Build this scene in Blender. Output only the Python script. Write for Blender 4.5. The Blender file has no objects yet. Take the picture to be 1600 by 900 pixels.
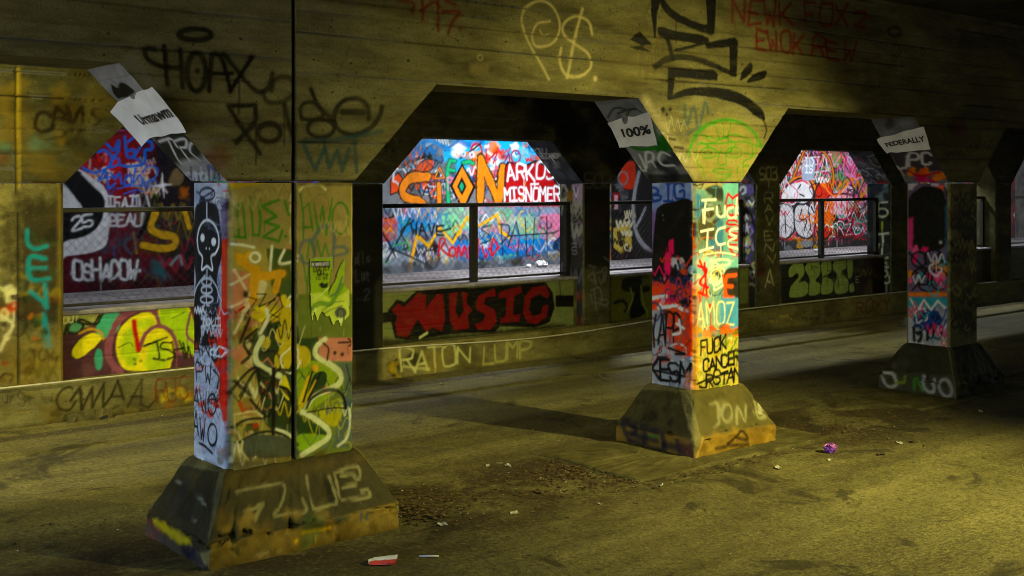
import bpy, math, random
import numpy as np
from mathutils import Vector, Matrix

R = math.radians
SC = bpy.context.scene
COL = SC.collection
random.seed(7)
rng = np.random.default_rng(11)

# ------------------------------------------------------------------ camera
# world: X runs along the tunnel (to the right and away), Y across it, Z up; metres
TH, FPX, HOR, EYE = R(50.2918), 1806.51, 288.17, 2.55     # solved from the photograph (1600 x 900)
CT, ST = math.cos(TH), math.sin(TH)
cam_d = bpy.data.cameras.new('camera')
cam = bpy.data.objects.new('camera', cam_d)
COL.objects.link(cam)
cam.location = (0, 0, EYE)
cam.rotation_euler = (R(90), 0, TH - R(90))
cam_d.sensor_width = 36
cam_d.lens = 36 * FPX / 1600
cam_d.shift_y = -(450 - HOR) / 1600
cam_d.clip_start = 0.05
cam_d.clip_end = 3000
SC.camera = cam

# ------------------------------------------------------------------ daylight outside the tunnel mouths
world = bpy.data.worlds.new('World')
SC.world = world
world.use_nodes = True
wn = world.node_tree
sky = wn.nodes.new('ShaderNodeTexSky')
sky.sky_type = 'NISHITA'
sky.sun_disc = False
bgn = wn.nodes['Background']
bgn.inputs['Strength'].default_value = 0.15
wn.links.new(sky.outputs[0], bgn.inputs['Color'])
sun_d = bpy.data.lights.new('sun', 'SUN')
sun_d.energy = 5.0
sun_d.angle = R(0.5)
sun_d.color = (1.0, 0.95, 0.86)
sun = bpy.data.objects.new('sun', sun_d)
COL.objects.link(sun)
sdir = Vector((0.10, -0.75, 0.65)).normalized()     # from the side, so no direct beam enters the mouth
sky.sun_elevation = math.asin(sdir.z)
sky.sun_rotation = math.atan2(sdir.x, sdir.y)
sun.rotation_euler = sdir.to_track_quat('Z', 'Y').to_euler()

SC.view_settings.view_transform = 'Standard'
SC.view_settings.look = 'None'
SC.view_settings.gamma = 1
SC.view_settings.exposure = 2.5
SC.view_settings.use_curve_mapping = False
SC.render.engine = 'CYCLES'
SC.cycles.use_denoising = True
SC.cycles.max_bounces = 5
SC.cycles.filter_width = 1.0
SC.cycles.diffuse_bounces = 1
SC.cycles.glossy_bounces = 2
SC.cycles.transparent_max_bounces = 8
SC.cycles.caustics_reflective = False
SC.cycles.caustics_refractive = False
SC.cycles.sample_clamp_indirect = 4.0

# ------------------------------------------------------------------ helpers
def lin(hexs):
    hexs = hexs.lstrip('#')
    if len(hexs) == 3: hexs = ''.join(ch * 2 for ch in hexs)
    v = np.array([int(hexs[i:i + 2], 16) / 255 for i in (0, 2, 4)])
    return np.where(v <= 0.04045, v / 12.92, ((v + 0.055) / 1.055) ** 2.4)

def tag(o, label=None, cat=None, group=None, kind=None):
    if label: o['label'] = label
    if cat: o['category'] = cat
    if group: o['group'] = group
    if kind: o['kind'] = kind
    return o

def empty(name, loc=(0, 0, 0)):
    o = bpy.data.objects.new(name, None)
    COL.objects.link(o)
    o.location = loc
    return o

def link(name, me, mat, parent=None):
    o = bpy.data.objects.new(name, me)
    COL.objects.link(o)
    if mat is not None: me.materials.append(mat)
    if parent is not None:
        o.parent = parent
        pl = parent
        off = Vector((0, 0, 0))
        while pl is not None:
            off += pl.location
            pl = pl.parent
        o.location = -off          # mesh data is in world coordinates
    return o

def mesh(name, verts, faces, mat, parent=None, smooth=False, col=None):
    me = bpy.data.meshes.new(name)
    verts = np.asarray(verts, dtype=np.float32)
    if isinstance(faces, np.ndarray):
        k = faces.shape[1]
        me.vertices.add(len(verts)); me.vertices.foreach_set('co', verts.ravel())
        me.loops.add(faces.size); me.loops.foreach_set('vertex_index', faces.astype(np.int32).ravel())
        me.polygons.add(len(faces))
        me.polygons.foreach_set('loop_start', np.arange(0, faces.size, k, dtype=np.int32))
        me.update(calc_edges=True)
    else:
        me.from_pydata([tuple(map(float, v)) for v in verts], [], [tuple(map(int, f)) for f in faces])
        me.update()
    if smooth:
        me.polygons.foreach_set('use_smooth', [True] * len(me.polygons))
    if col is None and mat is not None and mat.get('paintable'): col = np.zeros((len(me.vertices), 4))
    if col is not None:
        at = me.attributes.new('paint', 'FLOAT_COLOR', 'POINT')
        at.data.foreach_set('color', np.asarray(col, dtype=np.float32).ravel())
    return link(name, me, mat, parent)

class MB:
    """collects boxes, tubes and prisms for ONE mesh"""
    def __init__(s): s.v, s.f = [], []
    def add(s, v, f):
        b = len(s.v); s.v += [tuple(p) for p in v]; s.f += [tuple(i + b for i in q) for q in f]; return s
    def box(s, x0, x1, y0, y1, z0, z1):
        return s.add([(x0, y0, z0), (x1, y0, z0), (x1, y1, z0), (x0, y1, z0), (x0, y0, z1), (x1, y0, z1), (x1, y1, z1), (x0, y1, z1)],
                     [(0, 3, 2, 1), (4, 5, 6, 7), (0, 1, 5, 4), (1, 2, 6, 5), (2, 3, 7, 6), (3, 0, 4, 7)])
    def bevbox(s, x0, x1, y0, y1, z0, z1, c):
        # box with its long-side edges chamfered (chamfer in the Y-Z section, extruded along X)
        sec = [(y0 + c, z0), (y1 - c, z0), (y1, z0 + c), (y1, z1 - c), (y1 - c, z1), (y0 + c, z1), (y0, z1 - c), (y0, z0 + c)]
        v = [(x0, y, z) for y, z in sec] + [(x1, y, z) for y, z in sec]
        f = [tuple(range(8)), tuple(range(15, 7, -1))] + [(i, i + 8, (i + 1) % 8 + 8, (i + 1) % 8) for i in range(8)]
        return s.add(v, f)
    def tube(s, pts, r, n=6, cap=True):
        pts = [Vector(p) for p in pts]
        rs = r if isinstance(r, (list, tuple)) else [r] * len(pts)
        v, f = [], []
        up = Vector((0, 0, 1))
        for i, p in enumerate(pts):
            t = (pts[min(i + 1, len(pts) - 1)] - pts[max(i - 1, 0)]).normalized()
            a = t.cross(up)
            if a.length < 1e-3: a = t.cross(Vector((1, 0, 0)))
            a.normalize(); b = a.cross(t)
            for k in range(n):
                q = 2 * math.pi * k / n
                v.append(p + (a * math.cos(q) + b * math.sin(q)) * rs[i])
        for i in range(len(pts) - 1):
            for k in range(n):
                f.append((i * n + k, i * n + (k + 1) % n, (i + 1) * n + (k + 1) % n, (i + 1) * n + k))
        if cap:
            f.append(tuple(range(n - 1, -1, -1))); f.append(tuple(range((len(pts) - 1) * n, len(pts) * n)))
        return s.add(v, f)
    def build(s, name, mat, parent=None, smooth=False):
        return mesh(name, s.v, s.f, mat, parent, smooth)

def vnoise(nx, ny, cell, seed, octaves=3):
    """value noise raster in 0..1 (ny rows, nx columns)"""
    g = np.random.default_rng(seed)
    out = np.zeros((ny, nx)); amp = 1; tot = 0
    for o in range(octaves):
        c = max(1.0, cell / 2 ** o)
        gx, gy = int(nx / c) + 3, int(ny / c) + 3
        r = g.random((gy, gx))
        x = np.arange(nx) / c; y = np.arange(ny) / c
        xi = x.astype(int); yi = y.astype(int); fx = x - xi; fy = y - yi
        fx = fx * fx * (3 - 2 * fx); fy = (fy * fy * (3 - 2 * fy))[:, None]
        top = r[np.ix_(yi, xi)] * (1 - fx) + r[np.ix_(yi, xi + 1)] * fx
        bot = r[np.ix_(yi + 1, xi)] * (1 - fx) + r[np.ix_(yi + 1, xi + 1)] * fx
        out += amp * (top * (1 - fy) + bot * fy); tot += amp; amp *= 0.5
    return out / tot

def smooth_pts(p, per=6, closed=False):
    p = np.asarray(p, float)
    if len(p) < 3: return p
    if closed: q = np.vstack([p[-1], p, p[0], p[1]])
    else: q = np.vstack([2 * p[0] - p[1], p, 2 * p[-1] - p[-2]])
    t = np.linspace(0, 1, per, endpoint=False)[:, None]
    out = []
    for i in range(1, len(q) - 2):
        a, b, c, d = q[i - 1], q[i], q[i + 1], q[i + 2]
        out.append(0.5 * (2 * b + (c - a) * t + (2 * a - 5 * b + 4 * c - d) * t ** 2 + (3 * b - a - 3 * c + d) * t ** 3))
    out = np.vstack(out)
    return out if closed else np.vstack([out, q[-2]])

# single-line letters on a 4 x 6 grid, strokes separated by |
FONT = {
 'A': '00 26 40|12 32', 'B': '00 06 26 35 34 23 03|23 42 41 30 00', 'C': '45 36 16 05 01 10 30 41', 'D': '00 06 26 44 42 20 00',
 'E': '46 06 00 40|03 33', 'F': '46 06 00|03 33', 'G': '45 36 16 05 01 10 30 41 43 23', 'H': '00 06|40 46|03 43', 'I': '20 26|06 46|00 40',
 'i': '20 26', 'J': '46 41 30 10 01', 'K': '00 06|46 02|13 40', 'L': '06 00 40', 'M': '00 06 23 46 40', 'N': '00 06 40 46',
 'O': '16 05 01 10 30 41 45 36 16', 'P': '00 06 36 45 44 33 03', 'Q': '16 05 01 10 30 41 45 36 16|22 40', 'R': '00 06 36 45 44 33 03|23 40',
 'S': '45 36 16 05 04 13 33 42 41 30 10 01', 'T': '06 46|26 20', 'U': '06 01 10 30 41 46', 'V': '06 20 46', 'W': '06 10 23 30 46',
 'X': '00 46|06 40', 'Y': '06 23 46|23 20', 'Z': '06 46 00 40', '0': '16 05 01 10 30 41 45 36 16', '1': '05 26 20', '2': '05 16 36 45 44 00 40',
 '3': '06 36 45 34 13|34 42 41 30 00', '4': '30 36 02 42', '5': '46 06 03 33 42 41 30 00', '6': '46 16 04 01 10 30 41 42 33 03', '7': '06 46 10',
 '8': '23 05 16 36 45 01 10 30 41 23', '9': '43 13 04 05 16 36 45 42 30 10', '!': '26 22|20 20', '.': '20 20', '$': '45 36 16 05 04 33 42 41 30 10 01|27 20',
 '+': '21 25|03 43', '-': '13 33', '*': '21 25|04 42|02 44', '?': '05 16 36 45 34 22|20 20', '%': '00 46|15 04 15|31 42 31', "'": '25 26', ' ': '',
 'a': '44 24 13 11 20 31 44 40', 'e': '12 42 33 23 12 11 20 30 41', 'o': '23 12 11 20 30 41 42 33 23', 'n': '10 14|13 24 34 43 40', 'r': '10 14|12 24 34', 't': '25 21 30|04 44', 'l': '16 11 20', 'u': '14 11 20 30 41 44|44 40',
}
GLY = {k: [np.array([(int(q[0]) / 4, int(q[1]) / 6) for q in st.split()]) for st in s.split('|') if st] for k, s in FONT.items()}
CURVY = set('BCDGJOPQRSU02356789$?aeonru')

class Surf:
    """paint on one plane: point = o + a*e1 + b*e2, a in 0..w, b in 0..h (metres); strokes are traced from the photograph and laid on the plane"""
    def __init__(s, o, e1, e2, w, h, res, seed=0):
        s.o, s.e1, s.e2 = (np.array(q, float) for q in (o, e1, e2))
        s.w, s.h, s.res = w, h, res
        s.nx, s.ny = int(round(w / res)) + 1, int(round(h / res)) + 1
        s.rgb = np.zeros((s.ny, s.nx, 3)); s.a = np.zeros((s.ny, s.nx)); s.pid = np.zeros((s.ny, s.nx), np.int16)
        s.A, s.B = np.meshgrid(np.arange(s.nx) * res, np.arange(s.ny) * res)
        s.n1 = vnoise(s.nx, s.ny, 0.05 / res, seed + 1); s.n2 = vnoise(s.nx, s.ny, 0.35 / res, seed + 2, 4)
        s.zm = (0, 0, 1); s.cur = 0; s.names = {0: None}; s.rs = np.random.default_rng(seed + 5); s.metric = False
    def zoom(s, x0, y0, sc): s.zm = (x0, y0, sc); s.metric = False; return s
    def meters(s): s.metric = True; return s
    def piece(s, name=None, label=None):
        if name is None: s.cur = 0
        else:
            s.cur = len(s.names); s.names[s.cur] = (name, label)
        return s
    def tr(s, pts):
        p = np.asarray(pts, float).reshape(-1, 2)
        if s.metric: return p.copy(), 1.0
        x = s.zm[0] + p[:, 0] / s.zm[2]; y = s.zm[1] + p[:, 1] / s.zm[2]
        t = (x - 800) / FPX; k = (HOR - y) / FPX
        r = np.stack([CT + t * ST, ST - t * CT, k], 1)
        out = np.zeros((len(p), 2)); q = np.zeros(len(p))
        for i in range(len(p)):
            m = np.stack([s.e1, s.e2, -r[i]], 1)
            sol = np.linalg.solve(m, np.array([0, 0, EYE]) - s.o)
            out[i] = sol[:2]; q[i] = sol[2]
        return out, float(np.mean(q)) / FPX / s.zm[2]
    def win(s, lo, hi):
        x0, y0 = max(0, int(lo[0] / s.res) - 1), max(0, int(lo[1] / s.res) - 1)
        x1, y1 = min(s.nx, int(hi[0] / s.res) + 3), min(s.ny, int(hi[1] / s.res) + 3)
        return None if x1 <= x0 or y1 <= y0 else (slice(y0, y1), slice(x0, x1))
    def put(s, W, m, c, nopid=False):
        c = lin(c) if isinstance(c, str) else np.asarray(c, float)
        if c.ndim == 1: c = c[None, None, :]
        a = s.a[W]; na = m + a * (1 - m)
        s.rgb[W] = np.where(na[..., None] > 1e-4, (c * m[..., None] + s.rgb[W] * (a * (1 - m))[..., None]) / np.maximum(na, 1e-4)[..., None], s.rgb[W])
        s.a[W] = na
        if not nopid: s.pid[W] = np.where(m > 0.5, s.cur, s.pid[W])
    def dist(s, W, P, closed=False):
        A, B = s.A[W], s.B[W]
        d = np.full(A.shape, 1e9); n = len(P)
        if n == 1: return np.hypot(A - P[0, 0], B - P[0, 1])
        for i in range(n if closed else n - 1):
            p, q = P[i], P[(i + 1) % n]
            v = q - p; L = v @ v
            if L < 1e-12: dd = np.hypot(A - p[0], B - p[1])
            else:
                t = np.clip(((A - p[0]) * v[0] + (B - p[1]) * v[1]) / L, 0, 1)
                dd = np.hypot(A - p[0] - t * v[0], B - p[1] - t * v[1])
            np.minimum(d, dd, out=d)
        return d
    def line(s, pts, w, c, soft=0.35, al=1.0, closed=False, sm=True, rough=0.25):
        P, k = s.tr(pts)
        w = w * k
        if sm and len(P) > 2: P = smooth_pts(P, 5, closed)
        pad = w * 1.6 + 2 * s.res
        W = s.win(P.min(0) - pad, P.max(0) + pad)
        if W is None: return s
        d0 = s.dist(W, P, closed)
        d = d0 + (s.n1[W] - 0.5) * w * rough + (s.n2[W] - 0.5) * w * 0.35
        if w > 0.02:                       # faint overspray round fat-cap lines
            hz = 0.16 * al * np.exp(-(d0 / (w * 0.85)) ** 2) * np.clip(s.n1[W] * 1.6, 0, 1)
            s.put(W, hz, c, True)
        sf = max(w * soft, s.res * 1.2)
        m = np.clip((w / 2 + sf / 2 - d) / sf, 0, 1); m = m * m * (3 - 2 * m)
        s.put(W, m * al * np.clip(0.62 + 0.75 * s.n2[W], 0, 1), c)
        if w > 0.012 and al > 0.8 and s.rs.random() < 0.16:      # a run of paint here and there
            p = P[s.rs.integers(len(P))]; q = p - np.array([0, s.rs.uniform(2, 9) * w]); pad = 2 * w
            W = s.win(np.minimum(p, q) - pad, np.maximum(p, q) + pad)
            if W is not None:
                dd = s.dist(W, np.array([p, q])); ww = max(0.12 * w, 0.9 * s.res)
                s.put(W, np.clip((ww - dd) / ww + 0.4, 0, 1) * 0.8 * al, c)
        return s
    def fill(s, pts, c, al=1.0, soft=0, sm=False, edge=None, ew=2, rough=0.0):
        P, k = s.tr(pts)
        if sm: P = smooth_pts(P, 6, True)
        pad = (soft * k + 3 * s.res)
        W = s.win(P.min(0) - pad, P.max(0) + pad)
        if W is None: return s
        A, B = s.A[W], s.B[W]
        ins = np.zeros(A.shape, bool); n = len(P)
        for i in range(n):
            p, q = P[i], P[(i + 1) % n]
            if p[1] == q[1]: continue
            cr = (p[1] > B) != (q[1] > B)
            ins ^= cr & (A < (q[0] - p[0]) * (B - p[1]) / (q[1] - p[1]) + p[0])
        sf = max(soft * k, s.res * 1.2)
        d = s.dist(W, P, True)
        d = np.where(ins, -d, d) + (s.n1[W] - 0.5) * (sf * 0.8 + rough * k)
        m = np.clip(0.5 - d / sf, 0, 1)
        s.put(W, m * al, c)
        if edge is not None: s.line(pts, ew, edge, closed=True, sm=sm)
        return s
    def rect(s, x0, y0, x1, y1, c, al=1.0, soft=4, rough=0): return s.fill([(x0, y0), (x1, y0), (x1, y1), (x0, y1)], c, al, soft, rough=rough)
    def dot(s, x, y, r, c, al=1.0, soft=0.4): return s.line([(x, y)], 2 * r, c, soft, al)
    def text(s, t, p0, p1, hgt, w, c, up=None, jit=0.065, gap=0.25, soft=0.3, al=1.0, rough=0.25):
        p0 = np.array(p0, float); p1 = np.array(p1, float)
        n = max(1, len(t)); step = (p1 - p0) / n
        if up is None: up = (0, -hgt) if not s.metric else (0, hgt)
        up = np.array(up, float)
        for i, ch in enumerate(t):
            g = GLY.get(ch)
            if g is None: g = GLY.get(ch.upper(), [])
            lean = s.rs.normal(0, 1.6 * jit); sc_ = 1 + s.rs.normal(0, 1.2 * jit); dy = s.rs.normal(0, 0.8 * jit)
            for st in g:
                q = st + s.rs.normal(0, jit, st.shape) * (0.5 if len(st) > 1 else 0)
                q = np.stack([q[:, 0] + lean * q[:, 1], q[:, 1] * sc_ + dy], 1)
                P = p0 + step * i + q[:, :1] * step * (1 - gap) + q[:, 1:] * up
                s.line(P, w, c, soft, al, sm=ch in CURVY, rough=rough)
        return s
    def vtext(s, t, x, y0, y1, wd, w, c, **k):
        n = len(t); st = (y1 - y0) / n
        for i, ch in enumerate(t): s.text(ch, (x, y0 + st * (i + 0.8)), (x + wd, y0 + st * (i + 0.8)), st * 0.7, w, c, gap=0, **k)
        return s
    def wild(s, box, n, pal, w=(3, 9), seed=0, al=(0.6, 1.0), kind='tag'):
        """overlapping illegible tags and throw-ups inside a box given as x0, y0, x1, y1"""
        g = np.random.default_rng(seed); x0, y0, x1, y1 = box
        for i in range(n):
            c = pal[g.integers(len(pal))]; cx, cy = g.uniform(x0, x1), g.uniform(y0, y1)
            sz = g.uniform(0.12, 0.35) * min(abs(x1 - x0) * 1.6, abs(y1 - y0)); ww = g.uniform(*w); a = g.uniform(*al)
            u = g.random()
            if u < 0.55:
                m = g.integers(5, 11); t = np.linspace(0, 1, m)
                px = cx + (t - 0.5) * sz * g.uniform(1, 2.2); py = cy + sz * 0.45 * np.where(np.arange(m) % 2, 1, -1) * g.uniform(0.4, 1, m) + g.normal(0, sz * .05, m)
                s.line(np.stack([px, py], 1), ww, c, al=a, sm=g.random() < 0.6)
            elif u < 0.93:
                m = 12; t = np.linspace(0, g.uniform(4, 9), m)
                s.line(np.stack([cx + sz * 0.5 * np.cos(t) * g.uniform(.6, 1.1, m), cy + sz * 0.6 * np.sin(t) * g.uniform(.6, 1.1, m)], 1), ww, c, al=a)
            else:
                wd = ''.join('AEKNORSTUZIPM'[q] for q in g.integers(0, 13, 4))
                s.text(wd, (cx - sz, cy + sz * .3), (cx + sz, cy + sz * .2), sz * .7, ww, c, al=a)
        return s
    def clouds(s, box, n, pal, r=(20, 70), seed=0, al=(0.5, 1.0), soft=0.6):
        g = np.random.default_rng(seed); x0, y0, x1, y1 = box
        for i in range(n):
            m = 9; cx, cy = g.uniform(x0, x1), g.uniform(y0, y1); rr = g.uniform(*r); t = np.linspace(0, 2 * math.pi, m, endpoint=False)
            q = rr * g.uniform(0.55, 1.1, m)
            s.fill(np.stack([cx + q * np.cos(t), cy + q * g.uniform(.6, 1.3) * np.sin(t)], 1), pal[g.integers(len(pal))], g.uniform(*al), rr * soft, True)
        return s
    def drips(s, box, n, c, ln=(15, 50), w=2.5, seed=0, al=0.8):
        g = np.random.default_rng(seed)
        for i in range(n):
            x, y = g.uniform(box[0], box[2]), g.uniform(box[1], box[3]); L = g.uniform(*ln)
            s.line([(x, y), (x + g.normal(0, .6), y + L)], w, c, al=al, sm=False)
        return s
    def at(s, a, b):
        """sampled paint (rgba) and piece id at plane coordinates"""
        x = np.clip(np.asarray(a) / s.res, 0, s.nx - 1.001); y = np.clip(np.asarray(b) / s.res, 0, s.ny - 1.001)
        xi, yi = x.astype(int), y.astype(int); fx, fy = (x - xi)[..., None], (y - yi)[..., None]
        src = np.concatenate([s.rgb, s.a[..., None]], 2) if not hasattr(s, 'buf') else s.buf
        v = (src[yi, xi] * (1 - fx) + src[yi, xi + 1] * fx) * (1 - fy) + (src[yi + 1, xi] * (1 - fx) + src[yi + 1, xi + 1] * fx) * fy
        return v
    def ids(s, a, b):
        x = np.clip(np.round(np.asarray(a) / s.res).astype(int), 0, s.nx - 1); y = np.clip(np.round(np.asarray(b) / s.res).astype(int), 0, s.ny - 1)
        return s.pid[y, x]
    def done(s):
        a = s.a[..., None]
        # bleed colour outwards so that bilinear sampling never meets the empty black
        g = s.rgb.mean(2, keepdims=True)
        s.rgb = np.clip(g + 1.22 * (s.rgb - g), 0.003, 0.95) ** 1.10
        s.rgb = np.where(a > 0.02, s.rgb, 0.2)
        s.buf = np.concatenate([s.rgb, a], 2)
        return s

def grid_faces(nu, nv):
    i = np.arange(nu * nv).reshape(nv, nu)
    return np.stack([i[:-1, :-1].ravel(), i[:-1, 1:].ravel(), i[1:, 1:].ravel(), i[1:, :-1].ravel()], 1)

def painted(name, P, C, ids, names, mat, parent=None, flip=False, smooth=True, extra=None):
    """P (nv,nu,3) vertices, C (nv,nu,4) paint, ids (nv-1,nu-1) piece of each face; legible pieces become parts of their own"""
    nv, nu = P.shape[:2]
    F = grid_faces(nu, nv)
    if flip: F = F[:, ::-1]
    I = ids.ravel(); V = P.reshape(-1, 3); K = C.reshape(-1, 4)
    out = None
    cnt = np.bincount(I, minlength=len(names) + 1)
    I = np.where(cnt[I] < 8, 0, I)
    for k in [0] + [q for q in np.unique(I) if q != 0]:
        f = F[I == k]
        if len(f) == 0: continue
        used, inv = np.unique(f.ravel(), return_inverse=True)
        v, c, ff = V[used], K[used], inv.reshape(-1, 4)
        if k == 0:
            if extra is not None:
                ev, ef = extra
                c = np.vstack([c, np.zeros((len(ev), 4))]); b = len(v)
                v = np.vstack([v, np.asarray(ev, float)])
                faces = [tuple(q) for q in ff] + [tuple(i + b for i in q) for q in ef]
                me_o = mesh(name, v, faces, mat, parent, False, c)
            else:
                me_o = mesh(name, v, ff, mat, parent, False, c)
            if smooth:
                n0 = len(ff); fl = np.zeros(len(me_o.data.polygons), bool); fl[:n0] = True
                me_o.data.polygons.foreach_set('use_smooth', fl)
            out = me_o
        else:
            nm, lb = names[k]
            o = mesh(nm, v, ff, mat, out, smooth, c)
            if lb: o['label'] = lb
    return out
# ------------------------------------------------------------------ materials
def newmat(name):
    m = bpy.data.materials.new(name); m.use_nodes = True
    nt = m.node_tree
    return m, nt, nt.nodes['Principled BSDF']

def N(nt, t, **kw):
    n = nt.nodes.new(t)
    for k, v in kw.items():
        if k in n.inputs: n.inputs[k].default_value = v
        else: setattr(n, k, v)
    return n

def noise(nt, vec, scale, detail=4, rough=0.55, dist=0.0):
    n = N(nt, 'ShaderNodeTexNoise')
    n.inputs['Scale'].default_value = scale; n.inputs['Detail'].default_value = detail
    n.inputs['Roughness'].default_value = rough; n.inputs['Distortion'].default_value = dist
    nt.links.new(vec, n.inputs['Vector'])
    return n.outputs['Fac']

def ramp(nt, fac, stops):
    r = N(nt, 'ShaderNodeValToRGB')
    cr = r.color_ramp
    while len(cr.elements) < len(stops): cr.elements.new(0.5)
    for e, (p, c) in zip(cr.elements, stops):
        e.position = p; e.color = (c, c, c, 1) if isinstance(c, (int, float)) else (*c, 1)
    nt.links.new(fac, r.inputs['Fac'])
    return r.outputs['Color']

def mix(nt, fac, a, b, mode='MIX'):
    m = N(nt, 'ShaderNodeMix', data_type='RGBA', blend_type=mode)
    for sock, v in ((m.inputs[0], fac), (m.inputs[6], a), (m.inputs[7], b)):
        if isinstance(v, (int, float)): sock.default_value = v
        elif isinstance(v, (tuple, list)): sock.default_value = (*v, 1)
        else: nt.links.new(v, sock)
    return m.outputs[2]

def mth(nt, op, a, b=0.0, clamp=False):
    m = N(nt, 'ShaderNodeMath', operation=op, use_clamp=clamp)
    for sock, v in ((m.inputs[0], a), (m.inputs[1], b)):
        if isinstance(v, (int, float)): sock.default_value = v
        else: nt.links.new(v, sock)
    return m.outputs[0]

def mapped(nt, scale=(1, 1, 1)):
    g = N(nt, 'ShaderNodeNewGeometry'); mp = N(nt, 'ShaderNodeMapping')
    mp.inputs['Scale'].default_value = scale
    nt.links.new(g.outputs['Position'], mp.inputs['Vector'])
    return mp.outputs['Vector']

def bump(nt, bsdf, h, strength=0.4, dist=0.01):
    b = N(nt, 'ShaderNodeBump'); b.inputs['Strength'].default_value = strength; b.inputs['Distance'].default_value = dist
    nt.links.new(h, b.inputs['Height']); nt.links.new(b.outputs['Normal'], bsdf.inputs['Normal'])

def concrete(name, dark, mid, light, streak=(1, 1, 1), rough=0.88, bstr=0.5, wear=0.25, spec=0.12):
    m, nt, bs = newmat(name); m['paintable'] = True
    v = mapped(nt); vs = mapped(nt, streak)
    big = noise(nt, vs, 1.1, 5, 0.6, 0.4); med = noise(nt, vs, 6.5, 5, 0.62); fine = noise(nt, v, 70, 3, 0.6)
    pits = noise(nt, v, 28, 2, 0.5)
    f = mth(nt, 'ADD', mth(nt, 'MULTIPLY', big, 0.6), mth(nt, 'MULTIPLY', med, 0.4))
    base = ramp(nt, f, [(0.36, dark), (0.5, mid), (0.64, light)])
    soot = ramp(nt, noise(nt, vs, 1.7, 7, 0.72, 0.3), [(0.36, 0.5), (0.56, 0.0)])
    base = mix(nt, soot, base, tuple(0.4 * c for c in dark))
    base = mix(nt, mth(nt, 'MULTIPLY', ramp(nt, fine, [(0.35, 1.0), (0.55, 0.0)]), 0.35), base, tuple(0.45 * c for c in dark))
    base = mix(nt, ramp(nt, pits, [(0.27, 0.8), (0.31, 0.0)]), base, tuple(0.3 * c for c in dark))
    at = N(nt, 'ShaderNodeAttribute', attribute_name='paint')
    w = ramp(nt, noise(nt, v, 34, 4, 0.7), [(0.28, 1 - wear), (0.42, 1.0)])
    w2 = ramp(nt, med, [(0.30, 1 - wear * 0.6), (0.48, 1.0)])
    fac = mth(nt, 'MULTIPLY', mth(nt, 'MULTIPLY', at.outputs['Alpha'], w), w2, True)
    grime = ramp(nt, noise(nt, v, 9, 5, 0.65), [(0.3, 0.72), (0.6, 1.0)])
    pc = mix(nt, 1.0, at.outputs['Color'], grime, 'MULTIPLY')
    nt.links.new(mix(nt, fac, base, pc), bs.inputs['Base Color'])
    rg = mth(nt, 'SUBTRACT', rough, mth(nt, 'MULTIPLY', fac, 0.28))
    nt.links.new(rg, bs.inputs['Roughness'])
    bs.inputs['Specular IOR Level'].default_value = spec
    hgt = mth(nt, 'ADD', mth(nt, 'MULTIPLY', fine, 0.35), mth(nt, 'MULTIPLY', med, 0.65))
    bump(nt, bs, hgt, bstr, 0.012)
    return m

def plain(name, col, rough=0.6, metal=0.0, var=0.25, scale=12, bstr=0.15, spec=0.4):
    m, nt, bs = newmat(name)
    v = mapped(nt)
    n = noise(nt, v, scale, 5, 0.6)
    c = tuple(lin(col)) if isinstance(col, str) else col
    nt.links.new(ramp(nt, n, [(0.3, tuple(q * (1 - var) for q in c)), (0.65, tuple(min(1, q * (1 + var * .5)) for q in c))]), bs.inputs['Base Color'])
    bs.inputs['Roughness'].default_value = rough; bs.inputs['Metallic'].default_value = metal
    bs.inputs['Specular IOR Level'].default_value = spec
    if bstr: bump(nt, bs, n, bstr, 0.004)
    return m

def glow(name, col, strength):
    m, nt, bs = newmat(name)
    bs.inputs['Base Color'].default_value = (0.8, 0.8, 0.8, 1)
    bs.inputs['Emission Color'].default_value = (*col, 1); bs.inputs['Emission Strength'].default_value = strength
    return m

M = {}
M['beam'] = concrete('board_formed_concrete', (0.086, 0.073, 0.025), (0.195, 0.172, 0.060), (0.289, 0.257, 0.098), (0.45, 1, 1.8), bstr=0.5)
M['column'] = concrete('painted_column_concrete', (0.128, 0.112, 0.042), (0.230, 0.206, 0.080), (0.323, 0.299, 0.122), wear=0.08, bstr=0.35)
M['plinth'] = concrete('plinth_concrete', (0.065, 0.055, 0.019), (0.144, 0.123, 0.042), (0.230, 0.198, 0.071), wear=0.35, bstr=0.8)
M['curb'] = concrete('curb_concrete', (0.088, 0.075, 0.022), (0.192, 0.167, 0.050), (0.272, 0.238, 0.079), (0.6, 1, 1.5), bstr=0.6)
M['dark_beam'] = concrete('shade_toned_concrete', (0.030, 0.028, 0.011), (0.072, 0.066, 0.024), (0.126, 0.112, 0.043), (0.6, 1, 1.4), bstr=0.5)  # lack of light on the far arcade put into a darker tone
M['wall'] = concrete('painted_wall_concrete', (0.10, 0.095, 0.09), (0.2, 0.19, 0.18), (0.30, 0.29, 0.27), wear=0.06, bstr=0.35)
M['ceiling'] = concrete('ceiling_concrete', (0.042, 0.038, 0.019), (0.091, 0.085, 0.038), (0.140, 0.130, 0.063), bstr=0.5)
M['walk'] = concrete('sidewalk_concrete', (0.17, 0.15, 0.15), (0.28, 0.25, 0.25), (0.38, 0.35, 0.35), bstr=0.5)
M['pad'] = concrete('footing_concrete', (0.045, 0.037, 0.013), (0.105, 0.090, 0.030), (0.17, 0.145, 0.052), bstr=1.0)
M['joint'] = plain('joint_filler', (0.012, 0.011, 0.008), 0.95, bstr=0.3)
M['steel'] = plain('dark_steel', (0.025, 0.024, 0.02), 0.55, 0.4, 0.4, 20)
M['wire'] = plain('galvanised_wire', (0.035, 0.033, 0.03), 0.5, 0.6)
M['cable'] = plain('grey_cable', (0.50, 0.46, 0.34), 0.4, 0.0)
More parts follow.
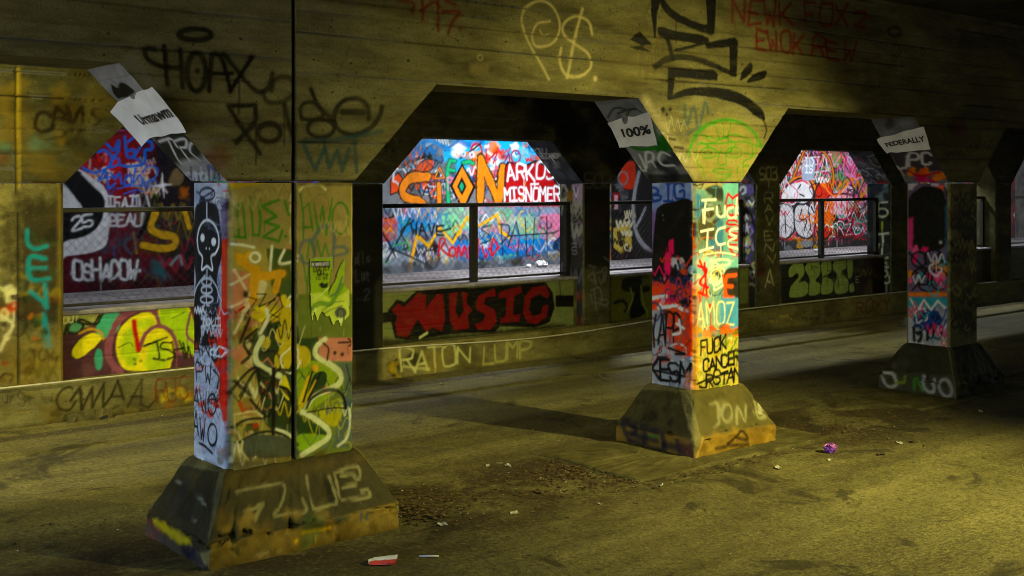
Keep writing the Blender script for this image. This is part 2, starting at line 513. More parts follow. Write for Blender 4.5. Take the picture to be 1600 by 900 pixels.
M['paper'] = plain('white_paper', (0.72, 0.72, 0.74), 0.75, 0, 0.12, 6, 0.1)
M['ink'] = plain('black_ink', (0.015, 0.015, 0.018), 0.6)
M['lamp_body'] = plain('lamp_housing', (0.10, 0.10, 0.10), 0.4, 0.7)
M['white'] = plain('litter_white', (0.68, 0.66, 0.6), 0.6, 0, 0.2)
M['red'] = plain('litter_red', (0.55, 0.05, 0.035), 0.5)
M['purple'] = plain('foil_purple', (0.25, 0.06, 0.42), 0.3, 0.3)
M['pink'] = plain('foil_pink', (0.75, 0.25, 0.55), 0.35)
M['leaf'] = plain('dead_leaf', (0.10, 0.060, 0.018), 0.85, 0, 0.6, 40)
M['dirt'] = plain('dirt_crumb', (0.055, 0.036, 0.012), 0.95, 0, 0.5, 60)
M['bag'] = plain('white_plastic', (0.75, 0.73, 0.75), 0.4)

def road_mat():
    m, nt, bs = newmat('worn_road')
    g = N(nt, 'ShaderNodeNewGeometry'); sx = N(nt, 'ShaderNodeSeparateXYZ')
    nt.links.new(g.outputs['Position'], sx.inputs[0])
    X, Y = sx.outputs[0], sx.outputs[1]
    v = g.outputs['Position']; vs = mapped(nt, (0.22, 1.6, 1)); vg = mapped(nt, (0.35, 1, 1))
    streak = noise(nt, vs, 1.4, 5, 0.6, 0.3); big = noise(nt, v, 0.55, 4, 0.55, 0.5); med = noise(nt, v, 5, 5, 0.65); fine = noise(nt, v, 55, 3, 0.65)
    grit = noise(nt, vg, 38, 5, 0.8)
    f = mth(nt, 'ADD', mth(nt, 'MULTIPLY', streak, 0.45), mth(nt, 'ADD', mth(nt, 'MULTIPLY', big, 0.25), mth(nt, 'MULTIPLY', med, 0.3)))
    base = ramp(nt, f, [(0.36, (0.058, 0.049, 0.015)), (0.5, (0.128, 0.110, 0.034)), (0.62, (0.205, 0.176, 0.060))])
    # coarse worn aggregate in the near wheel track
    lane = mth(nt, 'MULTIPLY', ramp(nt, mth(nt, 'DIVIDE', mth(nt, 'ADD', Y, mth(nt, 'MULTIPLY', big, 1.6)), 10), [(0.30, 0.0), (0.42, 1.0), (0.52, 1.0), (0.60, 0.0)]), 1.0)
    agg = mth(nt, 'MULTIPLY', ramp(nt, grit, [(0.46, 0.0), (0.60, 1.0)]), ramp(nt, noise(nt, vg, 2.2, 4, 0.6), [(0.38, 0.25), (0.6, 1.0)]))
    base = mix(nt, mth(nt, 'MULTIPLY', mth(nt, 'MULTIPLY', lane, agg), 0.5), base, (0.27, 0.235, 0.075))
    base = mix(nt, mth(nt, 'MULTIPLY', mth(nt, 'MULTIPLY', lane, ramp(nt, grit, [(0.36, 1.0), (0.5, 0.0)])), 0.5), base, (0.05, 0.04, 0.012))
    # brown leaf dirt along the pillar line
    dm = ramp(nt, mth(nt, 'DIVIDE', Y, 15), [(0.40, 0.0), (0.465, 1.0), (0.53, 1.0), (0.58, 0.0)])
    dirt = mth(nt, 'MULTIPLY', dm, ramp(nt, noise(nt, mapped(nt, (0.6, 1, 1)), 1.6, 6, 0.7, 0.6), [(0.42, 0.0), (0.54, 1.0)]))
    base = mix(nt, mth(nt, 'MULTIPLY', dirt, 0.9), base, (0.036, 0.021, 0.006))
    # tyre-dark streaks in the far lane and the dark gutter line
    for y, w, k in ((9.35, 0.22, 0.45), (10.9, 0.18, 0.4), (12.08, 0.055, 0.85)):
        d = mth(nt, 'ABSOLUTE', mth(nt, 'SUBTRACT', mth(nt, 'ADD', Y, mth(nt, 'MULTIPLY', mth(nt, 'SUBTRACT', streak, 0.5), w * 2)), y))
        base = mix(nt, mth(nt, 'MULTIPLY', ramp(nt, mth(nt, 'DIVIDE', d, w * 2), [(0.35, 1.0), (1.0, 0.0)]), k), base, (0.045, 0.034, 0.010))
    st1 = noise(nt, v, 26, 4, 0.75); st2 = noise(nt, v, 13, 5, 0.7, 0.8)
    base = mix(nt, mth(nt, 'MULTIPLY', ramp(nt, st1, [(0.36, 1.0), (0.5, 0.0)]), 0.55), base, (0.022, 0.018, 0.006))
    base = mix(nt, mth(nt, 'MULTIPLY', ramp(nt, st1, [(0.56, 0.0), (0.68, 1.0)]), 0.5), base, (0.26, 0.225, 0.08))
    base = mix(nt, mth(nt, 'MULTIPLY', ramp(nt, st2, [(0.34, 1.0), (0.44, 0.0)]), 0.5), base, (0.030, 0.024, 0.008))
    # oil and damp stains, patched areas
    oil = ramp(nt, noise(nt, v, 0.9, 5, 0.65, 1.2), [(0.36, 1.0), (0.43, 0.0)])
    base = mix(nt, mth(nt, 'MULTIPLY', oil, 0.75), base, (0.020, 0.016, 0.005))
    base = mix(nt, mth(nt, 'MULTIPLY', ramp(nt, fine, [(0.3, 1.0), (0.5, 0.0)]), 0.5), base, (0.025, 0.02, 0.006))
    base = mix(nt, ramp(nt, fine, [(0.70, 0.0), (0.76, 0.5)]), base, (0.30, 0.26, 0.11))
    cr = N(nt, 'ShaderNodeTexVoronoi', feature='DISTANCE_TO_EDGE'); cr.inputs['Scale'].default_value = 0.42
    wv = N(nt, 'ShaderNodeVectorMath', operation='ADD'); nz = N(nt, 'ShaderNodeTexNoise'); nz.inputs['Scale'].default_value = 2.2
    nt.links.new(v, nz.inputs['Vector']); nt.links.new(v, wv.inputs[0]); nt.links.new(nz.outputs['Color'], wv.inputs[1]); nt.links.new(wv.outputs[0], cr.inputs['Vector'])
    ck = ramp(nt, cr.outputs['Distance'], [(0.0, 1.0), (0.007, 0.0)])
    base = mix(nt, mth(nt, 'MULTIPLY', ck, 0.22), base, (0.03, 0.022, 0.008))
    nt.links.new(base, bs.inputs['Base Color'])
    bs.inputs['Specular IOR Level'].default_value = 0.25
    rg = ramp(nt, med, [(0.35, 0.72), (0.6, 0.92)])
    nt.links.new(rg, bs.inputs['Roughness'])
    h = mth(nt, 'ADD', mth(nt, 'MULTIPLY', fine, 0.5), mth(nt, 'ADD', mth(nt, 'MULTIPLY', med, 0.5), mth(nt, 'MULTIPLY', mth(nt, 'MULTIPLY', grit, lane), 0.5)))
    bump(nt, bs, mth(nt, 'ADD', h, mth(nt, 'MULTIPLY', st1, 0.6)), 0.7, 0.018)
    return m
M['road'] = road_mat()
M['ground'] = plain('outside_ground', (0.30, 0.29, 0.27), 0.9, 0, 0.3, 2)

# ------------------------------------------------------------------ measured layout
YF, YB = 7.33, 7.907                 # front and back of the middle arcade
ZT, ZB, ZC = 2.573, 3.333, 4.62      # pillar top, beam underside, ceiling
HA = 0.75                            # haunch run
JW = 0.021
XJ = 4.068                           # expansion joint through the twin pillar
PIL = [(3.554, 4.571), (8.326, 9.023), (12.903, 13.600), (17.48, 18.177)]
BY0, BY1, BZ, PZ = 7.105, 8.137, 0.19, 0.602   # plinth footprint, band height, top
Y2F, Y2B = 12.62, 13.165             # second arcade, on the parapet
P2 = [(3.20, 4.23), (7.70, 8.318), (11.861, 12.45), (15.93, 16.62), (20.08, 20.76), (24.20, 24.86), (28.3, 28.95)]
Z2T, Z2B, HA2 = 2.56, 3.185, 0.63
YCB, ZCB = 12.55, 0.435              # curb face, curb top
YP, ZP = 12.76, 1.17                 # parapet panel face and top
MOUTH = -6.0                         # daylight mouth of the tunnel
YW = 16.85                           # back wall
ZW = 1.0                             # raised sidewalk
# ------------------------------------------------------------------ paintable planes
X_, Y_, Z_ = (1, 0, 0), (0, 1, 0), (0, 0, 1)
def unit(v): v = np.array(v, float); return v / np.linalg.norm(v)
SB = Surf((1.2, YF, ZT), X_, Z_, 16.4, 2.05, 0.009, 1)                      # face of the middle beam
SF, SL, SH, SPF, SPL = [], [], [], [], []
for i, (a, b) in enumerate(PIL[:3]):
    r = (0.006, 0.0075, 0.0095)[i]
    SF.append(Surf((a, YF, 0.55), X_, Z_, b - a, 2.03, r, 10 + i))           # pillar, roadside face
    SL.append(Surf((a, YF, 0.55), Y_, Z_, YB - YF, 2.03, r, 20 + i))         # pillar, end face
    SH.append(Surf((a, YF, ZT), Y_, unit((-HA, 0, ZB - ZT)), YB - YF, math.hypot(HA, ZB - ZT), r * 1.1, 30 + i))
    SPF.append(Surf((a - 0.243, BY0 - 0.02, 0), X_, (0, 0.5, 1), b - a + 0.5, 0.62, r * 1.3, 40 + i))
    SPL.append(Surf((a - 0.253, BY0, 0), Y_, (0.54, 0, 1), BY1 - BY0, 0.62, r * 1.3, 50 + i))
S2 = Surf((3.0, Y2F, 0.4), X_, Z_, 27.0, 4.25, 0.016, 60)                    # second arcade
S2L = {k: Surf((P2[k][0], Y2F, 0.4), Y_, Z_, Y2B - Y2F, 2.2, 0.014, 70 + k) for k in (2, 3, 4)}
S2H = {k: Surf((P2[k][0], Y2F, Z2T), Y_, unit((-HA2, 0, Z2B - Z2T)), Y2B - Y2F, math.hypot(HA2, Z2B - Z2T), 0.014, 80 + k) for k in (2, 3, 4)}
SP = Surf((3.0, YP, 0.4), X_, Z_, 26.0, 0.8, 0.011, 90)                      # parapet panels
SC_ = Surf((3.0, YCB, -0.02), X_, Z_, 26.0, 0.47, 0.013, 91)                 # curb face
SW = Surf((4.0, YW, 0.9), X_, Z_, 29.5, 3.0, 0.014, 92)                      # back wall
ALLS = [SB] + SF + SL + SH + SPF + SPL + [S2] + list(S2L.values()) + list(S2H.values()) + [SP, SC_, SW]
# ------------------------------------------------------------------ graffiti
GL = 'graffiti_lettering'; GD = 'graffiti_drawing'
BLK, WHT, CRM = '#100f0b', '#dcdce0', '#e6e4c4'
def ell(cx, cy, rx, ry, n=14, a0=0, a1=360):
    t = np.radians(np.linspace(a0, a1, n, endpoint=(a1 - a0) != 360))
    return np.stack([cx + rx * np.cos(t), cy + ry * np.sin(t)], 1)

# ---- middle beam
s = SB; s.meters()
g_ = np.random.default_rng(3)
for i in range(60):       # rubbed-out patches and old faint tags over the whole beam
    x, z = g_.uniform(0, 16), g_.uniform(0.1, 1.9)
    s.fill(ell(x, z, g_.uniform(.15, .6), g_.uniform(.06, .2)), ('#6a5f38', '#3c351c', '#82764a', '#4d4630')[i % 4], g_.uniform(.08, .28), 0.14, True)
s.wild((0.3, 0.1, 16, 1.9), 26, ['#2a2412', '#4a3b1c', '#3d2214', '#5d5636', '#24302c'], (0.012, 0.03), 5, (0.10, 0.3))
s.zoom(0, 0, 3)
for x in (160, 180, 195, 208, 230): s.line([(x, 0), (x + 2, 20 + (x * 7) % 75)], 5, '#9a9884', al=.4)
s.rect(700, -10, 880, 22, '#8a8468', .5, 20); s.rect(1105, -10, 1240, 24, '#8a8468', .5, 20)
s.line([(610, 285), (760, 455), (900, 620), (1050, 795)], 52, '#8d8878', .9, .55); s.fill(ell(1020, 745, 60, 60), '#6e2f22', .5, 50, True)
s.piece(GL, 'black HOAX tag with a halo over it')
D = '#14120a'
s.line(ell(915, 162, 76, 26), 26, D, closed=True, al=1)
s.line([(725, 232), (690, 225), (678, 250), (700, 285), (760, 312), (845, 318)], 22, D, al=1); s.line([(770, 218), (776, 300), (784, 395)], 23, D); s.line([(845, 232), (850, 320), (855, 410)], 22, D)
s.line(ell(920, 338, 44, 90), 25, D, closed=True); s.dot(924, 332, 12, D)
s.line([(980, 425), (985, 330), (995, 258), (1030, 265), (1060, 340), (1080, 425)], 23, D); s.line([(985, 345), (1090, 345)], 20, D)
s.line([(1048, 252), (1110, 330), (1180, 410), (1225, 432), (1262, 405), (1276, 345)], 23, D, al=.9); s.line([(1182, 266), (1130, 345), (1078, 428)], 22, D)
s.line([(1230, 430), (1250, 475), (1310, 482), (1365, 450), (1378, 400), (1350, 362), (1290, 372), (1272, 425)], 20, '#1c190e', al=.8)
s.zoom(300, 0, 3).piece(GL, 'faded black tag reading Foe below the halo tag')
D2 = '#1d1a0f'
s.line([(300, 555), (296, 492), (172, 498), (235, 600), (318, 720)], 25, D2, al=.97, sm=False); s.line([(208, 668), (290, 580)], 26, D2, al=.97)
s.line(ell(362, 622, 52, 42), 24, D2, closed=True, al=.97); s.line([(432, 490), (468, 632)], 24, D2, al=.92)
s.line([(515, 560), (512, 500), (555, 478), (600, 505), (615, 545), (560, 562), (515, 556)], 20, D2, al=.92); s.line([(558, 420), (595, 500), (665, 562)], 24, D2, al=.97)
s.line(ell(602, 602, 62, 42), 22, D2, closed=True, al=.97); s.line([(708, 525), (802, 526)], 30, D2, al=.97)
s.line([(830, 555), (822, 495), (772, 462), (700, 480), (666, 550), (690, 612), (760, 632), (840, 595), (880, 545), (892, 502)], 23, D2, al=.97)
s.piece(GL, 'dark teal scrawl below the faded black tag')
T_ = '#1c4a50'
s.line([(520, 665), (545, 730), (578, 795), (622, 690), (642, 785), (682, 705), (704, 800), (736, 700)], 20, T_, al=.75, sm=False); s.line([(760, 650), (772, 805)], 18, T_, al=.7); s.line([(530, 664), (700, 650), (890, 615)], 20, T_, al=.55)
s.zoom(560, 0, 5.625).piece(GL, 'faded red dripping tag at the top of the long beam')
RD = '#6a1c10'
for p in ([(350, 0), (480, 25), (480, 105)], [(565, 0), (568, 175)], [(560, 90), (660, 20), (720, 60)], [(700, 0), (704, 270)], [(745, 100), (895, 105), (835, 180), (790, 295)], [(760, 0), (850, 40)]): s.line(p, 32, RD, .6, .8)
s.dot(895, 255, 18, RD, .7); s.dot(990, 295, 18, RD, .6); s.piece()
s.zoom(700, 0, 3).piece(GL, 'pale chalky P and dollar sign on the long beam')
K = '#c9bd8a'
s.line([(474, 372), (430, 290), (380, 200), (348, 110), (362, 40), (430, 4), (490, 30), (524, 105), (512, 175), (472, 212), (412, 215), (396, 165), (420, 112), (478, 100)], 13, K, .5, .72)
s.line([(430, 140), (448, 165), (470, 160)], 9, K, .5, .6)
s.line([(676, 162), (660, 102), (602, 76), (546, 108), (542, 160), (600, 208), (660, 255), (668, 315), (622, 356), (556, 352), (524, 290), (532, 225)], 15, K, .5, .75); s.line([(632, 42), (600, 160), (558, 362)], 17, K, .5, .75); s.dot(690, 368, 16, K, .85)
s.line(ell(150, 270, 12, 12), 6, K, closed=True, al=.6); s.piece(); s.rect(105, 300, 190, 345, '#a8986a', .35, 30)
s.zoom(1000, 0, 2.667).piece(GL, 'huge thick black angular tag over the single pillar')
D = '#0d0c08'
s.fill([(44, -5), (86, -5), (72, 60), (68, 158), (60, 155), (48, 70)], D, 1, 3); s.line([(85, -5), (125, 50), (200, 95), (300, 128)], 36, D, .2); s.fill([(274, -5), (318, -5), (312, 142), (282, 138)], D, 1, 3)
s.fill([(80, 112), (150, 128), (275, 150), (272, 182), (150, 168), (84, 150)], D, 1, 3, True); s.line([(112, 150), (138, 240)], 24, D); s.line([(150, 208), (200, 198), (268, 178)], 14, D)
s.fill([(268, 178), (395, 155), (410, 170), (404, 318), (376, 318), (372, 196), (280, 204)], D, 1, 3); s.line([(64, 278), (110, 248), (190, 238), (290, 265), (395, 312)], 24, D, .2)
s.fill([(116, 280), (310, 290), (326, 310), (322, 338), (146, 322), (136, 405), (114, 420)], D, 1, 3); s.fill([(116, 420), (180, 372), (300, 362), (420, 388), (505, 450), (522, 498), (488, 490), (420, 440), (310, 408), (200, 400)], D, 1, 3, True)
s.line([(498, 480), (528, 530), (520, 575)], 10, D, al=.8)
s.fill([(416, 338), (426, 300), (458, 262), (470, 275), (462, 305)], D, 1, 3, True); s.fill([(444, 346), (470, 312), (520, 292), (530, 308), (508, 332)], D, 1, 3, True)
s.fill([(-42, 165), (0, 128), (52, 186), (10, 190)], D, 1, 5); s.fill([(-45, 195), (10, 190), (44, 216), (-10, 210)], D, .9, 5)
s.piece(GL, 'faded red two-line lettering high on the long beam')
for t, a, b, h in (('NEWK', (385, 98), (650, 100), 95), ('FOX', (690, 102), (880, 108), 92), ('2', (895, 110), (955, 112), 60), ('EWOK', (488, 200), (690, 228), 78), ('REW', (720, 232), (910, 262), 72)): s.text(t, a, b, h, 15, '#7a1f0e', jit=.07, al=.8, soft=.6)
for x, y in ((396, 95), (560, 100), (665, 105), (860, 110), (850, 255), (905, 255), (980, 235), (995, 240)): s.line([(x, y - 10), (x + 1, y + 18)], 7, '#64200f', al=.5)
s.piece()
s.line(ell(1062, 132, 28, 18), 14, '#1a170d', closed=True, al=.7); s.wild((1000, 140, 1190, 270), 5, ['#2a2a1a', '#3a3420', '#4a2014'], (8, 12), 4, (.25, .45))
for x, y, r in ((97, 457, 14), (126, 455, 9), (112, 478, 8)): s.dot(x, y, r, BLK)
s.line([(185, 440), (195, 520), (225, 445), (245, 540), (270, 430), (285, 470)], 17, '#27525c', .6, .55); s.line([(195, 555), (270, 530), (215, 590)], 15, '#27525c', .6, .45)
s.fill([(200, 660), (235, 560), (310, 505), (390, 500), (470, 545), (502, 620), (450, 745), (240, 745)], '#c2b55e', .30, 60, True)
s.piece(GD, 'green outlined face above the single pillar')
G = '#3f8c1c'
s.line([(200, 650), (222, 580), (270, 528), (345, 500), (420, 512), (478, 555), (505, 610)], 17, G, .6, .85)
for p in ([(312, 512), (332, 572)], [(346, 508), (350, 572)], [(382, 512), (366, 568)], [(255, 562), (335, 578), (395, 560), (462, 585)], [(235, 600), (330, 598), (420, 590), (500, 612)], [(275, 572), (300, 595), (350, 575), (395, 598)], [(250, 590), (350, 640), (400, 600)],
          [(338, 622), (322, 672), (330, 690), (358, 682), (356, 655)], [(300, 712), (335, 704), (378, 712), (370, 728), (318, 722), (302, 712)], [(318, 740), (345, 748), (378, 732)], [(232, 612), (240, 680), (262, 700), (268, 742)], [(465, 612), (470, 650), (432, 672), (430, 690), (455, 690)], [(432, 640), (480, 646)], [(410, 690), (404, 722)]): s.line(p, 8, G, .5, .85)
for cx in (285, 390): s.line(ell(cx, 637, 34, 22), 8, G, closed=True, al=.85); s.line(ell(cx, 637, 18, 8), 6, G, closed=True, al=.8)
s.piece()
s.line([(925 - 1000, 500), (30, 640)], 10, '#8d8878', al=.0)
s.zoom(700, 0, 3); s.line([(925, 470), (1000, 570), (1075, 690), (1160, 815)], 46, '#a89f80', .9, .5); s.wild((930, 480, 1150, 800), 12, ['#d8d4bc', '#8a846a'], (3, 6), 9, (.3, .7))
s.line([(1060, 690), (1100, 695)], 16, '#2a2818', al=.8); s.line([(1035, 650), (1065, 655)], 14, '#2a2818', al=.8)
s.zoom(1000, 0, 2.667); s.line([(1185, 485), (1240, 600), (1290, 700)], 40, '#6a6450', .9, .4)
s.fill([(1340, 470), (1370, 370), (1410, 350), (1450, 400), (1475, 480), (1420, 560), (1370, 540)], '#58583c', .45, 40, True); s.fill(ell(1325, 535, 40, 40), '#5a1a12', .6, 30, True); s.wild((1300, 560, 1450, 680), 8, ['#3a3a20', '#1a1a10', '#4a4828'], (6, 10), 8, (.3, .6))
s.zoom(280, 260, 3.4615); s.rect(260, 62, 640, 100, '#2a2410', .6, 24)  # joint shadow above the twin pillar painted as a dark band

# ---- twin pillar, roadside face
s = SF[0]; s.zoom(280, 260, 3.4615)
s.rect(270, 60, 960, 760, '#a3935a', .75, 30)
s.clouds((290, 90, 940, 440), 26, ['#b0a266', '#8d7f48', '#9c8e55', '#7c7040'], (25, 70), 3, (.2, .6))
s.fill([(280, 70), (400, 62), (490, 66), (440, 95), (330, 112), (285, 120)], '#b8a020', .85, 10, True); s.line([(650, 130), (690, 102), (760, 100), (790, 125)], 18, '#d8d49a', al=.8); s.line([(940, 110), (942, 420), (938, 800)], 10, '#d8cc84', al=.6); s.rect(640, 88, 950, 104, '#3a3114', .6, 16)  # dark strip at the top paints the joint shadow under the beam
for y in (150, 210, 330, 380): s.line([(604, y), (600, y + 35)], 14, '#d5d0a0', .7, .6)
s.piece(GL, 'green DUE lettering')
G = '#3f7d20'
for p in ([(312, 215), (318, 300), (325, 382)], [(300, 380), (360, 385), (352, 300), (345, 195), (312, 215)], [(385, 170), (395, 280), (400, 372), (432, 372), (440, 285), (430, 185)], [(540, 180), (448, 215), (525, 270), (462, 300), (540, 325), (455, 380), (540, 405), (556, 350)], [(572, 190), (592, 262)]): s.line(p, 17, G, .45, .9, sm=False)
s.dot(576, 380, 10, G); s.piece(GL, 'green AWO lettering')
for p in ([(655, 150), (672, 260), (672, 395)], [(672, 230), (700, 200), (722, 345)], [(680, 330), (722, 330)], [(730, 195), (752, 362), (775, 215), (796, 372), (828, 175)]): s.line(p, 14, G, .45, .85, sm=False)
s.line(ell(872, 280, 44, 84), 14, G, closed=True, al=.85)
s.piece()
for p in ([(690, 500), (708, 395), (735, 490)], [(745, 400), (768, 495), (790, 420), (812, 495)], [(665, 480), (690, 640), (720, 880), (760, 840)], [(700, 540), (690, 700)], [(690, 690), (705, 870)], [(770, 880), (782, 830), (800, 895)], [(850, 860), (900, 860)]): s.line(p, 14, G, .5, .8, sm=False)
B = '#5a6a6e'
s.line(ell(692, 462, 42, 62), 22, B, .6, .7, True); s.line([(722, 400), (760, 340), (810, 318), (838, 380), (832, 470), (826, 560)], 24, B, .6, .75); s.line([(835, 440), (892, 436), (905, 466), (840, 484)], 22, B, .6, .7)
s.drips((660, 200, 930, 700), 14, '#3f7d20', (15, 60), 3, 7, .6); s.drips((300, 300, 600, 380), 8, '#3f7d20', (15, 50), 3, 8, .6); s.wild((290, 110, 940, 440), 14, ['#8a7f4c', '#c0b27a', '#6a6034'], (8, 20), 53, (.2, .45))
# lower half: layered throw-ups
s.fill([(285, 425), (400, 432), (620, 440), (632, 500), (632, 1600), (285, 1600)], '#a89a58', .95, 8)
s.rect(640, 690, 950, 1600, '#6d7836', .95, 8)
s.clouds((290, 440, 620, 900), 14, ['#c98c70', '#e0d8b0', '#2f4a1c', '#b8a040'], (22, 50), 12, (.6, .95), .3)
s.fill([(470, 440), (635, 450), (635, 780), (560, 760), (500, 640)], '#2f4d1c', .95, 14); s.fill([(285, 560), (385, 570), (392, 740), (285, 820)], '#c4876c', .9, 12)
for p in ([(285, 640), (385, 580)], [(300, 560), (380, 700)], [(285, 760), (400, 700), (300, 900)], [(400, 640), (340, 800)]): s.line(p, 16, '#e0d3b0', al=.85, sm=False)
s.dot(360, 690, 22, '#2a2418'); s.line([(350, 760), (310, 790)], 16, '#b03a2a')
Y = '#d6a516'
s.line([(325, 490), (375, 540), (440, 590), (560, 580)], 50, Y, .25); s.line([(415, 560), (405, 640), (398, 720)], 54, Y, .25); s.line([(545, 575), (520, 670)], 40, Y, .25); s.line([(380, 470), (330, 520)], 30, Y)
for p in ([(285, 420), (340, 425), (405, 438)], [(502, 430), (492, 560)], [(635, 512), (545, 524), (568, 452)], [(612, 540), (622, 640)], [(575, 860), (590, 720), (630, 700)], [(600, 740), (585, 880)]): s.line(p, 17, CRM, al=.92)
s.line(ell(410, 492, 26, 26), 16, CRM, closed=True)
s.clouds((390, 720, 620, 900), 9, ['#c9b41c', '#b8a818', '#d8c82a'], (28, 55), 6, (.8, 1), .25)
for p in ([(350, 700), (420, 720), (370, 790)], [(420, 690), (470, 690), (430, 760), (520, 720)], [(470, 760), (540, 690), (560, 760), (480, 830)], [(500, 800), (560, 830), (510, 880), (570, 890)], [(540, 720), (450, 850)], [(470, 860), (560, 790)]): s.line(p, 8, '#1a160c', al=.9, sm=False)
s.zoom(280, 480, 3.4615)
s.clouds((290, 20, 420, 330), 10, ['#c98a6c', '#d8cc9a', '#a86a50', '#5d4a2a'], (25, 55), 21, (.6, .95), .3)
s.fill([(415, 130), (640, 110), (642, 660), (470, 640), (430, 420), (400, 300)], '#27391a', .96, 14, True)
s.clouds((300, 330, 430, 800), 9, ['#8a7a40', '#c8b87c', '#b0704a', '#4a3a20'], (25, 50), 22, (.6, .9), .3)
s.fill([(655, 170), (770, 160), (760, 320), (640, 330)], '#2b4218', .95, 12); s.fill([(650, 310), (830, 310), (890, 400), (820, 480), (700, 560), (645, 560)], '#8ea21f', .95, 12, True)
s.rect(755, 165, 948, 292, '#c68876', .95, 8); s.fill([(850, 300), (948, 295), (948, 760), (830, 760), (880, 560), (890, 420)], '#5d6858', .95, 12); s.fill([(760, 560), (880, 540), (850, 640), (790, 620)], '#b8b03a', .9, 10, True)
s.clouds((780, 420, 940, 560), 6, ['#b04a34', '#c8c8a0', '#8a9a60'], (14, 26), 2, (.7, .9), .3); s.rect(895, 500, 945, 640, '#33506a', .6, 30)
s.fill([(650, 590), (720, 600), (800, 660), (760, 730), (650, 760)], '#2a421a', .95, 10, True); s.fill([(645, 690), (740, 690), (800, 700), (740, 760), (645, 770)], '#8fae24', .95, 10, True)
Y = '#c2b01e'
for q in (ell(560, 290, 46, 56), ell(668, 268, 44, 58), ell(600, 225, 60, 36), ell(575, 150, 60, 50), ell(470, 190, 24, 34), ell(590, 60, 45, 60), ell(425, 40, 40, 24)): s.fill(q, Y, .97, 6, True)
s.fill([(545, 400), (575, 370), (605, 470), (590, 500), (550, 450)], '#d8cc38', .97, 6, True); s.line([(600, 280), (560, 330)], 30, Y); s.fill(ell(735, 330, 18, 22), '#d8a818', .97, 4, True)
s.wild((290, 20, 630, 800), 20, ['#d8d4a8', '#c98a6c', '#1c180e', '#c8b428', '#4a6a24', '#a84a30', '#e6e4c4'], (5, 13), 51, (.5, .95)); s.wild((655, 300, 940, 790), 10, ['#d8d8a8', '#20341a', '#b8b43a', '#8a4a34', '#3f5a6a'], (5, 12), 52, (.4, .9)); s.drips((295, 60, 940, 700), 40, '#d8d4a0', (20, 70), 3.5, 9, .5); s.drips((295, 60, 940, 700), 26, '#1c180e', (20, 70), 3.5, 10, .6)
s.fill([(690, 500), (720, 380), (770, 345), (800, 370), (785, 430), (720, 500)], '#22381a', .97, 5, True); s.line([(650, 520), (700, 380)], 20, '#d2b428'); s.line([(660, 540), (740, 400)], 14, '#c8a82a')
s.line([(470, 10), (480, 60), (440, 140)], 20, CRM, al=.9)
s.line([(450, 165), (415, 235), (420, 295), (470, 335), (545, 372)], 30, '#d9dcae', .25)
s.line([(790, 172), (742, 215), (745, 268), (820, 312), (872, 360), (868, 410), (810, 445), (735, 480), (690, 540)], 27, '#dce0b0', .25)
s.line([(665, 565), (735, 605), (808, 665), (800, 712), (735, 755), (665, 800)], 27, '#dce0b0', .25)
s.line([(922, 550), (922, 640), (905, 710), (860, 750)], 15, '#c8ccb0', .4)
for p, w in (([(690, 545), (715, 495), (785, 452), (850, 450), (888, 485), (902, 545)], 17), ([(720, 350), (672, 510)], 12), ([(765, 355), (700, 500)], 10), ([(510, 335), (510, 500), (508, 690)], 22), ([(545, 430), (590, 450), (612, 520)], 16), ([(690, 570), (830, 545), (905, 548)], 8)): s.line(p, w, '#12100a', .4)
for p in ([(250, 530), (300, 430), (400, 330), (480, 360)], [(300, 400), (385, 475)], [(330, 480), (420, 340), (440, 470), (500, 400)], [(470, 480), (520, 350), (580, 340)], [(385, 500), (470, 590), (500, 560)], [(290, 650), (360, 610), (450, 600)], [(330, 730), (400, 690), (480, 672), (560, 690), (640, 745)], [(560, 440), (620, 520), (600, 620)], [(420, 120), (350, 190), (380, 260), (340, 300)], [(380, 60), (330, 190)]): s.line(p, 17, '#17140c', .5, .88)
s.line([(300, 580), (400, 565), (450, 590)], 14, '#cdbf8a'); s.line([(525, 660), (580, 680), (628, 715)], 16, '#d5d8b0'); s.dot(415, 640, 16, '#b04a34'); s.line([(330, 520), (345, 560)], 22, '#b85a34')
s.fill([(350, 720), (430, 690), (560, 700), (628, 750), (628, 805), (380, 810)], '#4b5244', .95, 12, True); s.line([(342, 725), (338, 780), (375, 826)], 11, '#c8c494'); s.dot(412, 812, 8, '#d8d4a0')
s.line([(780, 195), (808, 225), (800, 285)], 11, '#1a130f'); s.line([(862, 192), (935, 188)], 10, '#1a130f'); s.line([(915, 170), (938, 190), (920, 210)], 10, '#1a130f'); s.dot(843, 247, 10, '#1a130f'); s.dot(882, 255, 10, '#1a130f'); s.line([(905, 310), (930, 420)], 7, '#2a2a20')
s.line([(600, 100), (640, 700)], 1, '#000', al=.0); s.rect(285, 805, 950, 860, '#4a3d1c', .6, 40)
s.clouds((640, 780, 940, 830), 5, ['#6a5a2c', '#4a3d1c'], (20, 40), 8, (.4, .7))

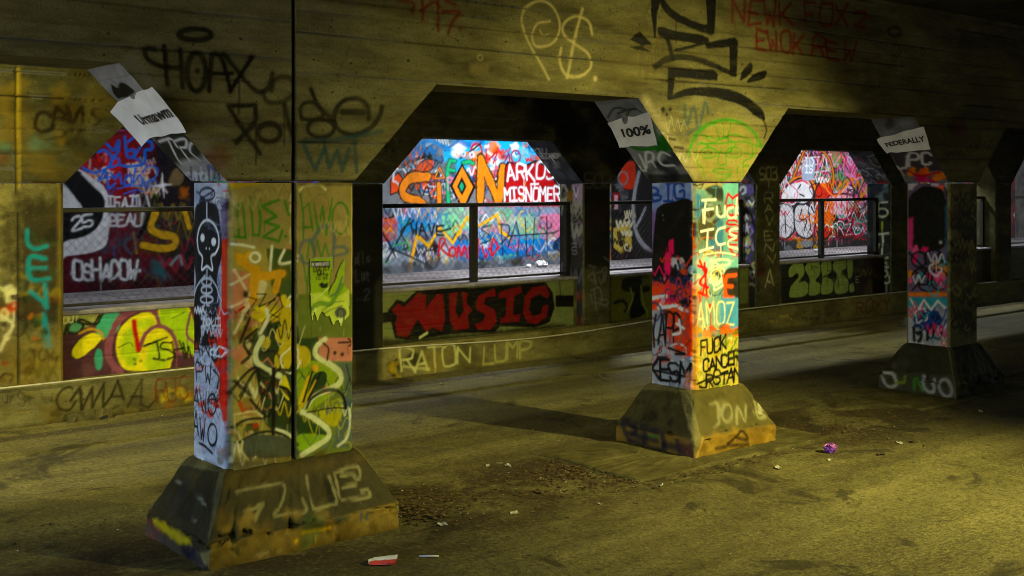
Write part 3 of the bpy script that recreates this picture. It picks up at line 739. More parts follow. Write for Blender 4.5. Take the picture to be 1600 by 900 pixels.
# ---- twin pillar, end face (daylit)
s = SL[0]; s.zoom(280, 260, 3.4615)
s.rect(40, 20, 330, 1700, '#a4adc2', 1, 4); s.clouds((60, 60, 290, 1640), 40, ['#c4cad8', '#8d98b4', '#b4bccd', '#75809c'], (20, 50), 5, (.3, .8))
s.clouds((60, 60, 290, 330), 10, ['#3a4a86', '#5a4a78', '#c8ccd8', '#27305a'], (14, 30), 6, (.5, .9), .4); s.line([(205, 30), (215, 100)], 16, '#d84a64'); s.rect(235, 125, 290, 175, '#d8d4d0', .9, 5); s.line([(235, 132), (290, 136)], 9, '#b8281c')
s.fill([(225, 385), (330, 370), (330, 1330), (215, 1330), (230, 900)], '#c2421f', .95, 20); s.fill([(225, 180), (290, 180), (290, 380), (225, 400)], '#6b5a78', .8, 24)
s.rect(40, 745, 105, 1000, '#c23c22', .95, 18)
s.fill([(100, 200), (190, 200), (222, 300), (230, 480), (205, 600), (215, 760), (195, 950), (90, 950), (80, 760), (88, 600), (68, 460), (80, 300)], '#0d0e14', .97, 12, True)
s.drips((85, 500, 225, 900), 30, '#0d0e14', (30, 90), 6, 4, .9); s.wild((70, 180, 230, 900), 14, ['#2a3050', '#0d0e14', '#7a84a4'], (5, 9), 55, (.4, .8))
s.piece(GD, 'white skeleton drawing on black')
s.line([(150, 290), (190, 315), (212, 370), (214, 430), (196, 470), (172, 490), (180, 560), (150, 540), (122, 558), (126, 492), (104, 455), (98, 385), (115, 320)], 13, '#dfe4ee', .3, closed=True)
s.fill(ell(126, 386, 11, 22), '#e4e8f0', 1, 3, True); s.fill(ell(187, 408, 13, 22), '#e4e8f0', 1, 3, True); s.dot(146, 443, 6, '#e4e8f0'); s.dot(163, 445, 6, '#e4e8f0')
s.line([(150, 560), (146, 700), (152, 900)], 10, '#c9cfdd')
for y, r in ((625, 26), (668, 30), (720, 34), (770, 26)): s.line(ell(148, y, r, 20), 11, '#c9cfdd', .4, .95, True)
s.line([(140, 590), (100, 640), (82, 690), (70, 740)], 11, '#c2c9da'); s.line([(165, 595), (200, 650), (212, 690), (228, 725)], 11, '#c2c9da'); s.line([(212, 690), (205, 735)], 7, '#c2c9da')
s.line([(150, 200), (150, 290)], 13, '#c9cfdd'); s.line([(145, 790), (120, 900)], 12, '#c9cfdd'); s.line([(155, 790), (185, 900)], 12, '#c9cfdd')
s.piece()
s.line(ell(152, 150, 40, 34), 15, '#161c34', closed=True); s.line([(120, 175), (190, 130)], 12, '#161c34'); s.line([(130, 190), (122, 280)], 12, '#161c34')
s.zoom(280, 480, 3.4615)
s.line([(100, 0), (140, 80), (110, 200)], 16, '#c4cada'); s.rect(62, 280, 245, 880, '#b9c0d2', .9, 20); s.clouds((62, 280, 240, 860), 16, ['#cfd4e0', '#98a2ba', '#aab2c8'], (16, 40), 15, (.4, .8))
s.fill([(185, 290), (250, 280), (250, 480), (210, 480), (220, 380)], '#c83c20', .95, 12, True); s.clouds((110, 500, 240, 600), 6, ['#c83c20', '#d85030'], (14, 30), 3, (.8, 1), .3); s.dot(130, 560, 16, '#c83c20')
s.wild((65, 290, 245, 860), 22, ['#e0e4ee', '#7d88a4', '#5a6480', '#c83c20', '#3a4260'], (5, 10), 54, (.3, .8)); s.drips((70, 300, 245, 700), 26, '#8d98b0', (20, 80), 3.5, 4, .6); s.drips((215, 200, 290, 600), 14, '#c83c20', (30, 90), 5, 5, .8)
s.piece(GL, 'stacked black AWO tags')
for p in ([(80, 220), (105, 60), (112, 200)], [(150, 30), (190, 60), (160, 120)], [(80, 130), (112, 120)]): s.line(p, 13, '#10121a', sm=False)
s.text('AN', (75, 270), (175, 260), 110, 12, '#10121a'); s.line(ell(192, 235, 18, 55), 22, '#14141c', .4, 1, True); s.text('PW', (95, 400), (180, 415), 105, 12, '#10121a'); s.line([(185, 340), (215, 380), (205, 440)], 14, '#10121a')
s.text('AW', (72, 545), (162, 560), 105, 13, '#10121a'); s.line(ell(178, 525, 22, 56), 16, '#10121a', closed=True); s.text('AW', (75, 690), (150, 715), 125, 14, '#10121a'); s.line(ell(180, 690, 24, 58), 18, '#10121a', closed=True); s.line([(108, 735), (140, 752), (178, 790)], 16, '#10121a'); s.piece()
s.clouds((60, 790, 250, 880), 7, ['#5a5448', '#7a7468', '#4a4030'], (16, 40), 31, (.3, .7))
s.rect(246, 610, 300, 830, '#8d8698', .8, 20)

s.fill([(208, 0), (300, 0), (300, 600), (236, 620), (216, 480), (226, 300), (206, 200)], '#cc4120', .9, 16)
s.wild((80, 10, 215, 330), 16, ['#0e1018', '#dfe4ee', '#10121a', '#c4cada'], (6, 12), 81, (.8, 1)); s.wild((150, 40, 250, 620), 12, ['#0e1018', '#e0e4ec', '#cc4120'], (6, 11), 82, (.7, 1)); s.wild((70, 330, 230, 780), 9, ['#10121a', '#3a4468'], (5, 9), 83, (.5, .9))
s.drips((85, 20, 240, 500), 26, '#10121a', (20, 70), 5, 12, .85)
# ---- haunch over the twin pillar
s = SH[0]; s.zoom(0, 0, 3)
s.fill([(400, 330), (600, 255), (1080, 800), (1070, 920), (860, 920)], '#8f8f92', 1, 30); s.clouds((430, 280, 1000, 800), 26, ['#a4a4a8', '#74747a', '#b8b8bc', '#5d5d62'], (25, 70), 4, (.3, .8))
s.fill([(520, 395), (550, 410), (570, 385), (632, 430), (560, 462), (535, 440)], '#0e0e12', 1, 6, True)
s.line([(460, 380), (640, 345)], 4, '#5a5a5e', al=.8)
s.fill([(720, 640), (830, 610), (930, 680), (940, 740), (860, 750), (830, 770), (790, 740)], '#0d0d10', .95, 30, True)
s.piece(GL, 'white JPC tag on black'); s.line([(745, 665), (800, 650), (830, 690)], 16, '#c9c9ce', .5); s.line([(790, 660), (830, 740), (850, 765)], 16, '#c9c9ce', .5); s.line([(820, 660), (870, 650), (870, 690), (845, 695), (890, 755)], 14, '#c9c9ce', .5); s.line([(935, 690), (900, 670), (890, 710), (935, 750)], 14, '#c9c9ce', .5); s.piece()
s.wild((870, 770, 1060, 920), 26, ['#20264a', '#b8bccb', '#c83c58', '#3a4a80', '#101018', '#5a8a94', '#d8d8de'], (8, 18), 6, (.7, 1))
s.drips((880, 760, 1060, 850), 16, '#1a1e34', (20, 60), 9, 3); s.drips((880, 760, 1060, 850), 12, '#c4c8d4', (20, 60), 8, 4)

# ---- single pillar, end face
s = SL[1]; s.zoom(900, 140, 3.2143)
s.rect(355, 430, 620, 1500, '#8c9ccc', 1, 4); s.clouds((370, 440, 580, 620), 12, ['#a8b8dc', '#6f86c4', '#b4c0dc', '#5a70b0'], (18, 40), 3, (.5, .9)); s.piece(GL, 'blue BIG lettering'); s.text('BIG', (385, 562), (560, 552), 78, 15, '#33519e'); s.piece(); s.text('DE', (455, 480), (530, 470), 26, 6, '#4a5cb0')
s.rect(360, 600, 400, 830, '#8a5a9a', .8, 30); s.rect(360, 820, 400, 1500, '#d8582a', .9, 20)
s.fill([(395, 900), (398, 640), (420, 585), (470, 568), (590, 575), (590, 920), (540, 900)], '#0b0a0c', 1, 6, True); s.fill([(455, 800), (470, 755), (490, 750), (492, 860), (460, 880)], '#e0406c', 1, 5); s.line([(370, 900), (385, 850), (400, 900)], 10, '#e0e0e4'); s.dot(436, 632, 5, '#6a6a6c'); s.dot(440, 655, 4, '#6a6a6c')
for x in (425, 460, 520): s.line([(x, 770), (x + 4, 900)], 12, '#0b0a0c')
s.zoom(980, 400, 2.6471)
s.fill([(85, -10), (285, -10), (285, 150), (85, 150)], '#14121a', 1, 10); s.clouds((90, 0, 260, 230), 8, ['#e23d72', '#d8d4dc', '#14121a', '#5a5a86'], (16, 34), 7, (.8, 1), .3); s.line([(170, 0), (165, 80), (170, 165)], 34, '#e23d72', .3)
for p in ([(95, 20), (120, 110), (140, 30), (150, 130)], [(150, 60), (180, 110), (200, 40), (215, 120)], [(210, 20), (235, 110)]): s.line(p, 13, '#0e0c10', sm=False)
s.clouds((230, 10, 285, 160), 6, ['#5a6a8a', '#d8602c', '#8a9ab4'], (12, 24), 9, (.8, 1), .3)
s.fill([(85, 100), (285, 130), (285, 420), (180, 410), (160, 250), (85, 240)], '#d9572a', .97, 12); s.clouds((90, 150, 250, 240), 6, ['#2a2a48', '#d9572a', '#16121a'], (12, 26), 4, (.8, 1), .3)
s.line([(100, 175), (160, 165), (130, 215), (200, 205), (250, 232)], 15, '#e0e0e6', .3, sm=False)
s.fill([(85, 225), (145, 225), (165, 330), (200, 410), (285, 430), (285, 560), (85, 560)], '#9fa5b6', .97, 12); s.clouds((90, 240, 260, 550), 12, ['#b8bdca', '#7d8498', '#aab0c0'], (14, 34), 6, (.4, .8)); s.fill([(165, 240), (285, 230), (285, 420), (200, 400)], '#d9572a', .9, 14)
s.wild((90, 0, 280, 240), 16, ['#0e0c10', '#e23d72', '#e0dce4', '#3a3a6a', '#d9572a'], (5, 11), 47, (.7, 1)); s.wild((90, 240, 280, 550), 22, ['#d8dce6', '#5a6074', '#1a181c', '#c84a24', '#8a90a4'], (4, 8), 48, (.4, .9)); s.drips((95, 150, 275, 420), 22, '#d9572a', (15, 50), 4, 5, .7)
s.piece(GL, 'black scrawled lettering halfway up'); s.text('YAPP', (95, 375), (225, 365), 120, 11, '#100e10', gap=.1); s.line([(170, 380), (240, 405), (200, 405)], 12, '#100e10', sm=False); s.line([(215, 265), (220, 315), (190, 325)], 11, '#e0e0e6'); s.line([(205, 280), (235, 300)], 10, '#e0e0e6')
s.piece(GL, 'thick black lettering at the foot'); s.text('KESM', (95, 510), (260, 520), 78, 15, '#0e0d10', gap=.08); s.line([(95, 470), (270, 505)], 10, '#0e0d10'); s.piece(); s.line([(125, 418), (165, 418)], 9, '#20202a')
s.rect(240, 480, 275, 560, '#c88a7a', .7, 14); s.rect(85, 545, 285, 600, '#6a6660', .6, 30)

# ---- single pillar, roadside face
s = SF[1]; s.zoom(900, 140, 3.2143)
s.rect(560, 455, 860, 1500, '#7f9c90', 1, 4); s.rect(735, 470, 860, 900, '#7db9b6', 1, 10)
s.rect(560, 450, 735, 500, '#b0a878', .9, 20); s.fill([(650, 500), (700, 480), (738, 500), (736, 560), (690, 540)], '#1c1a10', .9, 12, True); s.fill([(604, 520), (640, 560), (690, 620), (735, 640), (735, 850), (690, 840), (640, 700), (604, 640)], '#3a86ba', .95, 10, True); s.fill([(620, 640), (690, 600), (700, 720), (650, 760), (620, 720)], '#4e4220', .95, 14, True)
s.rect(560, 480, 604, 680, '#a8a88a', .9, 10); s.rect(560, 670, 602, 810, '#e2622a', .97, 8); s.rect(560, 805, 640, 1000, '#a8bcb4', .9, 14)
s.fill([(660, 830), (735, 830), (735, 900), (640, 900)], '#4a4a40', .8, 14)
s.wild((570, 470, 850, 900), 12, ['#2a2a22', '#5f9cb0', '#d86a34', '#c8d0b8', '#8a8a5a', '#b83a2a', '#1c1a14'], (5, 12), 44, (.5, .95)); s.drips((600, 480, 830, 860), 26, '#c8d8cc', (12, 40), 3, 3, .5)
s.piece(GL, 'red vertical lettering behind the white words'); RDD = '#c4242e'
for ch, y in zip('MCSSEX', (568, 632, 700, 745, 800, 858)): s.text(ch, (752 + (y - 568) * .08, y), (808 + (y - 568) * .08, y), 50, 13, RDD, gap=0)
s.rect(600, 540, 760, 830, '#5a5a40', .35, 40)
s.piece(GL, 'cream painted words in two lines'); C = '#fdfdea'
for p in ([(652, 555), (648, 610), (645, 670)], [(634, 556), (702, 552)], [(638, 606), (690, 598)], [(708, 588), (710, 625), (728, 640), (746, 625), (748, 588)], [(790, 590), (765, 600), (758, 625), (775, 645), (798, 638)], [(808, 548), (804, 600), (802, 645)], [(830, 580), (806, 605), (832, 645)],
          [(628, 712), (690, 700)], [(662, 705), (656, 800)], [(622, 812), (690, 792)], [(748, 690), (714, 704), (702, 745), (716, 778), (750, 772)], [(822, 698), (780, 702), (772, 722), (806, 742), (768, 760), (772, 790), (822, 800)]): s.line(p, 11, C, .2)
s.piece()
for p in ([(640, 830), (720, 818), (800, 830)], [(660, 860), (740, 850), (790, 862)], [(700, 830), (690, 900), (740, 880), (760, 900)], [(650, 880), (690, 862), (680, 905)]): s.line(p, 9, '#e6ead0')
s.zoom(980, 400, 2.6471)
s.rect(275, 0, 480, 130, '#8cc0c4', .7, 20); s.clouds((290, 0, 460, 300), 12, ['#b8d8d0', '#5f9cc8', '#3a3a34', '#c8c8b0'], (16, 32), 14, (.7, .95), .3)
s.wild((285, 0, 470, 330), 22, ['#d8e0d0', '#c83a28', '#3a6a94', '#1a1812', '#e07a34', '#8ab0a8', '#d8c870'], (4, 9), 45, (.6, 1)); s.drips((285, 100, 470, 330), 20, '#1c1812', (10, 30), 2.5, 6, .6)
for p in ([(292, 40), (330, 60), (300, 110), (335, 130)], [(300, 20), (325, 90), (310, 160)], [(295, 150), (335, 170)], [(320, 30), (330, 180)]): s.line(p, 12, '#d63826', .4)
for p in ([(345, 20), (410, 15), (420, 35), (350, 45)], [(350, 60), (395, 50), (400, 90), (360, 110), (345, 80)], [(370, 95), (360, 140), (400, 120)], [(385, 60), (405, 130)], [(350, 20), (345, 110)]): s.line(p, 9, '#e8e8d0', .3)
s.fill([(400, 70), (450, 45), (468, 80), (466, 170), (410, 175)], '#191610', .95, 8, True); s.piece(); s.text('E', (402, 165), (455, 165), 78, 15, '#e26a22'); s.line([(395, 80), (412, 160)], 13, '#e26a22')
s.rect(380, 172, 480, 300, '#5f9cc8', .95, 10); s.rect(290, 170, 385, 290, '#8fb0a4', .8, 16); s.dot(345, 210, 14, '#d63826'); s.line([(300, 170), (315, 280)], 14, '#d85a34')
s.piece(GL, 'cream outlined lettering'); s.text('AMOZ', (290, 285), (452, 285), 95, 9, '#d8d8b4'); s.piece()
s.clouds((290, 290, 460, 350), 10, ['#e26a28', '#c8a850', '#d88a50', '#6a5a30'], (14, 28), 4, (.7, .95), .3)
s.fill([(275, 340), (480, 330), (480, 580), (275, 580)], '#cbbb62', .95, 14); s.clouds((285, 350, 470, 550), 14, ['#d8cc84', '#b4a040', '#8a9a3a', '#d8b070'], (14, 34), 16, (.4, .8)); s.line([(430, 390), (455, 340)], 9, '#5a8a2a'); s.line([(400, 400), (440, 420), (465, 380)], 8, '#6a9a2a')
s.rect(275, 120, 295, 560, '#d87844', .5, 10)
s.wild((285, 340, 470, 560), 16, ['#8a8438', '#e0d89a', '#6a8a34', '#c87a4a'], (4, 8), 46, (.4, .8))
s.piece(GL, 'black painted words at the foot'); s.text('FUCK', (305, 412), (412, 382), 62, 11, '#0f0d08', gap=.15); s.text('CANCER', (316, 478), (470, 442), 50, 12, '#0f0d08', gap=.12); s.text('JRSTAN', (300, 545), (470, 515), 52, 12, '#0f0d08', gap=.02); s.line([(290, 530), (360, 500), (440, 480)], 10, '#0f0d08'); s.piece()
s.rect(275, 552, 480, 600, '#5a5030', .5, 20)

# ---- haunch over the single pillar
s = SH[1]; s.zoom(900, 140, 3.2143)
s.fill([(80, 50), (340, 30), (610, 440), (360, 460)], '#85868a', 1, 20); s.clouds((100, 60, 580, 430), 26, ['#9a9a9e', '#6a6c72', '#a8a8ac', '#54565c'], (20, 55), 6, (.3, .8))
s.clouds((300, 330, 600, 440), 12, ['#2c3038', '#3a3e46', '#20242a'], (25, 50), 7, (.6, .9)); 
for p in ([(160, 140), (185, 100), (225, 92), (250, 105), (210, 120)], [(255, 130), (270, 105), (300, 100), (330, 115)], [(230, 105), (300, 95)]): s.line(p, 10, '#20381c')
s.line([(262, 278), (310, 298), (380, 295), (430, 270)], 24, '#2c7824', .4); s.fill([(400, 300), (415, 240), (450, 225), (495, 250), (480, 300), (430, 320)], '#256a20', .95, 14, True); s.line([(430, 260), (380, 180)], 20, '#2c7824', .6, .7)
s.piece(GL, 'white JPC tag'); W_ = '#d4d6da'; s.line([(320, 330), (350, 400), (330, 405), (320, 385)], 14, W_); s.line([(355, 390), (350, 320), (385, 320), (385, 355), (360, 365)], 14, W_); s.line([(385, 365), (400, 390)], 12, W_); s.line([(470, 330), (430, 315), (415, 350), (440, 380), (492, 380)], 15, W_); s.piece()
s.line([(510, 300), (535, 290)], 14, '#2a2a24'); s.rect(360, 425, 610, 470, '#16181c', .8, 16)  # near-black strip paints the shadow line at the pillar top

# ---- darkest pillar and its haunch
s = SL[2]; s.zoom(1340, 160, 1.875)
s.rect(130, 200, 300, 740, '#6a5a74', 1, 4); s.clouds((145, 220, 275, 300), 10, ['#d8568a', '#e07a3a', '#c8c0d0', '#3a4a6a'], (12, 26), 3, (.7, 1), .3)
s.fill([(148, 300), (165, 262), (205, 245), (252, 262), (262, 340), (252, 425), (160, 425)], '#08080a', 1, 6, True); s.rect(140, 340, 162, 430, '#d8568a', .9, 8); s.rect(258, 300, 290, 560, '#4a7a94', .9, 8); s.dot(243, 410, 4, '#c8c8c8')
s.clouds((150, 430, 270, 560), 16, ['#d83a78', '#3a94a0', '#d88a3a', '#e06a94', '#20202a'], (10, 22), 5, (.8, 1), .3)
s.piece(GD, 'black looping doodles over pink and blue-green paint')
for p in (ell(180, 460, 22, 22), ell(222, 455, 26, 24), ell(190, 510, 30, 24), ell(240, 520, 24, 30)): s.line(p, 6, '#0c0a0c', closed=True)
for p in ([(150, 440), (200, 500), (160, 550)], [(210, 430), (205, 560)], [(240, 440), (180, 540), (265, 560)], [(160, 270), (150, 330)], [(255, 250), (272, 300)]): s.line(p, 6, '#0c0a0c')
s.piece()
s.rect(140, 556, 290, 570, '#d87a2c', .9, 6); s.rect(140, 570, 290, 605, '#3a8c96', .95, 10); s.fill([(140, 600), (290, 600), (290, 730), (140, 730)], '#a4a4aa', .95, 10); s.clouds((150, 600, 270, 710), 8, ['#c0c0c6', '#7a7a82'], (12, 24), 6, (.5, .8))
s.piece(GL, 'black scrawl on grey at the foot'); s.fill([(165, 640), (180, 610), (225, 608), (250, 640), (215, 655)], '#0c0a0c', 1, 4, True); s.text('GYO', (165, 695), (250, 690), 45, 9, '#0c0a0c'); s.piece()
s.wild((148, 560, 275, 720), 16, ['#0c0a0c', '#3a8c96', '#c83a6a', '#d8d8dc', '#2a4a8a', '#c84a2a'], (4, 7), 84, (.6, .95)); s.wild((150, 440, 272, 550), 8, ['#d83a78', '#3a94a0', '#0c0a0c', '#d8d0dc'], (4, 7), 85, (.6, .95))
s = SF[2]; s.zoom(1340, 160, 1.875)
s.clouds((275, 240, 360, 700), 22, ['#4a4630', '#2e2c1e', '#6a6240', '#3a3a2c'], (14, 34), 3, (.5, .9)); s.wild((280, 250, 355, 690), 34, ['#0c0b08', '#14130e', '#a89c68', '#23302c', '#6a3a24'], (5, 9), 7, (.6, .95)); s.text('A', (325, 440), (350, 435), 35, 5, '#a89c60')
s = SH[2]; s.zoom(1340, 160, 1.875)
s.fill([(30, 40), (200, 30), (290, 250), (130, 260)], '#717176', 1, 14); s.clouds((60, 60, 260, 230), 16, ['#8a8a90', '#5a5a60', '#3a3440'], (16, 34), 5, (.4, .8)); s.fill([(90, 140), (235, 135), (262, 200), (125, 210)], '#3a3240', .9, 14); s.piece(GL, 'white JPC tag'); s.text('JPC', (115, 192), (225, 182), 34, 8, '#c8c4cc'); s.piece()
s.clouds((125, 195, 280, 250), 10, ['#e06a2a', '#d84a84', '#e08a3a', '#b83a6a'], (12, 24), 8, (.8, 1), .4); s.line([(150, 200), (180, 215), (240, 205)], 8, '#b02a1c')

# ---- plinths
s = SPF[0]; s.zoom(200, 680, 3.3333)
s.fill([(300, 100), (1240, 40), (1400, 335), (900, 460), (440, 560), (380, 560)], '#39341c', .9, 14); s.clouds((450, 120, 1350, 520), 26, ['#3d3820', '#2c2814', '#4a4426', '#514a2a'], (35, 90), 3, (.3, .8))
s.fill([(340, 190), (560, 170), (1210, 95), (1230, 120), (700, 235), (480, 280)], '#5a4c24', .55, 40)
s.piece(GL, 'chalky outlined FLUE lettering'); K = '#b4ae80'
for p in ([(545, 285), (600, 268), (700, 252), (786, 246), (790, 300), (765, 370), (735, 400)], [(578, 385), (640, 368), (680, 348), (650, 400), (640, 430)], [(735, 412), (830, 400), (905, 385), (885, 320)], [(905, 205), (920, 290), (945, 372), (1000, 362), (1062, 342), (1045, 270), (1020, 205)], [(1050, 190), (1066, 260), (1085, 325), (1150, 325), (1230, 312), (1222, 275), (1190, 285)], [(1060, 185), (1110, 165), (1160, 150), (1180, 175), (1178, 215), (1155, 214), (1150, 192), (1090, 205)], [(1092, 265), (1130, 255), (1165, 246)]): s.line(p, 13, K, .6, .55, rough=1.1)
s.piece()
s.fill([(425, 560), (900, 455), (1400, 335), (1445, 480), (1000, 600), (410, 740), (400, 640)], '#857038', .8, 10); s.clouds((430, 400, 1430, 700), 26, ['#8f7a40', '#655325', '#a08a4a', '#594a20'], (30, 80), 5, (.3, .7)); s.fill([(400, 640), (800, 580), (1430, 460), (1450, 520), (900, 700), (400, 760)], '#3a2c10', .5, 60)
s.line([(1392, 340), (1432, 400), (1440, 465)], 12, '#d8c47a', .5, .7)
s.line([(895, 502), (960, 488), (1038, 474)], 20, '#c9a61e', .5); s.dot(868, 552, 15, '#c9a61e'); s.line([(968, 520), (972, 552)], 14, '#a88f24'); s.fill([(890, 430), (1000, 420), (960, 570), (900, 580)], '#3c5a34', .6, 40, True); s.line([(1190, 395), (1195, 440)], 14, '#2f5560', .5, .8); s.line([(1225, 392), (1230, 435)], 14, '#2f5560', .5, .8); s.rect(1050, 410, 1130, 440, '#2f4a44', .6, 20)
s.wild((620, 590, 830, 645), 9, ['#b8a878', '#8a7a50'], (5, 9), 4, (.3, .6)); s.rect(790, 440, 1050, 480, '#241c0c', .5, 30)
s = SPL[0]; s.zoom(200, 680, 3.3333)
s.fill([(60, 380), (330, 140), (540, 180), (470, 600), (400, 600)], '#26231a', .92, 14); s.clouds((120, 200, 470, 540), 14, ['#2c2920', '#1c1a14', '#3a362a'], (30, 70), 3, (.4, .8)); s.clouds((300, 170, 420, 260), 4, ['#5a5030', '#3a3420'], (20, 40), 9, (.4, .7))
for x, y in ((440, 310), (455, 340), (400, 420), (330, 230)): s.line([(x - 15, y - 10), (x + 15, y + 14)], 6, '#a8a8a0', al=.6)
s.fill([(70, 385), (400, 560), (420, 740), (100, 560)], '#3a3434', .9, 12); s.clouds((90, 420, 200, 520), 6, ['#5a3a32', '#4a4242', '#6a4a44'], (25, 45), 4, (.6, .9)); s.fill([(190, 425), (280, 470), (375, 545), (360, 590), (270, 540), (190, 470)], '#a4962a', .9, 24, True); s.clouds((280, 540, 410, 680), 7, ['#1c1c2a', '#26263a', '#14141a'], (25, 50), 6, (.6, .9))
s = SPF[1]; s.zoom(980, 400, 2.6471)
s.fill([(230, 545), (490, 530), (560, 560), (640, 690), (450, 715), (285, 745), (255, 640)], '#5d5630', .9, 10); s.clouds((280, 560, 600, 700), 16, ['#6a6238', '#4a4424', '#757048'], (20, 45), 3, (.3, .7))
s.piece(GL, 'faint chalk lettering on the slope'); 
for p in ([(320, 610), (352, 610), (358, 680), (340, 705)], ell(390, 645, 20, 36), [(430, 690), (435, 620), (465, 680), (468, 610)], [(505, 600), (520, 665), (545, 660)], [(545, 600), (570, 650), (585, 670)]): s.line(p, 11, '#bcb892', .7, .4, rough=1.0)
s.piece(); s.wild((500, 560, 590, 660), 8, ['#c8c4a0', '#a8a480'], (5, 9), 4, (.4, .7))
s.fill([(285, 745), (450, 715), (650, 680), (660, 790), (290, 870)], '#8c7136', .85, 8); s.clouds((290, 720, 640, 850), 14, ['#9a7e3e', '#6f5626', '#a88c4a'], (20, 45), 5, (.3, .7)); s.piece(GL, 'black tag on the band'); s.line([(415, 775), (450, 720), (490, 760), (430, 745)], 12, '#241c0a', al=.9); s.line([(360, 795), (430, 782), (498, 778), (400, 825)], 12, '#241c0a', al=.9, sm=False); s.piece()
s.line([(290, 745), (288, 860)], 10, '#c4a868', .6, .5)
s = SPL[1]; s.zoom(980, 400, 2.6471)
s.fill([(-60, 690), (20, 560), (60, 545), (250, 555), (290, 745), (280, 760)], '#3a3620', .9, 10); s.clouds((20, 580, 260, 700), 12, ['#2a2716', '#4a4528', '#1c1a10'], (20, 45), 3, (.4, .8)); s.wild((60, 600, 250, 690), 8, ['#15140c', '#5a5638'], (7, 12), 5, (.4, .7))
s.fill([(-60, 690), (280, 750), (290, 870), (-60, 790)], '#7a6434', .9, 8); s.text('BEH', (10, 770), (235, 840), 80, 26, '#191a2c', gap=.12, al=.8, soft=.6); s.line([(110, 740), (150, 745)], 10, '#3a6a34'); s.fill([(225, 770), (285, 770), (290, 860), (235, 850)], '#4a2a34', .8, 16)
s = SPL[2]; s.zoom(1340, 160, 1.875)
s.fill([(40, 790), (100, 700), (280, 700), (300, 800)], '#26241a', .9, 10); s.wild((120, 720, 250, 770), 5, ['#3a3a38', '#4a4a48'], (6, 10), 3, (.5, .8)); s.fill([(40, 785), (300, 800), (300, 880), (40, 860)], '#3c3930', .9, 8); s.piece(GL, 'white and green looping letters on the band')
s.line([(80, 790), (90, 830), (120, 825), (115, 795), (80, 790)], 8, '#b8b8b4', al=.85); s.line([(118, 820), (145, 818), (150, 800)], 7, '#7a8a34', al=.85); s.line([(170, 840), (182, 805), (195, 842)], 7, '#4f8a3a', al=.85); s.line([(200, 800), (205, 840), (228, 845), (232, 810)], 8, '#a8a8a8', al=.85); s.line(ell(265, 835, 18, 26), 8, '#a4a4a4', .4, .85, True); s.piece(); s.dot(70, 800, 14, '#6a5a5a', .7)
s = SPF[2]; s.zoom(1340, 160, 1.875)
s.fill([(260, 700), (380, 700), (440, 800), (290, 830)], '#221f14', .9, 10); s.fill([(285, 810), (445, 790), (450, 850), (290, 880)], '#2c2818', .9, 8); s.text('WGAL', (330, 830), (425, 815), 30, 8, '#0e0d08'); s.line([(295, 800), (310, 840)], 8, '#6a7a2a')

# ---- second arcade
s = S2; s.zoom(0, 0, 3)
s.meters(); s.wild((0.2, 2.3, 22, 3.9), 30, ['#2a2617', '#3a3420', '#1c1a12', '#4a4630'], (0.02, 0.05), 6, (.2, .5)); s.zoom(0, 0, 3)
s.clouds((-40, 330, 480, 880), 22, ['#6a5a24', '#4a3d16', '#8a7630', '#5d4f20'], (40, 110), 3, (.15, .45)); s.line([(85, 320), (88, 880)], 12, '#c0aa54', .6, .75); s.line([(74, 310), (76, 900)], 11, '#15120a', .3); s.clouds((120, 650, 260, 700), 5, ['#3f6a60', '#6a8070'], (25, 50), 6, (.2, .4)); s.rect(0, 670, 45, 720, '#4a7a70', .5, 30); s.rect(0, 710, 40, 760, '#6a3a2a', .5, 30)  # pale upright line paints the bright highlight on the bevelled edge
s.piece(GL, 'black CAVIS tag on the lit corner'); D = '#2a220c'
s.line([(238, 545), (205, 525), (172, 548), (165, 590), (190, 618), (232, 612), (252, 588)], 22, D, al=.97); s.line([(246, 590), (262, 510), (282, 512), (330, 576)], 20, D, al=.97); s.line([(255, 552), (305, 560)], 18, D, al=.97); s.line([(310, 495), (345, 575), (378, 505)], 20, D, al=.97, sm=False); s.line([(385, 500), (392, 575)], 18, D, al=.8); s.line([(470, 515), (435, 510), (440, 545), (475, 560), (440, 590)], 16, D, al=.7); s.piece()
s.line([(215, 655), (290, 640), (320, 615), (400, 605)], 16, D, al=.6); s.line([(300, 620), (330, 690)], 14, D, al=.5); s.line([(345, 690), (370, 620), (400, 680)], 14, D, al=.5)
s.zoom(0, 280, 2.25)
s.rect(60, 60, 224, 520, '#1f1a10', .85, 60); s.wild((62, 150, 222, 720), 22, ['#2c2614', '#5a4a1c', '#14110a', '#3a4a2a', '#6a3a1c', '#8a7a3a'], (7, 14), 71, (.4, .85)); s.wild((-10, 120, 56, 720), 14, ['#1c180e', '#5a4a20', '#a8a070', '#7a3a1a'], (7, 12), 72, (.4, .8)); s.clouds((70, 120, 220, 480), 12, ['#1c1812', '#3a3020', '#4a3a20'], (25, 50), 6, (.4, .7)); s.rect(0, 100, 56, 460, '#241e14', .6, 40)
s.piece(GL, 'blue-green vertical tag'); T_ = '#2f8f98'
s.line([(95, 180), (98, 225), (125, 245), (165, 235)], 15, T_, .4, .9); s.line([(160, 280), (105, 275), (108, 350), (172, 350)], 15, T_, .4, .9); s.line([(110, 312), (160, 312)], 13, T_, .4, .9); s.line([(108, 395), (150, 430), (165, 452), (158, 368)], 16, T_, .4, .9, sm=False); s.line([(152, 478), (160, 520), (170, 585)], 20, T_, .5, .85); s.piece()
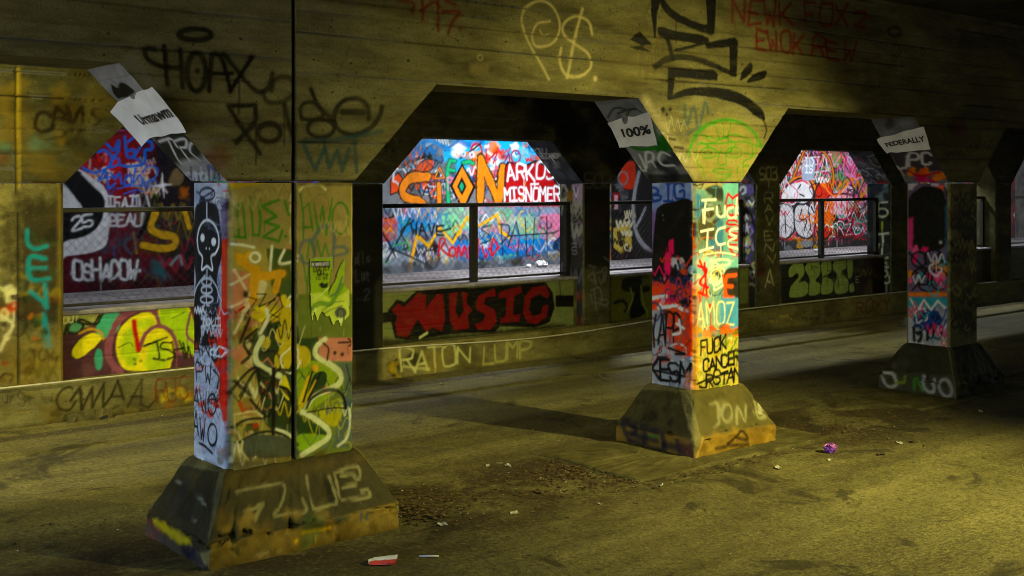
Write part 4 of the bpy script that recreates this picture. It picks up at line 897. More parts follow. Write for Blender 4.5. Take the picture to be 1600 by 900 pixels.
s.clouds((80, 470, 210, 560), 9, ['#3a5a24', '#b0561c', '#8a7a20', '#a86a24', '#2a3a1c'], (9, 20), 8, (.6, .9), .3); s.piece(GL, 'small black TOW tag'); s.text('TOW', (110, 635), (195, 640), 34, 7, '#17130a'); s.dot(118, 605, 9, '#17130a'); s.dot(200, 630, 9, '#17130a'); s.piece(); s.dot(100, 673, 16, '#17130a', .9)
s.wild((-5, 370, 52, 560), 14, ['#c8c490', '#b0441c', '#8a9a5a', '#d8d4b0', '#3a2a18'], (8, 16), 4, (.6, .95)); s.line([(0, 380), (20, 400), (25, 430)], 12, '#c8c490'); s.line([(0, 480), (45, 510), (20, 560), (0, 600)], 15, '#d0c8a0'); s.line([(0, 700), (15, 685), (45, 690), (35, 715)], 10, '#17130a'); s.rect(0, 560, 225, 740, '#8a7434', .35, 60); s.line([(62, 120), (64, 720)], 9, '#15120a', .4, .85)
s.rect(205, 20, 226, 720, '#a08a3c', .35, 14)
s.zoom(280, 260, 3.4615); s.rect(935, 100, 1110, 1300, '#0c0b08', .85, 20); s.wild((945, 480, 1030, 720), 3, ['#4a4a48'], (5, 7), 8, (.5, .7)); s.piece(GL, 'thin grey handwriting'); s.text('ollo', (945, 530), (1035, 525), 70, 6, '#6a6a68'); s.text('Lut', (955, 625), (1035, 618), 60, 6, '#6a6a68'); s.text('2', (1000, 720), (1035, 715), 60, 6, '#6a6a68'); s.piece()  # shade on the half hidden far pillar painted near-black
s.zoom(900, 140, 3.2143); s.clouds((-100, -20, 260, 460), 18, ['#0d0c09', '#15130d', '#0a0908'], (50, 110), 4, (.5, .9)); s.clouds((-350, -60, -60, 220), 14, ['#0d0c09', '#12110c'], (60, 110), 9, (.6, .9))  # unlit face of the far beam darkened with near-black patches
s.wild((20, 150, 180, 330), 10, ['#3a3a34', '#4a4a42'], (5, 9), 5, (.3, .5)); s.piece(GL, 'grey 502 tag'); s.text('502', (48, 492), (185, 490), 70, 9, '#6e6c5c', gap=.22, al=.85, jit=.02); s.piece()
s.rect(20, 500, 190, 900, '#15130c', .8, 30); s.clouds((60, 530, 150, 720), 6, ['#3a3a10', '#20301c', '#3a1a10'], (25, 45), 5, (.3, .6))
s.piece(GL, 'pale 503 tag'); s.text('503', (925, 455), (1018, 452), 62, 8, '#c2bb88', gap=.25, jit=.02); s.piece(); s.wild((940, 230, 1030, 400), 8, ['#3a3a28', '#55523a'], (5, 8), 5, (.3, .6))
s.zoom(860, 240, 3.0); s.piece(GL, 'white scrawls low on the pillar')
for p in ([(175, 580), (200, 560), (215, 610), (190, 590)], [(200, 540), (210, 600)], [(215, 560), (250, 555), (240, 610), (225, 580)], [(240, 545), (262, 535), (255, 600)], [(190, 640), (230, 630), (240, 690), (200, 700), (188, 660)], [(205, 635), (215, 730)], [(230, 680), (272, 690), (262, 712), (235, 705)], [(180, 525), (215, 535)], [(250, 485), (295, 520)]): s.line(p, 6, '#8a8a86', .4, .85)
s.piece()
s.zoom(1180, 200, 2.8125); s.piece(GL, 'pale vertical lettering'); V_ = '#a8a67c'
for ch, y in zip('RAVENN', (330, 372, 425, 490, 540, 590)): s.text(ch, (42, y), (78, y), 36, 6, V_, gap=0, al=.8)
s.text('A', (46, 695), (80, 695), 80, 7, '#c4c098', gap=0); s.piece(); s.clouds((-15, 560, 30, 700), 6, ['#5a1c14', '#3a1a12', '#2a2018'], (12, 26), 4, (.5, .8)); s.wild((0, 290, 110, 720), 14, ['#2c2818', '#3a3018', '#1c1a12'], (8, 14), 8, (.4, .7))
s.zoom(1340, 160, 1.875); s.clouds((385, 230, 410, 420), 5, ['#16181a', '#20282c'], (8, 16), 3, (.5, .8)); s.piece(GD, 'small blue painted patch'); s.fill([(380, 270), (404, 265), (406, 300), (382, 302)], '#2a7a94', .9, 6, True); s.piece(); s.wild((360, 195, 410, 240), 8, ['#8a8a94', '#5a6a74', '#b0b0b4'], (3, 5), 3, (.6, .9)); s.wild((355, 300, 405, 480), 10, ['#4a4a44', '#6a6a5c', '#23282c'], (4, 7), 5, (.5, .8))
# end faces and haunches of the second arcade
for k, sd in ((2, 3), (3, 4), (4, 5)):
    S2L[k].meters(); S2L[k].fill([(-.1, -.1), (.7, -.1), (.7, 2.3), (-.1, 2.3)], '#2a2a30', .9, .02); S2L[k].wild((0, 0.1, .54, 2.1), 26, ['#6a6a78', '#16161a', '#8a7a94', '#4a3a5a', '#7a3a2a', '#a8a8a8', '#3a4a5a'], (0.02, 0.05), sd, (.5, .9))
    S2H[k].meters(); S2H[k].fill([(-.1, -.1), (.7, -.1), (.7, 1), (-.1, 1)], ('#2a2e3c', '#4a4a50', '#55555c')[k - 2], .95, .02); S2H[k].clouds((0, 0, .54, .9), 14, [('#343a4c', '#4c5264', '#1c2028'), ('#6a6a70', '#3a3a40', '#8a8a90'), ('#6a6a70', '#2c2c30', '#8a8088')][k - 2], (.06, .18), sd, (.4, .8))
s = S2H[2]; s.zoom(580, 200, 3.4615); s.piece(GL, 'thin white lettering'); s.text('KILL', (880, 135), (970, 138), 26, 5, '#d0d0d8'); s.text('MELANOP', (912, 168), (1025, 160), 24, 5, '#d0d0d8'); s.piece(); s.clouds((900, 180, 1010, 220), 4, ['#7a7c88', '#9a9ca8'], (14, 26), 4, (.4, .7))
s = S2L[2]; s.zoom(580, 200, 3.4615); s.fill([(1085, 305), (1145, 300), (1140, 400), (1090, 390)], '#a896b8', .9, 10); s.line([(1105, 320), (1110, 385)], 8, '#4a3a5a'); s.text('V', (1095, 385), (1130, 385), 50, 6, '#e0d8e8'); s.clouds((1035, 310, 1085, 400), 5, ['#8a6a2a', '#a85a2a', '#3a4a2a'], (14, 26), 5, (.6, .9), .3); s.vtext('JEVIS', 1085, 420, 690, 26, 5, '#8a8a98')
for k in (3, 4): S2H[k].meters(); S2H[k].wild((0, 0, .54, .85), 16, ['#16161a', '#a8a8ac', '#8a2a2a', '#c8c8cc', '#3a4a4a', '#6a4a6a'], (0.015, 0.035), 9 + k, (.5, .9))
s = S2L[4]; s.zoom(1180, 200, 2.8125); s.fill([(500, 230), (600, 230), (600, 720), (500, 720)], '#1c211e', .85, 20); s.clouds((520, 240, 590, 330), 6, ['#5a6a70', '#2a3a44', '#7a8a8c'], (14, 26), 3, (.5, .8)); s.piece(GL, 'pale vertical lettering on the end'); V_ = '#c2ccb4'
s.line([(580, 325), (545, 330), (540, 345)], 7, V_); s.line(ell(558, 372, 24, 18), 8, V_, closed=True); s.line([(558, 415), (558, 440)], 8, '#a0a828'); s.line([(532, 468), (588, 462)], 7, V_); s.line([(560, 465), (562, 500)], 7, V_); s.line([(535, 540), (545, 510)], 6, V_); s.line([(558, 530), (556, 562)], 7, V_); s.line([(582, 570), (552, 575), (555, 612), (585, 612)], 8, V_, sm=False); s.line([(556, 592), (578, 592)], 7, V_); s.line(ell(566, 640, 16, 14), 7, V_, closed=True); s.line([(590, 650), (588, 678), (555, 682)], 7, V_); s.piece()
s = S2L[3]; s.zoom(900, 140, 3.2143); s.wild((835, 460, 915, 900), 20, ['#0e0d10', '#d0d0d4', '#4a3a74', '#5a5a60', '#8a8a44'], (6, 14), 3, (.7, 1)); s.clouds((840, 600, 915, 740), 5, ['#3f3468', '#5a4a8a'], (14, 28), 5, (.7, .9), .3)

# ---- parapet panels
s = SP; s.meters(); s.fill([(-.1, -.1), (23, -.1), (23, .9), (-.1, .9)], '#3a3420', .6, .02); s.wild((0.2, 0.05, 22.4, .75), 60, ['#6a6a34', '#14120c', '#8a8a54', '#4a2a1c', '#2a3a2a'], (0.02, 0.05), 12, (.4, .9))
s.zoom(0, 420, 3.4615)
s.fill([(330, 190), (1060, 150), (1060, 640), (330, 640)], '#54353e', 1, 8); s.clouds((350, 380, 640, 620), 8, ['#5d3c46', '#45292f', '#64444c'], (30, 60), 3, (.3, .7)); s.fill([(340, 230), (640, 215), (560, 280), (420, 330), (340, 350)], '#9a9c60', .9, 10)
s.fill([(370, 340), (380, 300), (420, 285), (450, 310), (420, 345)], '#6fae84', 1, 5, True, '#10130c', 14); s.fill([(520, 320), (540, 270), (590, 235), (650, 245), (640, 330), (570, 375), (525, 350)], '#57a888', 1, 5, True); s.line([(350, 350), (370, 290), (440, 275), (520, 300), (560, 240), (620, 225)], 13, '#10130c'); s.line([(420, 290), (500, 300), (540, 250)], 12, '#10130c')
s.piece(GL, 'pale OUT scribble'); s.text('OUT', (345, 295), (432, 275), 34, 8, '#d8d8a0'); s.piece()
s.piece(GL, 'yellow and lime throw-up letters with mauve outline'); PU, YE, LI = '#8a5664', '#ded31c', '#a8c42a'
s.line([(430, 350), (490, 325), (545, 345), (560, 380)], 12, '#c09a30'); s.fill([(392, 470), (398, 430), (440, 380), (500, 346), (548, 368), (540, 392), (490, 440), (430, 484)], YE, 1, 4, True)
s.line([(650, 560), (590, 480), (600, 360), (660, 260), (760, 212), (850, 230), (870, 300)], 40, PU, .15)
s.fill([(690, 548), (640, 490), (628, 400), (660, 310), (740, 248), (815, 238), (848, 285), (842, 330), (780, 390), (770, 460), (820, 540)], YE, 1, 4, True); s.fill([(690, 520), (655, 450), (665, 360), (720, 320), (740, 420), (760, 520)], LI, .85, 24, True); s.fill([(730, 310), (780, 270), (830, 280), (800, 330)], LI, .7, 16, True)
s.fill([(850, 260), (880, 205), (1000, 200), (1040, 260), (1060, 460), (960, 450), (930, 340), (860, 310)], LI, 1, 4, True); s.line([(850, 260), (880, 206), (1000, 202), (1035, 260)], 10, YE); s.line([(1030, 240), (1010, 350), (1050, 400)], 14, PU)
s.fill([(740, 548), (770, 430), (800, 350), (860, 320), (920, 355), (950, 440), (930, 500), (900, 548)], YE, 1, 4, True); s.fill([(790, 540), (800, 440), (850, 380), (910, 420), (920, 500), (880, 545)], LI, .8, 26, True)
s.line([(750, 440), (790, 350), (860, 308), (930, 345), (965, 450)], 24, PU, .15); s.line([(845, 240), (865, 310)], 22, PU, .15); s.line([(955, 455), (1040, 470)], 16, PU)
s.line([(725, 285), (735, 360), (748, 438)], 28, '#b22c14', .4); s.piece()
s.fill(ell(533, 490, 22, 58), '#4f9c84', 1, 8, True); s.line([(640, 425), (700, 400), (720, 420)], 6, '#3a4a18'); s.line([(930, 270), (1000, 235)], 6, '#4a6a20'); s.wild((720, 480, 790, 520), 4, ['#20240c'], (5, 8), 3, (.6, .9))
s.piece(GL, 'black TSHW tag over the throw-up'); D = '#14160a'; s.line([(780, 418), (905, 370)], 13, D); s.line([(848, 395), (862, 482), (830, 485), (890, 495)], 12, D); s.line([(925, 400), (880, 400), (870, 430), (915, 440), (945, 470), (905, 490)], 11, D); s.line([(930, 395), (950, 480)], 11, D); s.line([(970, 390), (1000, 480)], 11, D); s.line([(940, 440), (990, 430)], 10, D); s.line([(990, 400), (1010, 480), (1020, 420), (1035, 480)], 11, D, sm=False); s.piece()
s.zoom(560, 420, 4)
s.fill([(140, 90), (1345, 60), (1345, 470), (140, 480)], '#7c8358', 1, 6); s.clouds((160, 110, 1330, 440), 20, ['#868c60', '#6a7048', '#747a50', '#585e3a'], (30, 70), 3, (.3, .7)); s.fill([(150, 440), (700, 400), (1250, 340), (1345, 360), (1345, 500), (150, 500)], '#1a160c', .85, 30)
s.piece(GL, 'red MUSIC block letters outlined in black'); RE, D = '#74201a', '#0a0604'
s.fill([(185, 258), (240, 192), (290, 208), (370, 128), (520, 112), (700, 118), (860, 105), (1020, 92), (1170, 82), (1215, 150), (1228, 240), (1195, 335), (1105, 365), (885, 362), (845, 398), (700, 400), (585, 408), (460, 425), (340, 445), (228, 436)], D, 1, 6)
s.fill([(200, 262), (245, 205), (285, 232), (375, 140), (430, 160), (425, 235), (490, 150), (535, 155), (548, 320), (525, 400), (470, 375), (420, 400), (372, 325), (310, 435), (236, 425), (222, 340), (238, 300)], RE, 1, 4, False, D, 14)
s.fill([(560, 150), (628, 135), (612, 262), (628, 300), (652, 262), (640, 132), (690, 150), (682, 210), (722, 262), (690, 290), (700, 378), (600, 392), (566, 330)], RE, 1, 4, False, D, 14)
s.fill([(745, 165), (850, 112), (868, 175), (800, 185), (790, 215), (855, 250), (872, 330), (830, 385), (745, 388), (716, 345), (772, 325), (790, 292), (735, 258), (728, 210)], RE, 1, 4, False, D, 14)
s.fill([(872, 142), (1018, 98), (1030, 152), (980, 172), (972, 282), (1022, 278), (1010, 335), (885, 348), (880, 308), (915, 290), (920, 185), (876, 192)], RE, 1, 4, False, D, 14)
s.fill([(1170, 95), (1200, 150), (1190, 195), (1130, 165), (1085, 190), (1072, 250), (1092, 292), (1135, 275), (1150, 225), (1195, 215), (1185, 300), (1120, 352), (1055, 342), (1022, 280), (1035, 170), (1085, 110)], RE, 1, 4, False, D, 14)
MUS_ = 1
for p in ([(290, 240), (330, 300), (250, 310)], [(440, 180), (430, 280)], [(500, 170), (470, 300)], [(820, 200), (850, 190)]): s.line(p, 5, '#5a1812', al=.7)
s.piece()
s.rect(1232, 165, 1345, 238, '#0d0c08', 1, 6); s.fill([(150, 275), (190, 270), (205, 330), (150, 340)], '#0d0c08', 1, 6); s.line([(1258, 70), (1262, 160)], 6, '#20200f'); s.line([(385, 430), (430, 400)], 14, '#c8cc94')
s.zoom(860, 240, 3.0)
s.fill([(285, 560), (480, 550), (480, 790), (285, 790)], '#6f6f34', 1, 8); s.fill([(340, 590), (380, 580), (460, 575), (465, 640), (420, 650), (340, 640)], '#10100a', .95, 8, True); s.fill([(370, 760), (395, 660), (412, 620), (425, 700), (445, 745), (400, 770)], '#0d0d08', 1, 6, True); s.line([(375, 630), (385, 680), (360, 740)], 9, '#a0a45a'); s.line([(425, 620), (435, 700), (455, 740)], 9, '#a0a45a'); s.line([(300, 700), (340, 690), (360, 720), (350, 740)], 16, '#12120a'); s.rect(430, 580, 480, 620, '#7a7a3c', .8, 12)
s.zoom(1140, 380, 4.5)
s.fill([(70, 130), (130, 120), (130, 420), (70, 430)], '#7d8454', .95, 10); s.fill([(365, 80), (1240, 30), (1240, 420), (365, 440)], '#1d1b12', .97, 8); s.clouds((370, 120, 440, 400), 6, ['#1c2a28', '#22302c', '#14140e'], (30, 60), 3, (.5, .8))
s.piece(GL, 'puffy pale green letters 2RES with exclamation mark'); GR, D = '#9db068', '#0d0f08'
for q in ([(416, 238), (414, 185), (450, 138), (500, 128), (526, 165), (524, 225), (490, 272), (530, 262), (562, 300), (556, 345), (520, 378), (440, 386), (416, 370), (430, 300), (480, 238), (470, 215), (440, 242)],
          [(528, 180), (560, 120), (612, 112), (642, 160), (634, 228), (608, 262), (640, 285), (636, 355), (560, 372), (556, 310), (560, 250)],
          [(640, 165), (662, 112), (712, 122), (722, 190), (690, 232), (726, 262), (724, 345), (655, 366), (638, 330), (650, 240)],
          [(726, 142), (768, 98), (820, 120), (822, 178), (790, 205), (836, 262), (834, 338), (785, 362), (742, 352), (735, 300), (752, 225), (728, 190)],
          [(826, 108), (862, 98), (872, 180), (856, 246), (830, 240)], [(840, 290), (872, 280), (878, 340), (842, 345)]): s.fill(q, GR, 1, 4, True, D, 10)
s.clouds((430, 150, 860, 360), 10, ['#b0c07c', '#86985a'], (14, 34), 5, (.2, .5)); s.line([(575, 150), (600, 210)], 6, D); s.line([(570, 195), (590, 165), (625, 175)], 6, D); s.line([(685, 110), (690, 190)], 6, D); s.line([(710, 120), (715, 190), (685, 195)], 6, D); s.line([(650, 240), (690, 230)], 8, D); s.line([(760, 230), (770, 310)], 7, D); s.piece()
s.clouds((890, 90, 1040, 330), 14, ['#4a4a28', '#3a1c14', '#5d5c34', '#2a2616', '#6a3a24'], (18, 40), 7, (.5, .9)); s.wild((890, 90, 1040, 320), 10, ['#100f0a', '#7a7a48', '#4a1a12'], (7, 12), 4, (.5, .9)); s.text('E', (890, 275), (918, 272), 40, 6, '#c0bc90')

# ---- curb
s = SC_; s.meters(); s.clouds((0, 0, 22.5, .45), 60, ['#4a3d18', '#8a7636', '#6a5a28', '#3a3014', '#9a8640'], (.06, .3), 3, (.15, .45)); s.fill([(-.1, -.1), (23, -.1), (23, .06), (-.1, .05)], '#2c220e', .6, .05)
s.zoom(0, 420, 3.4615); s.wild((0, 640, 1030, 790), 20, ['#3a3214', '#5a4c1e', '#241e0c', '#8a7a3a'], (8, 16), 73, (.25, .55))
s.piece(GL, 'dark CMMA tag on the curb'); D = '#2c260d'
s.line([(392, 650), (372, 640), (330, 660), (306, 705), (318, 750), (372, 765), (408, 715)], 13, D, al=.97); s.line([(380, 715), (432, 640), (440, 762), (500, 640), (496, 750), (562, 618), (555, 752), (600, 690), (636, 604), (668, 705)], 15, D, al=.97, sm=False); s.line([(600, 690), (665, 690)], 13, D, al=.8); s.line([(690, 745), (768, 598), (760, 732), (800, 752), (832, 715)], 13, D, al=.8, sm=False); s.line([(705, 690), (770, 692)], 12, D, al=.8); s.line([(610, 755), (640, 740)], 12, D, al=.7); s.piece()
s.clouds((845, 640, 1030, 740), 8, ['#b29c20', '#c4b03a', '#8a5a1c'], (16, 34), 4, (.5, .8)); s.text('RUS', (850, 720), (1030, 700), 110, 8, '#6e2c14', al=.85); s.line([(842, 720), (845, 610), (960, 590), (1040, 580)], 7, '#6e2c14', al=.8)
s.text('urst', (0, 725), (190, 740), 65, 9, '#3a3212', al=.6); s.line([(222, 660), (224, 710)], 6, '#3a3212', al=.6); s.line([(80, 780), (200, 768)], 7, '#a8924a', al=.6)
s.zoom(560, 420, 4); s.fill([(-20, 500), (150, 500), (150, 720), (-20, 720)], '#16130a', .5, 20)  # dark block paints the single pillar's cast shadow on the curb
s.fill([(290, 560), (350, 520), (400, 560), (380, 610), (310, 620)], '#1a180c', .8, 16, True); s.wild((170, 540, 260, 660), 6, ['#221d0c', '#15120a'], (14, 22), 4, (.6, .9)); s.clouds((170, 540, 270, 690), 5, ['#b8a030', '#a08a2c'], (20, 40), 6, (.4, .7))
s.piece(GL, 'pale RATON LUMP lettering on the curb'); s.text('RATON', (268, 640), (705, 590), 118, 15, '#c9c68c', al=.85, jit=.07, gap=.12, soft=.45); s.text('LUMP', (775, 592), (1085, 545), 112, 15, '#b4b074', al=.75, jit=.07, gap=.15, soft=.5); s.line([(280, 610), (440, 628)], 16, '#c9c68c', al=.7); s.piece()
s.zoom(1140, 380, 4.5); s.wild((235, 495, 470, 570), 12, ['#b4a458', '#8a8040', '#c4b468'], (7, 13), 5, (.4, .7)); s.wild((500, 450, 780, 540), 10, ['#2c2610', '#34301a'], (10, 18), 6, (.4, .7)); s.piece(GL, 'faded red tag on the curb'); s.text('ROXY', (890, 485), (1145, 460), 75, 14, '#6e2214', al=.7, soft=.6); s.piece()
# ---- back wall behind the sidewalk
s = SW; s.meters()
s.fill([(-.1, -.1), (30, -.1), (30, 3.1), (-.1, 3.1)], '#57565a', .95, .02)
s.clouds((0, 0, 29.5, 2.8), 150, ['#8a2a34', '#3a5a94', '#c8783a', '#d8d8d8', '#20202a', '#6a9a7a', '#d0648a', '#4a4a50', '#c8b04a', '#5a2a5a'], (.15, .6), 4, (.5, .95), .35)
s.wild((0, 0.1, 29.5, 2.8), 170, ['#101014', '#e0e0e0', '#c83a2c', '#2f6fb4', '#d8a030', '#5a9a6a', '#c85a8a', '#3a2a4a'], (.03, .09), 8, (.7, 1))
# end of the wall behind the striped mural
s.zoom(0, 280, 2.25)
s.fill([(180, -160), (690, -180), (690, 480), (180, 480)], '#551423', 1, 8); s.clouds((380, 120, 660, 400), 14, ['#621628', '#4a1020', '#6a1c30', '#3a0e1a'], (30, 70), 3, (.4, .8)); s.fill([(540, -160), (690, -160), (690, 340), (640, 330), (560, 240), (500, 120), (560, 0)], '#1b191e', .95, 30, True)
s.clouds((560, 60, 680, 340), 9, ['#2c2a20', '#1a2a2c', '#3a2c18', '#26303a'], (18, 40), 6, (.4, .8)); s.rect(530, 285, 575, 345, '#2c6a70', .7, 24); s.line([(565, 320), (580, 350)], 14, '#2c6a70', al=.7)
s.clouds((330, 210, 420, 250), 4, ['#8a2a3a', '#2a4a5a'], (12, 24), 3, (.4, .7)); s.line([(400, 240), (404, 285)], 8, '#3a5a94', al=.7); s.line([(470, 190), (480, 260)], 9, '#a88a2c', al=.7)
s.zoom(80, 180, 6.0)
s.fill([(200, 520), (420, 280), (640, 180), (940, 160), (960, 500), (720, 780), (560, 800), (380, 700)], '#8c1420', .97, 40, True); s.clouds((300, 380, 700, 700), 12, ['#c81a18', '#a81620', '#d83028', '#6a0e1c'], (40, 80), 4, (.7, .95), .3); s.fill(ell(500, 400, 30, 45), '#e0808a', .9, 16, True); s.line([(420, 560), (430, 650), (460, 690)], 26, '#e4dcdc', .4); s.line([(365, 420), (360, 500)], 18, '#d8b0b0', .5, .8)
s.clouds((640, 560, 900, 640), 8, ['#d8ccb0', '#c8a88a', '#e0dcd0'], (25, 50), 7, (.5, .9), .3); s.clouds((860, 220, 1080, 480), 10, ['#14101c', '#1c1626', '#0e0c14'], (50, 100), 5, (.7, .95))
s.fill([(1100, 640), (1130, 540), (1180, 500), (1240, 580), (1200, 660)], '#7d6c4c', .9, 20, True); s.clouds((1180, 660, 1300, 800), 6, ['#6a4418', '#a8642a', '#3a2a14'], (30, 60), 6, (.6, .9)); s.clouds((880, 700, 1000, 860), 5, ['#4a4a2c', '#5a5a3a'], (30, 60), 5, (.6, .9))
s.wild((280, 260, 1000, 800), 36, ['#e0d0d0', '#0f0c14', '#d83028', '#5a0e18', '#3a5a94', '#c8b890'], (10, 22), 67, (.4, .9))
s.piece(GL, 'bright blue looping graffiti on red'); BL = '#2b74d0'
for p, w in (([(300, 490), (360, 530), (430, 535), (520, 500), (570, 440), (560, 380), (500, 330), (440, 345)], 24), ([(540, 490), (600, 480), (640, 440), (620, 400), (570, 420), (545, 470)], 20), ([(520, 270), (590, 330), (630, 240), (625, 350), (570, 395)], 24), ([(690, 200), (700, 300), (720, 390), (770, 385), (780, 330), (715, 330)], 24), ([(770, 210), (720, 250)], 22), ([(630, 460), (720, 480), (850, 465), (880, 430), (880, 330), (940, 320), (935, 250), (870, 245)], 24), ([(870, 250), (780, 390), (830, 420), (860, 460)], 18),
             ([(440, 620), (510, 530), (540, 680), (600, 640)], 22), ([(450, 600), (640, 560)], 18), ([(560, 540), (600, 600), (640, 540), (660, 640)], 20), ([(700, 560), (690, 650), (750, 640), (740, 560), (700, 600)], 18), ([(790, 500), (770, 640), (830, 560), (860, 640)], 18), ([(860, 540), (900, 480), (960, 480), (1000, 520), (960, 600), (880, 630)], 14), ([(620, 690), (760, 660), (940, 670)], 12), ([(680, 740), (800, 700), (860, 720)], 12)): s.line(p, w, BL, .3)
s.piece(GD, 'white four-pointed star'); s.fill([(1040, 540), (1052, 640), (1130, 650), (1056, 668), (1060, 780), (1036, 676), (930, 664), (1034, 648)], '#e6e6ea', 1, 5); s.piece()
s.zoom(0, 280, 2.25)
s.wild((380, 110, 660, 380), 26, ['#7a2034', '#2a0a14', '#a83a4a', '#4a5a6a', '#1c3a44', '#8a7a3a'], (4, 10), 68, (.3, .7))
s.piece(GD, 'black and white striped eye-like mural')
s.fill([(190, -10), (260, -40), (330, 0), (378, 55), (378, 215), (330, 255), (235, 270), (190, 280)], '#d9d9dc', 1, 5, True); s.fill([(190, -20), (262, -36), (320, 6), (364, 62), (366, 112), (345, 165), (300, 200), (240, 215), (190, 220)], '#0c0c0f', 1, 5, True)
s.fill([(200, 5), (228, 22), (262, 62), (285, 104), (200, 108)], '#cfd0d4', 1, 6, True)
for q in range(8): s.line([(245 + q * 15, 218 + 3 * math.sin(q)), (252 + q * 17, 262 - q * 4)], 3, '#a8a8ae', al=.6)
s.line([(290, -20), (340, 30), (376, 60)], 7, '#d9d9dc'); s.piece()
s.piece(GL, 'white number 25'); s.text('25', (255, 178), (330, 162), 42, 8, '#e2e2e6', gap=.15); s.piece()
s.piece(GL, 'white two-line lettering'); s.text('IFAITA', (378, 98), (530, 98), 34, 7, '#d5d5d8', gap=.2); s.text('BEAUT', (386, 163), (530, 163), 40, 7.5, '#c8c8cc', gap=.15); s.piece()
s.piece(GL, 'yellow S-shaped letter'); s.line([(545, 120), (528, 170), (560, 195), (615, 205), (612, 238), (560, 245), (500, 232)], 38, '#0f0d0c'); s.line([(545, 120), (530, 170), (560, 193), (614, 205), (610, 236), (560, 243), (502, 232)], 26, '#caa22a', .2); s.line([(650, 110), (665, 170)], 18, '#caa22a'); s.piece()
s.line([(500, 60), (520, 130), (490, 200)], 18, '#0f0d0c'); s.line([(600, 300), (630, 270), (640, 300)], 10, '#9a9aa0', al=.7)
s.piece(GL, 'white script lettering'); s.text('OSHADOW', (266, 352), (488, 348), 62, 16, '#131015', gap=.08); s.text('OSHADOW', (262, 356), (486, 350), 64, 9.5, '#dcdce0', gap=.1); s.dot(254, 330, 6, '#dcdce0'); s.dot(490, 322, 6, '#dcdce0'); s.piece()
s.clouds((240, 370, 640, 400), 8, ['#2a1418', '#1c1014'], (25, 50), 4, (.4, .7))
# wall behind the orange lettering
s.zoom(580, 200, 3.4615)
s.fill([(30, 20), (1200, 20), (1200, 900), (30, 900)], '#83858a', 1, 10)
s.fill([(390, 30), (1200, 30), (1200, 220), (390, 240)], '#4cb8e4', 1, 16); s.clouds((420, 80, 1000, 190), 14, ['#e8f0f4', '#7fd0ee', '#ffffff', '#3a9ad8'], (20, 60), 3, (.6, .95), .4); s.line([(470, 60), (520, 90), (600, 75)], 26, '#2a62b0', .5, .8); s.line([(400, 120), (470, 70)], 16, '#1f5aa8', .5, .8)
s.clouds((130, 70, 420, 400), 26, ['#6d7f90', '#8e9aa4', '#4a565e', '#a9c4d4', '#6f7478'], (25, 60), 4, (.5, .9), .4); s.wild((150, 70, 420, 260), 12, ['#14161a', '#e4ecf0', '#3a78b0'], (6, 14), 5, (.7, 1)); s.line([(270, 80), (330, 70), (420, 120)], 22, '#4a90c8', .4); s.line([(160, 230), (230, 170), (330, 150)], 14, '#16181c'); s.line([(180, 260), (200, 200), (300, 160), (380, 190)], 10, '#16181c')
s.fill([(180, 215), (215, 185), (240, 220), (210, 245)], '#9fd0e8', 1, 6, True, '#15161a', 7)
s.fill([(105, 280), (145, 240), (185, 290), (160, 340), (105, 362)], '#e8641a', 1, 6, False, '#15120e', 8); s.fill([(240, 240), (260, 195), (300, 170), (342, 180), (330, 220), (290, 240)], '#e8661e', 1, 6, True, '#15120e', 8); s.fill([(265, 300), (300, 255), (350, 260), (355, 330), (290, 345)], '#e8661e', 1, 6, True, '#15120e', 7); s.clouds((160, 360, 420, 440), 10, ['#7f93a4', '#c8d4dc', '#55606a'], (18, 36), 8, (.6, .9), .3)
s.clouds((530, 90, 720, 240), 16, ['#e8502e', '#f08a4a', '#f6f0ec', '#d83a2a', '#f4b890'], (18, 42), 6, (.7, 1), .35); s.line(ell(570, 130, 30, 45), 12, '#c82a24', .3, 1, True); s.line([(620, 90), (630, 170), (680, 130), (660, 190)], 12, '#c82a24'); s.line([(480, 165), (540, 125), (590, 85)], 10, '#14130f'); s.clouds((560, 240, 720, 420), 10, ['#d8dce0', '#2a6ab0', '#e06a4a', '#20304a', '#f0f0f0'], (16, 36), 9, (.7, 1), .3)
s.clouds((370, 240, 460, 400), 8, ['#3a4046', '#c8d0d0', '#d88aa8', '#202428'], (16, 32), 3, (.6, .95), .3)
s.wild((150, 80, 440, 430), 30, ['#15161a', '#e4e8ec', '#3a78b0', '#5a6068', '#e8661e'], (5, 12), 61, (.6, 1)); s.wild((440, 80, 1000, 200), 26, ['#e8f4fa', '#2a72b8', '#c83a2a', '#14161a', '#f08a4a'], (5, 12), 62, (.6, 1)); s.wild((560, 200, 730, 430), 20, ['#f0f0f4', '#c83a2a', '#2a5a9a', '#16161a'], (5, 11), 63, (.6, 1))
GN = '#3fb57e'
for w, c in ((30, '#10241a'), (20, GN)):
    s.line([(428, 175), (412, 240), (418, 400)], w, c, .2); s.line([(428, 178), (455, 180)], w, c, .2); s.line([(418, 225), (450, 230)], w, c, .2); s.line([(495, 190), (530, 182), (552, 192)], w, c, .2)
s.line(ell(425, 280, 14, 14), 10, '#e090a8', closed=True)
s.piece(GL, 'large orange letters outlined in black'); O_ = '#e8932a'
for w, c in ((62, '#0f0d0a'), (44, O_)):
    s.line([(305, 262), (215, 272), (170, 330), (190, 375), (262, 392), (275, 418), (185, 438)], w, c, .12)
    s.line([(365, 305), (368, 372), (364, 440)], w * .62, c, .12)
for w, c in ((66, '#0f0d0a'), (44, O_)): s.line([(590, 390), (594, 165), (690, 405), (712, 215)], w, c, .12, sm=False)
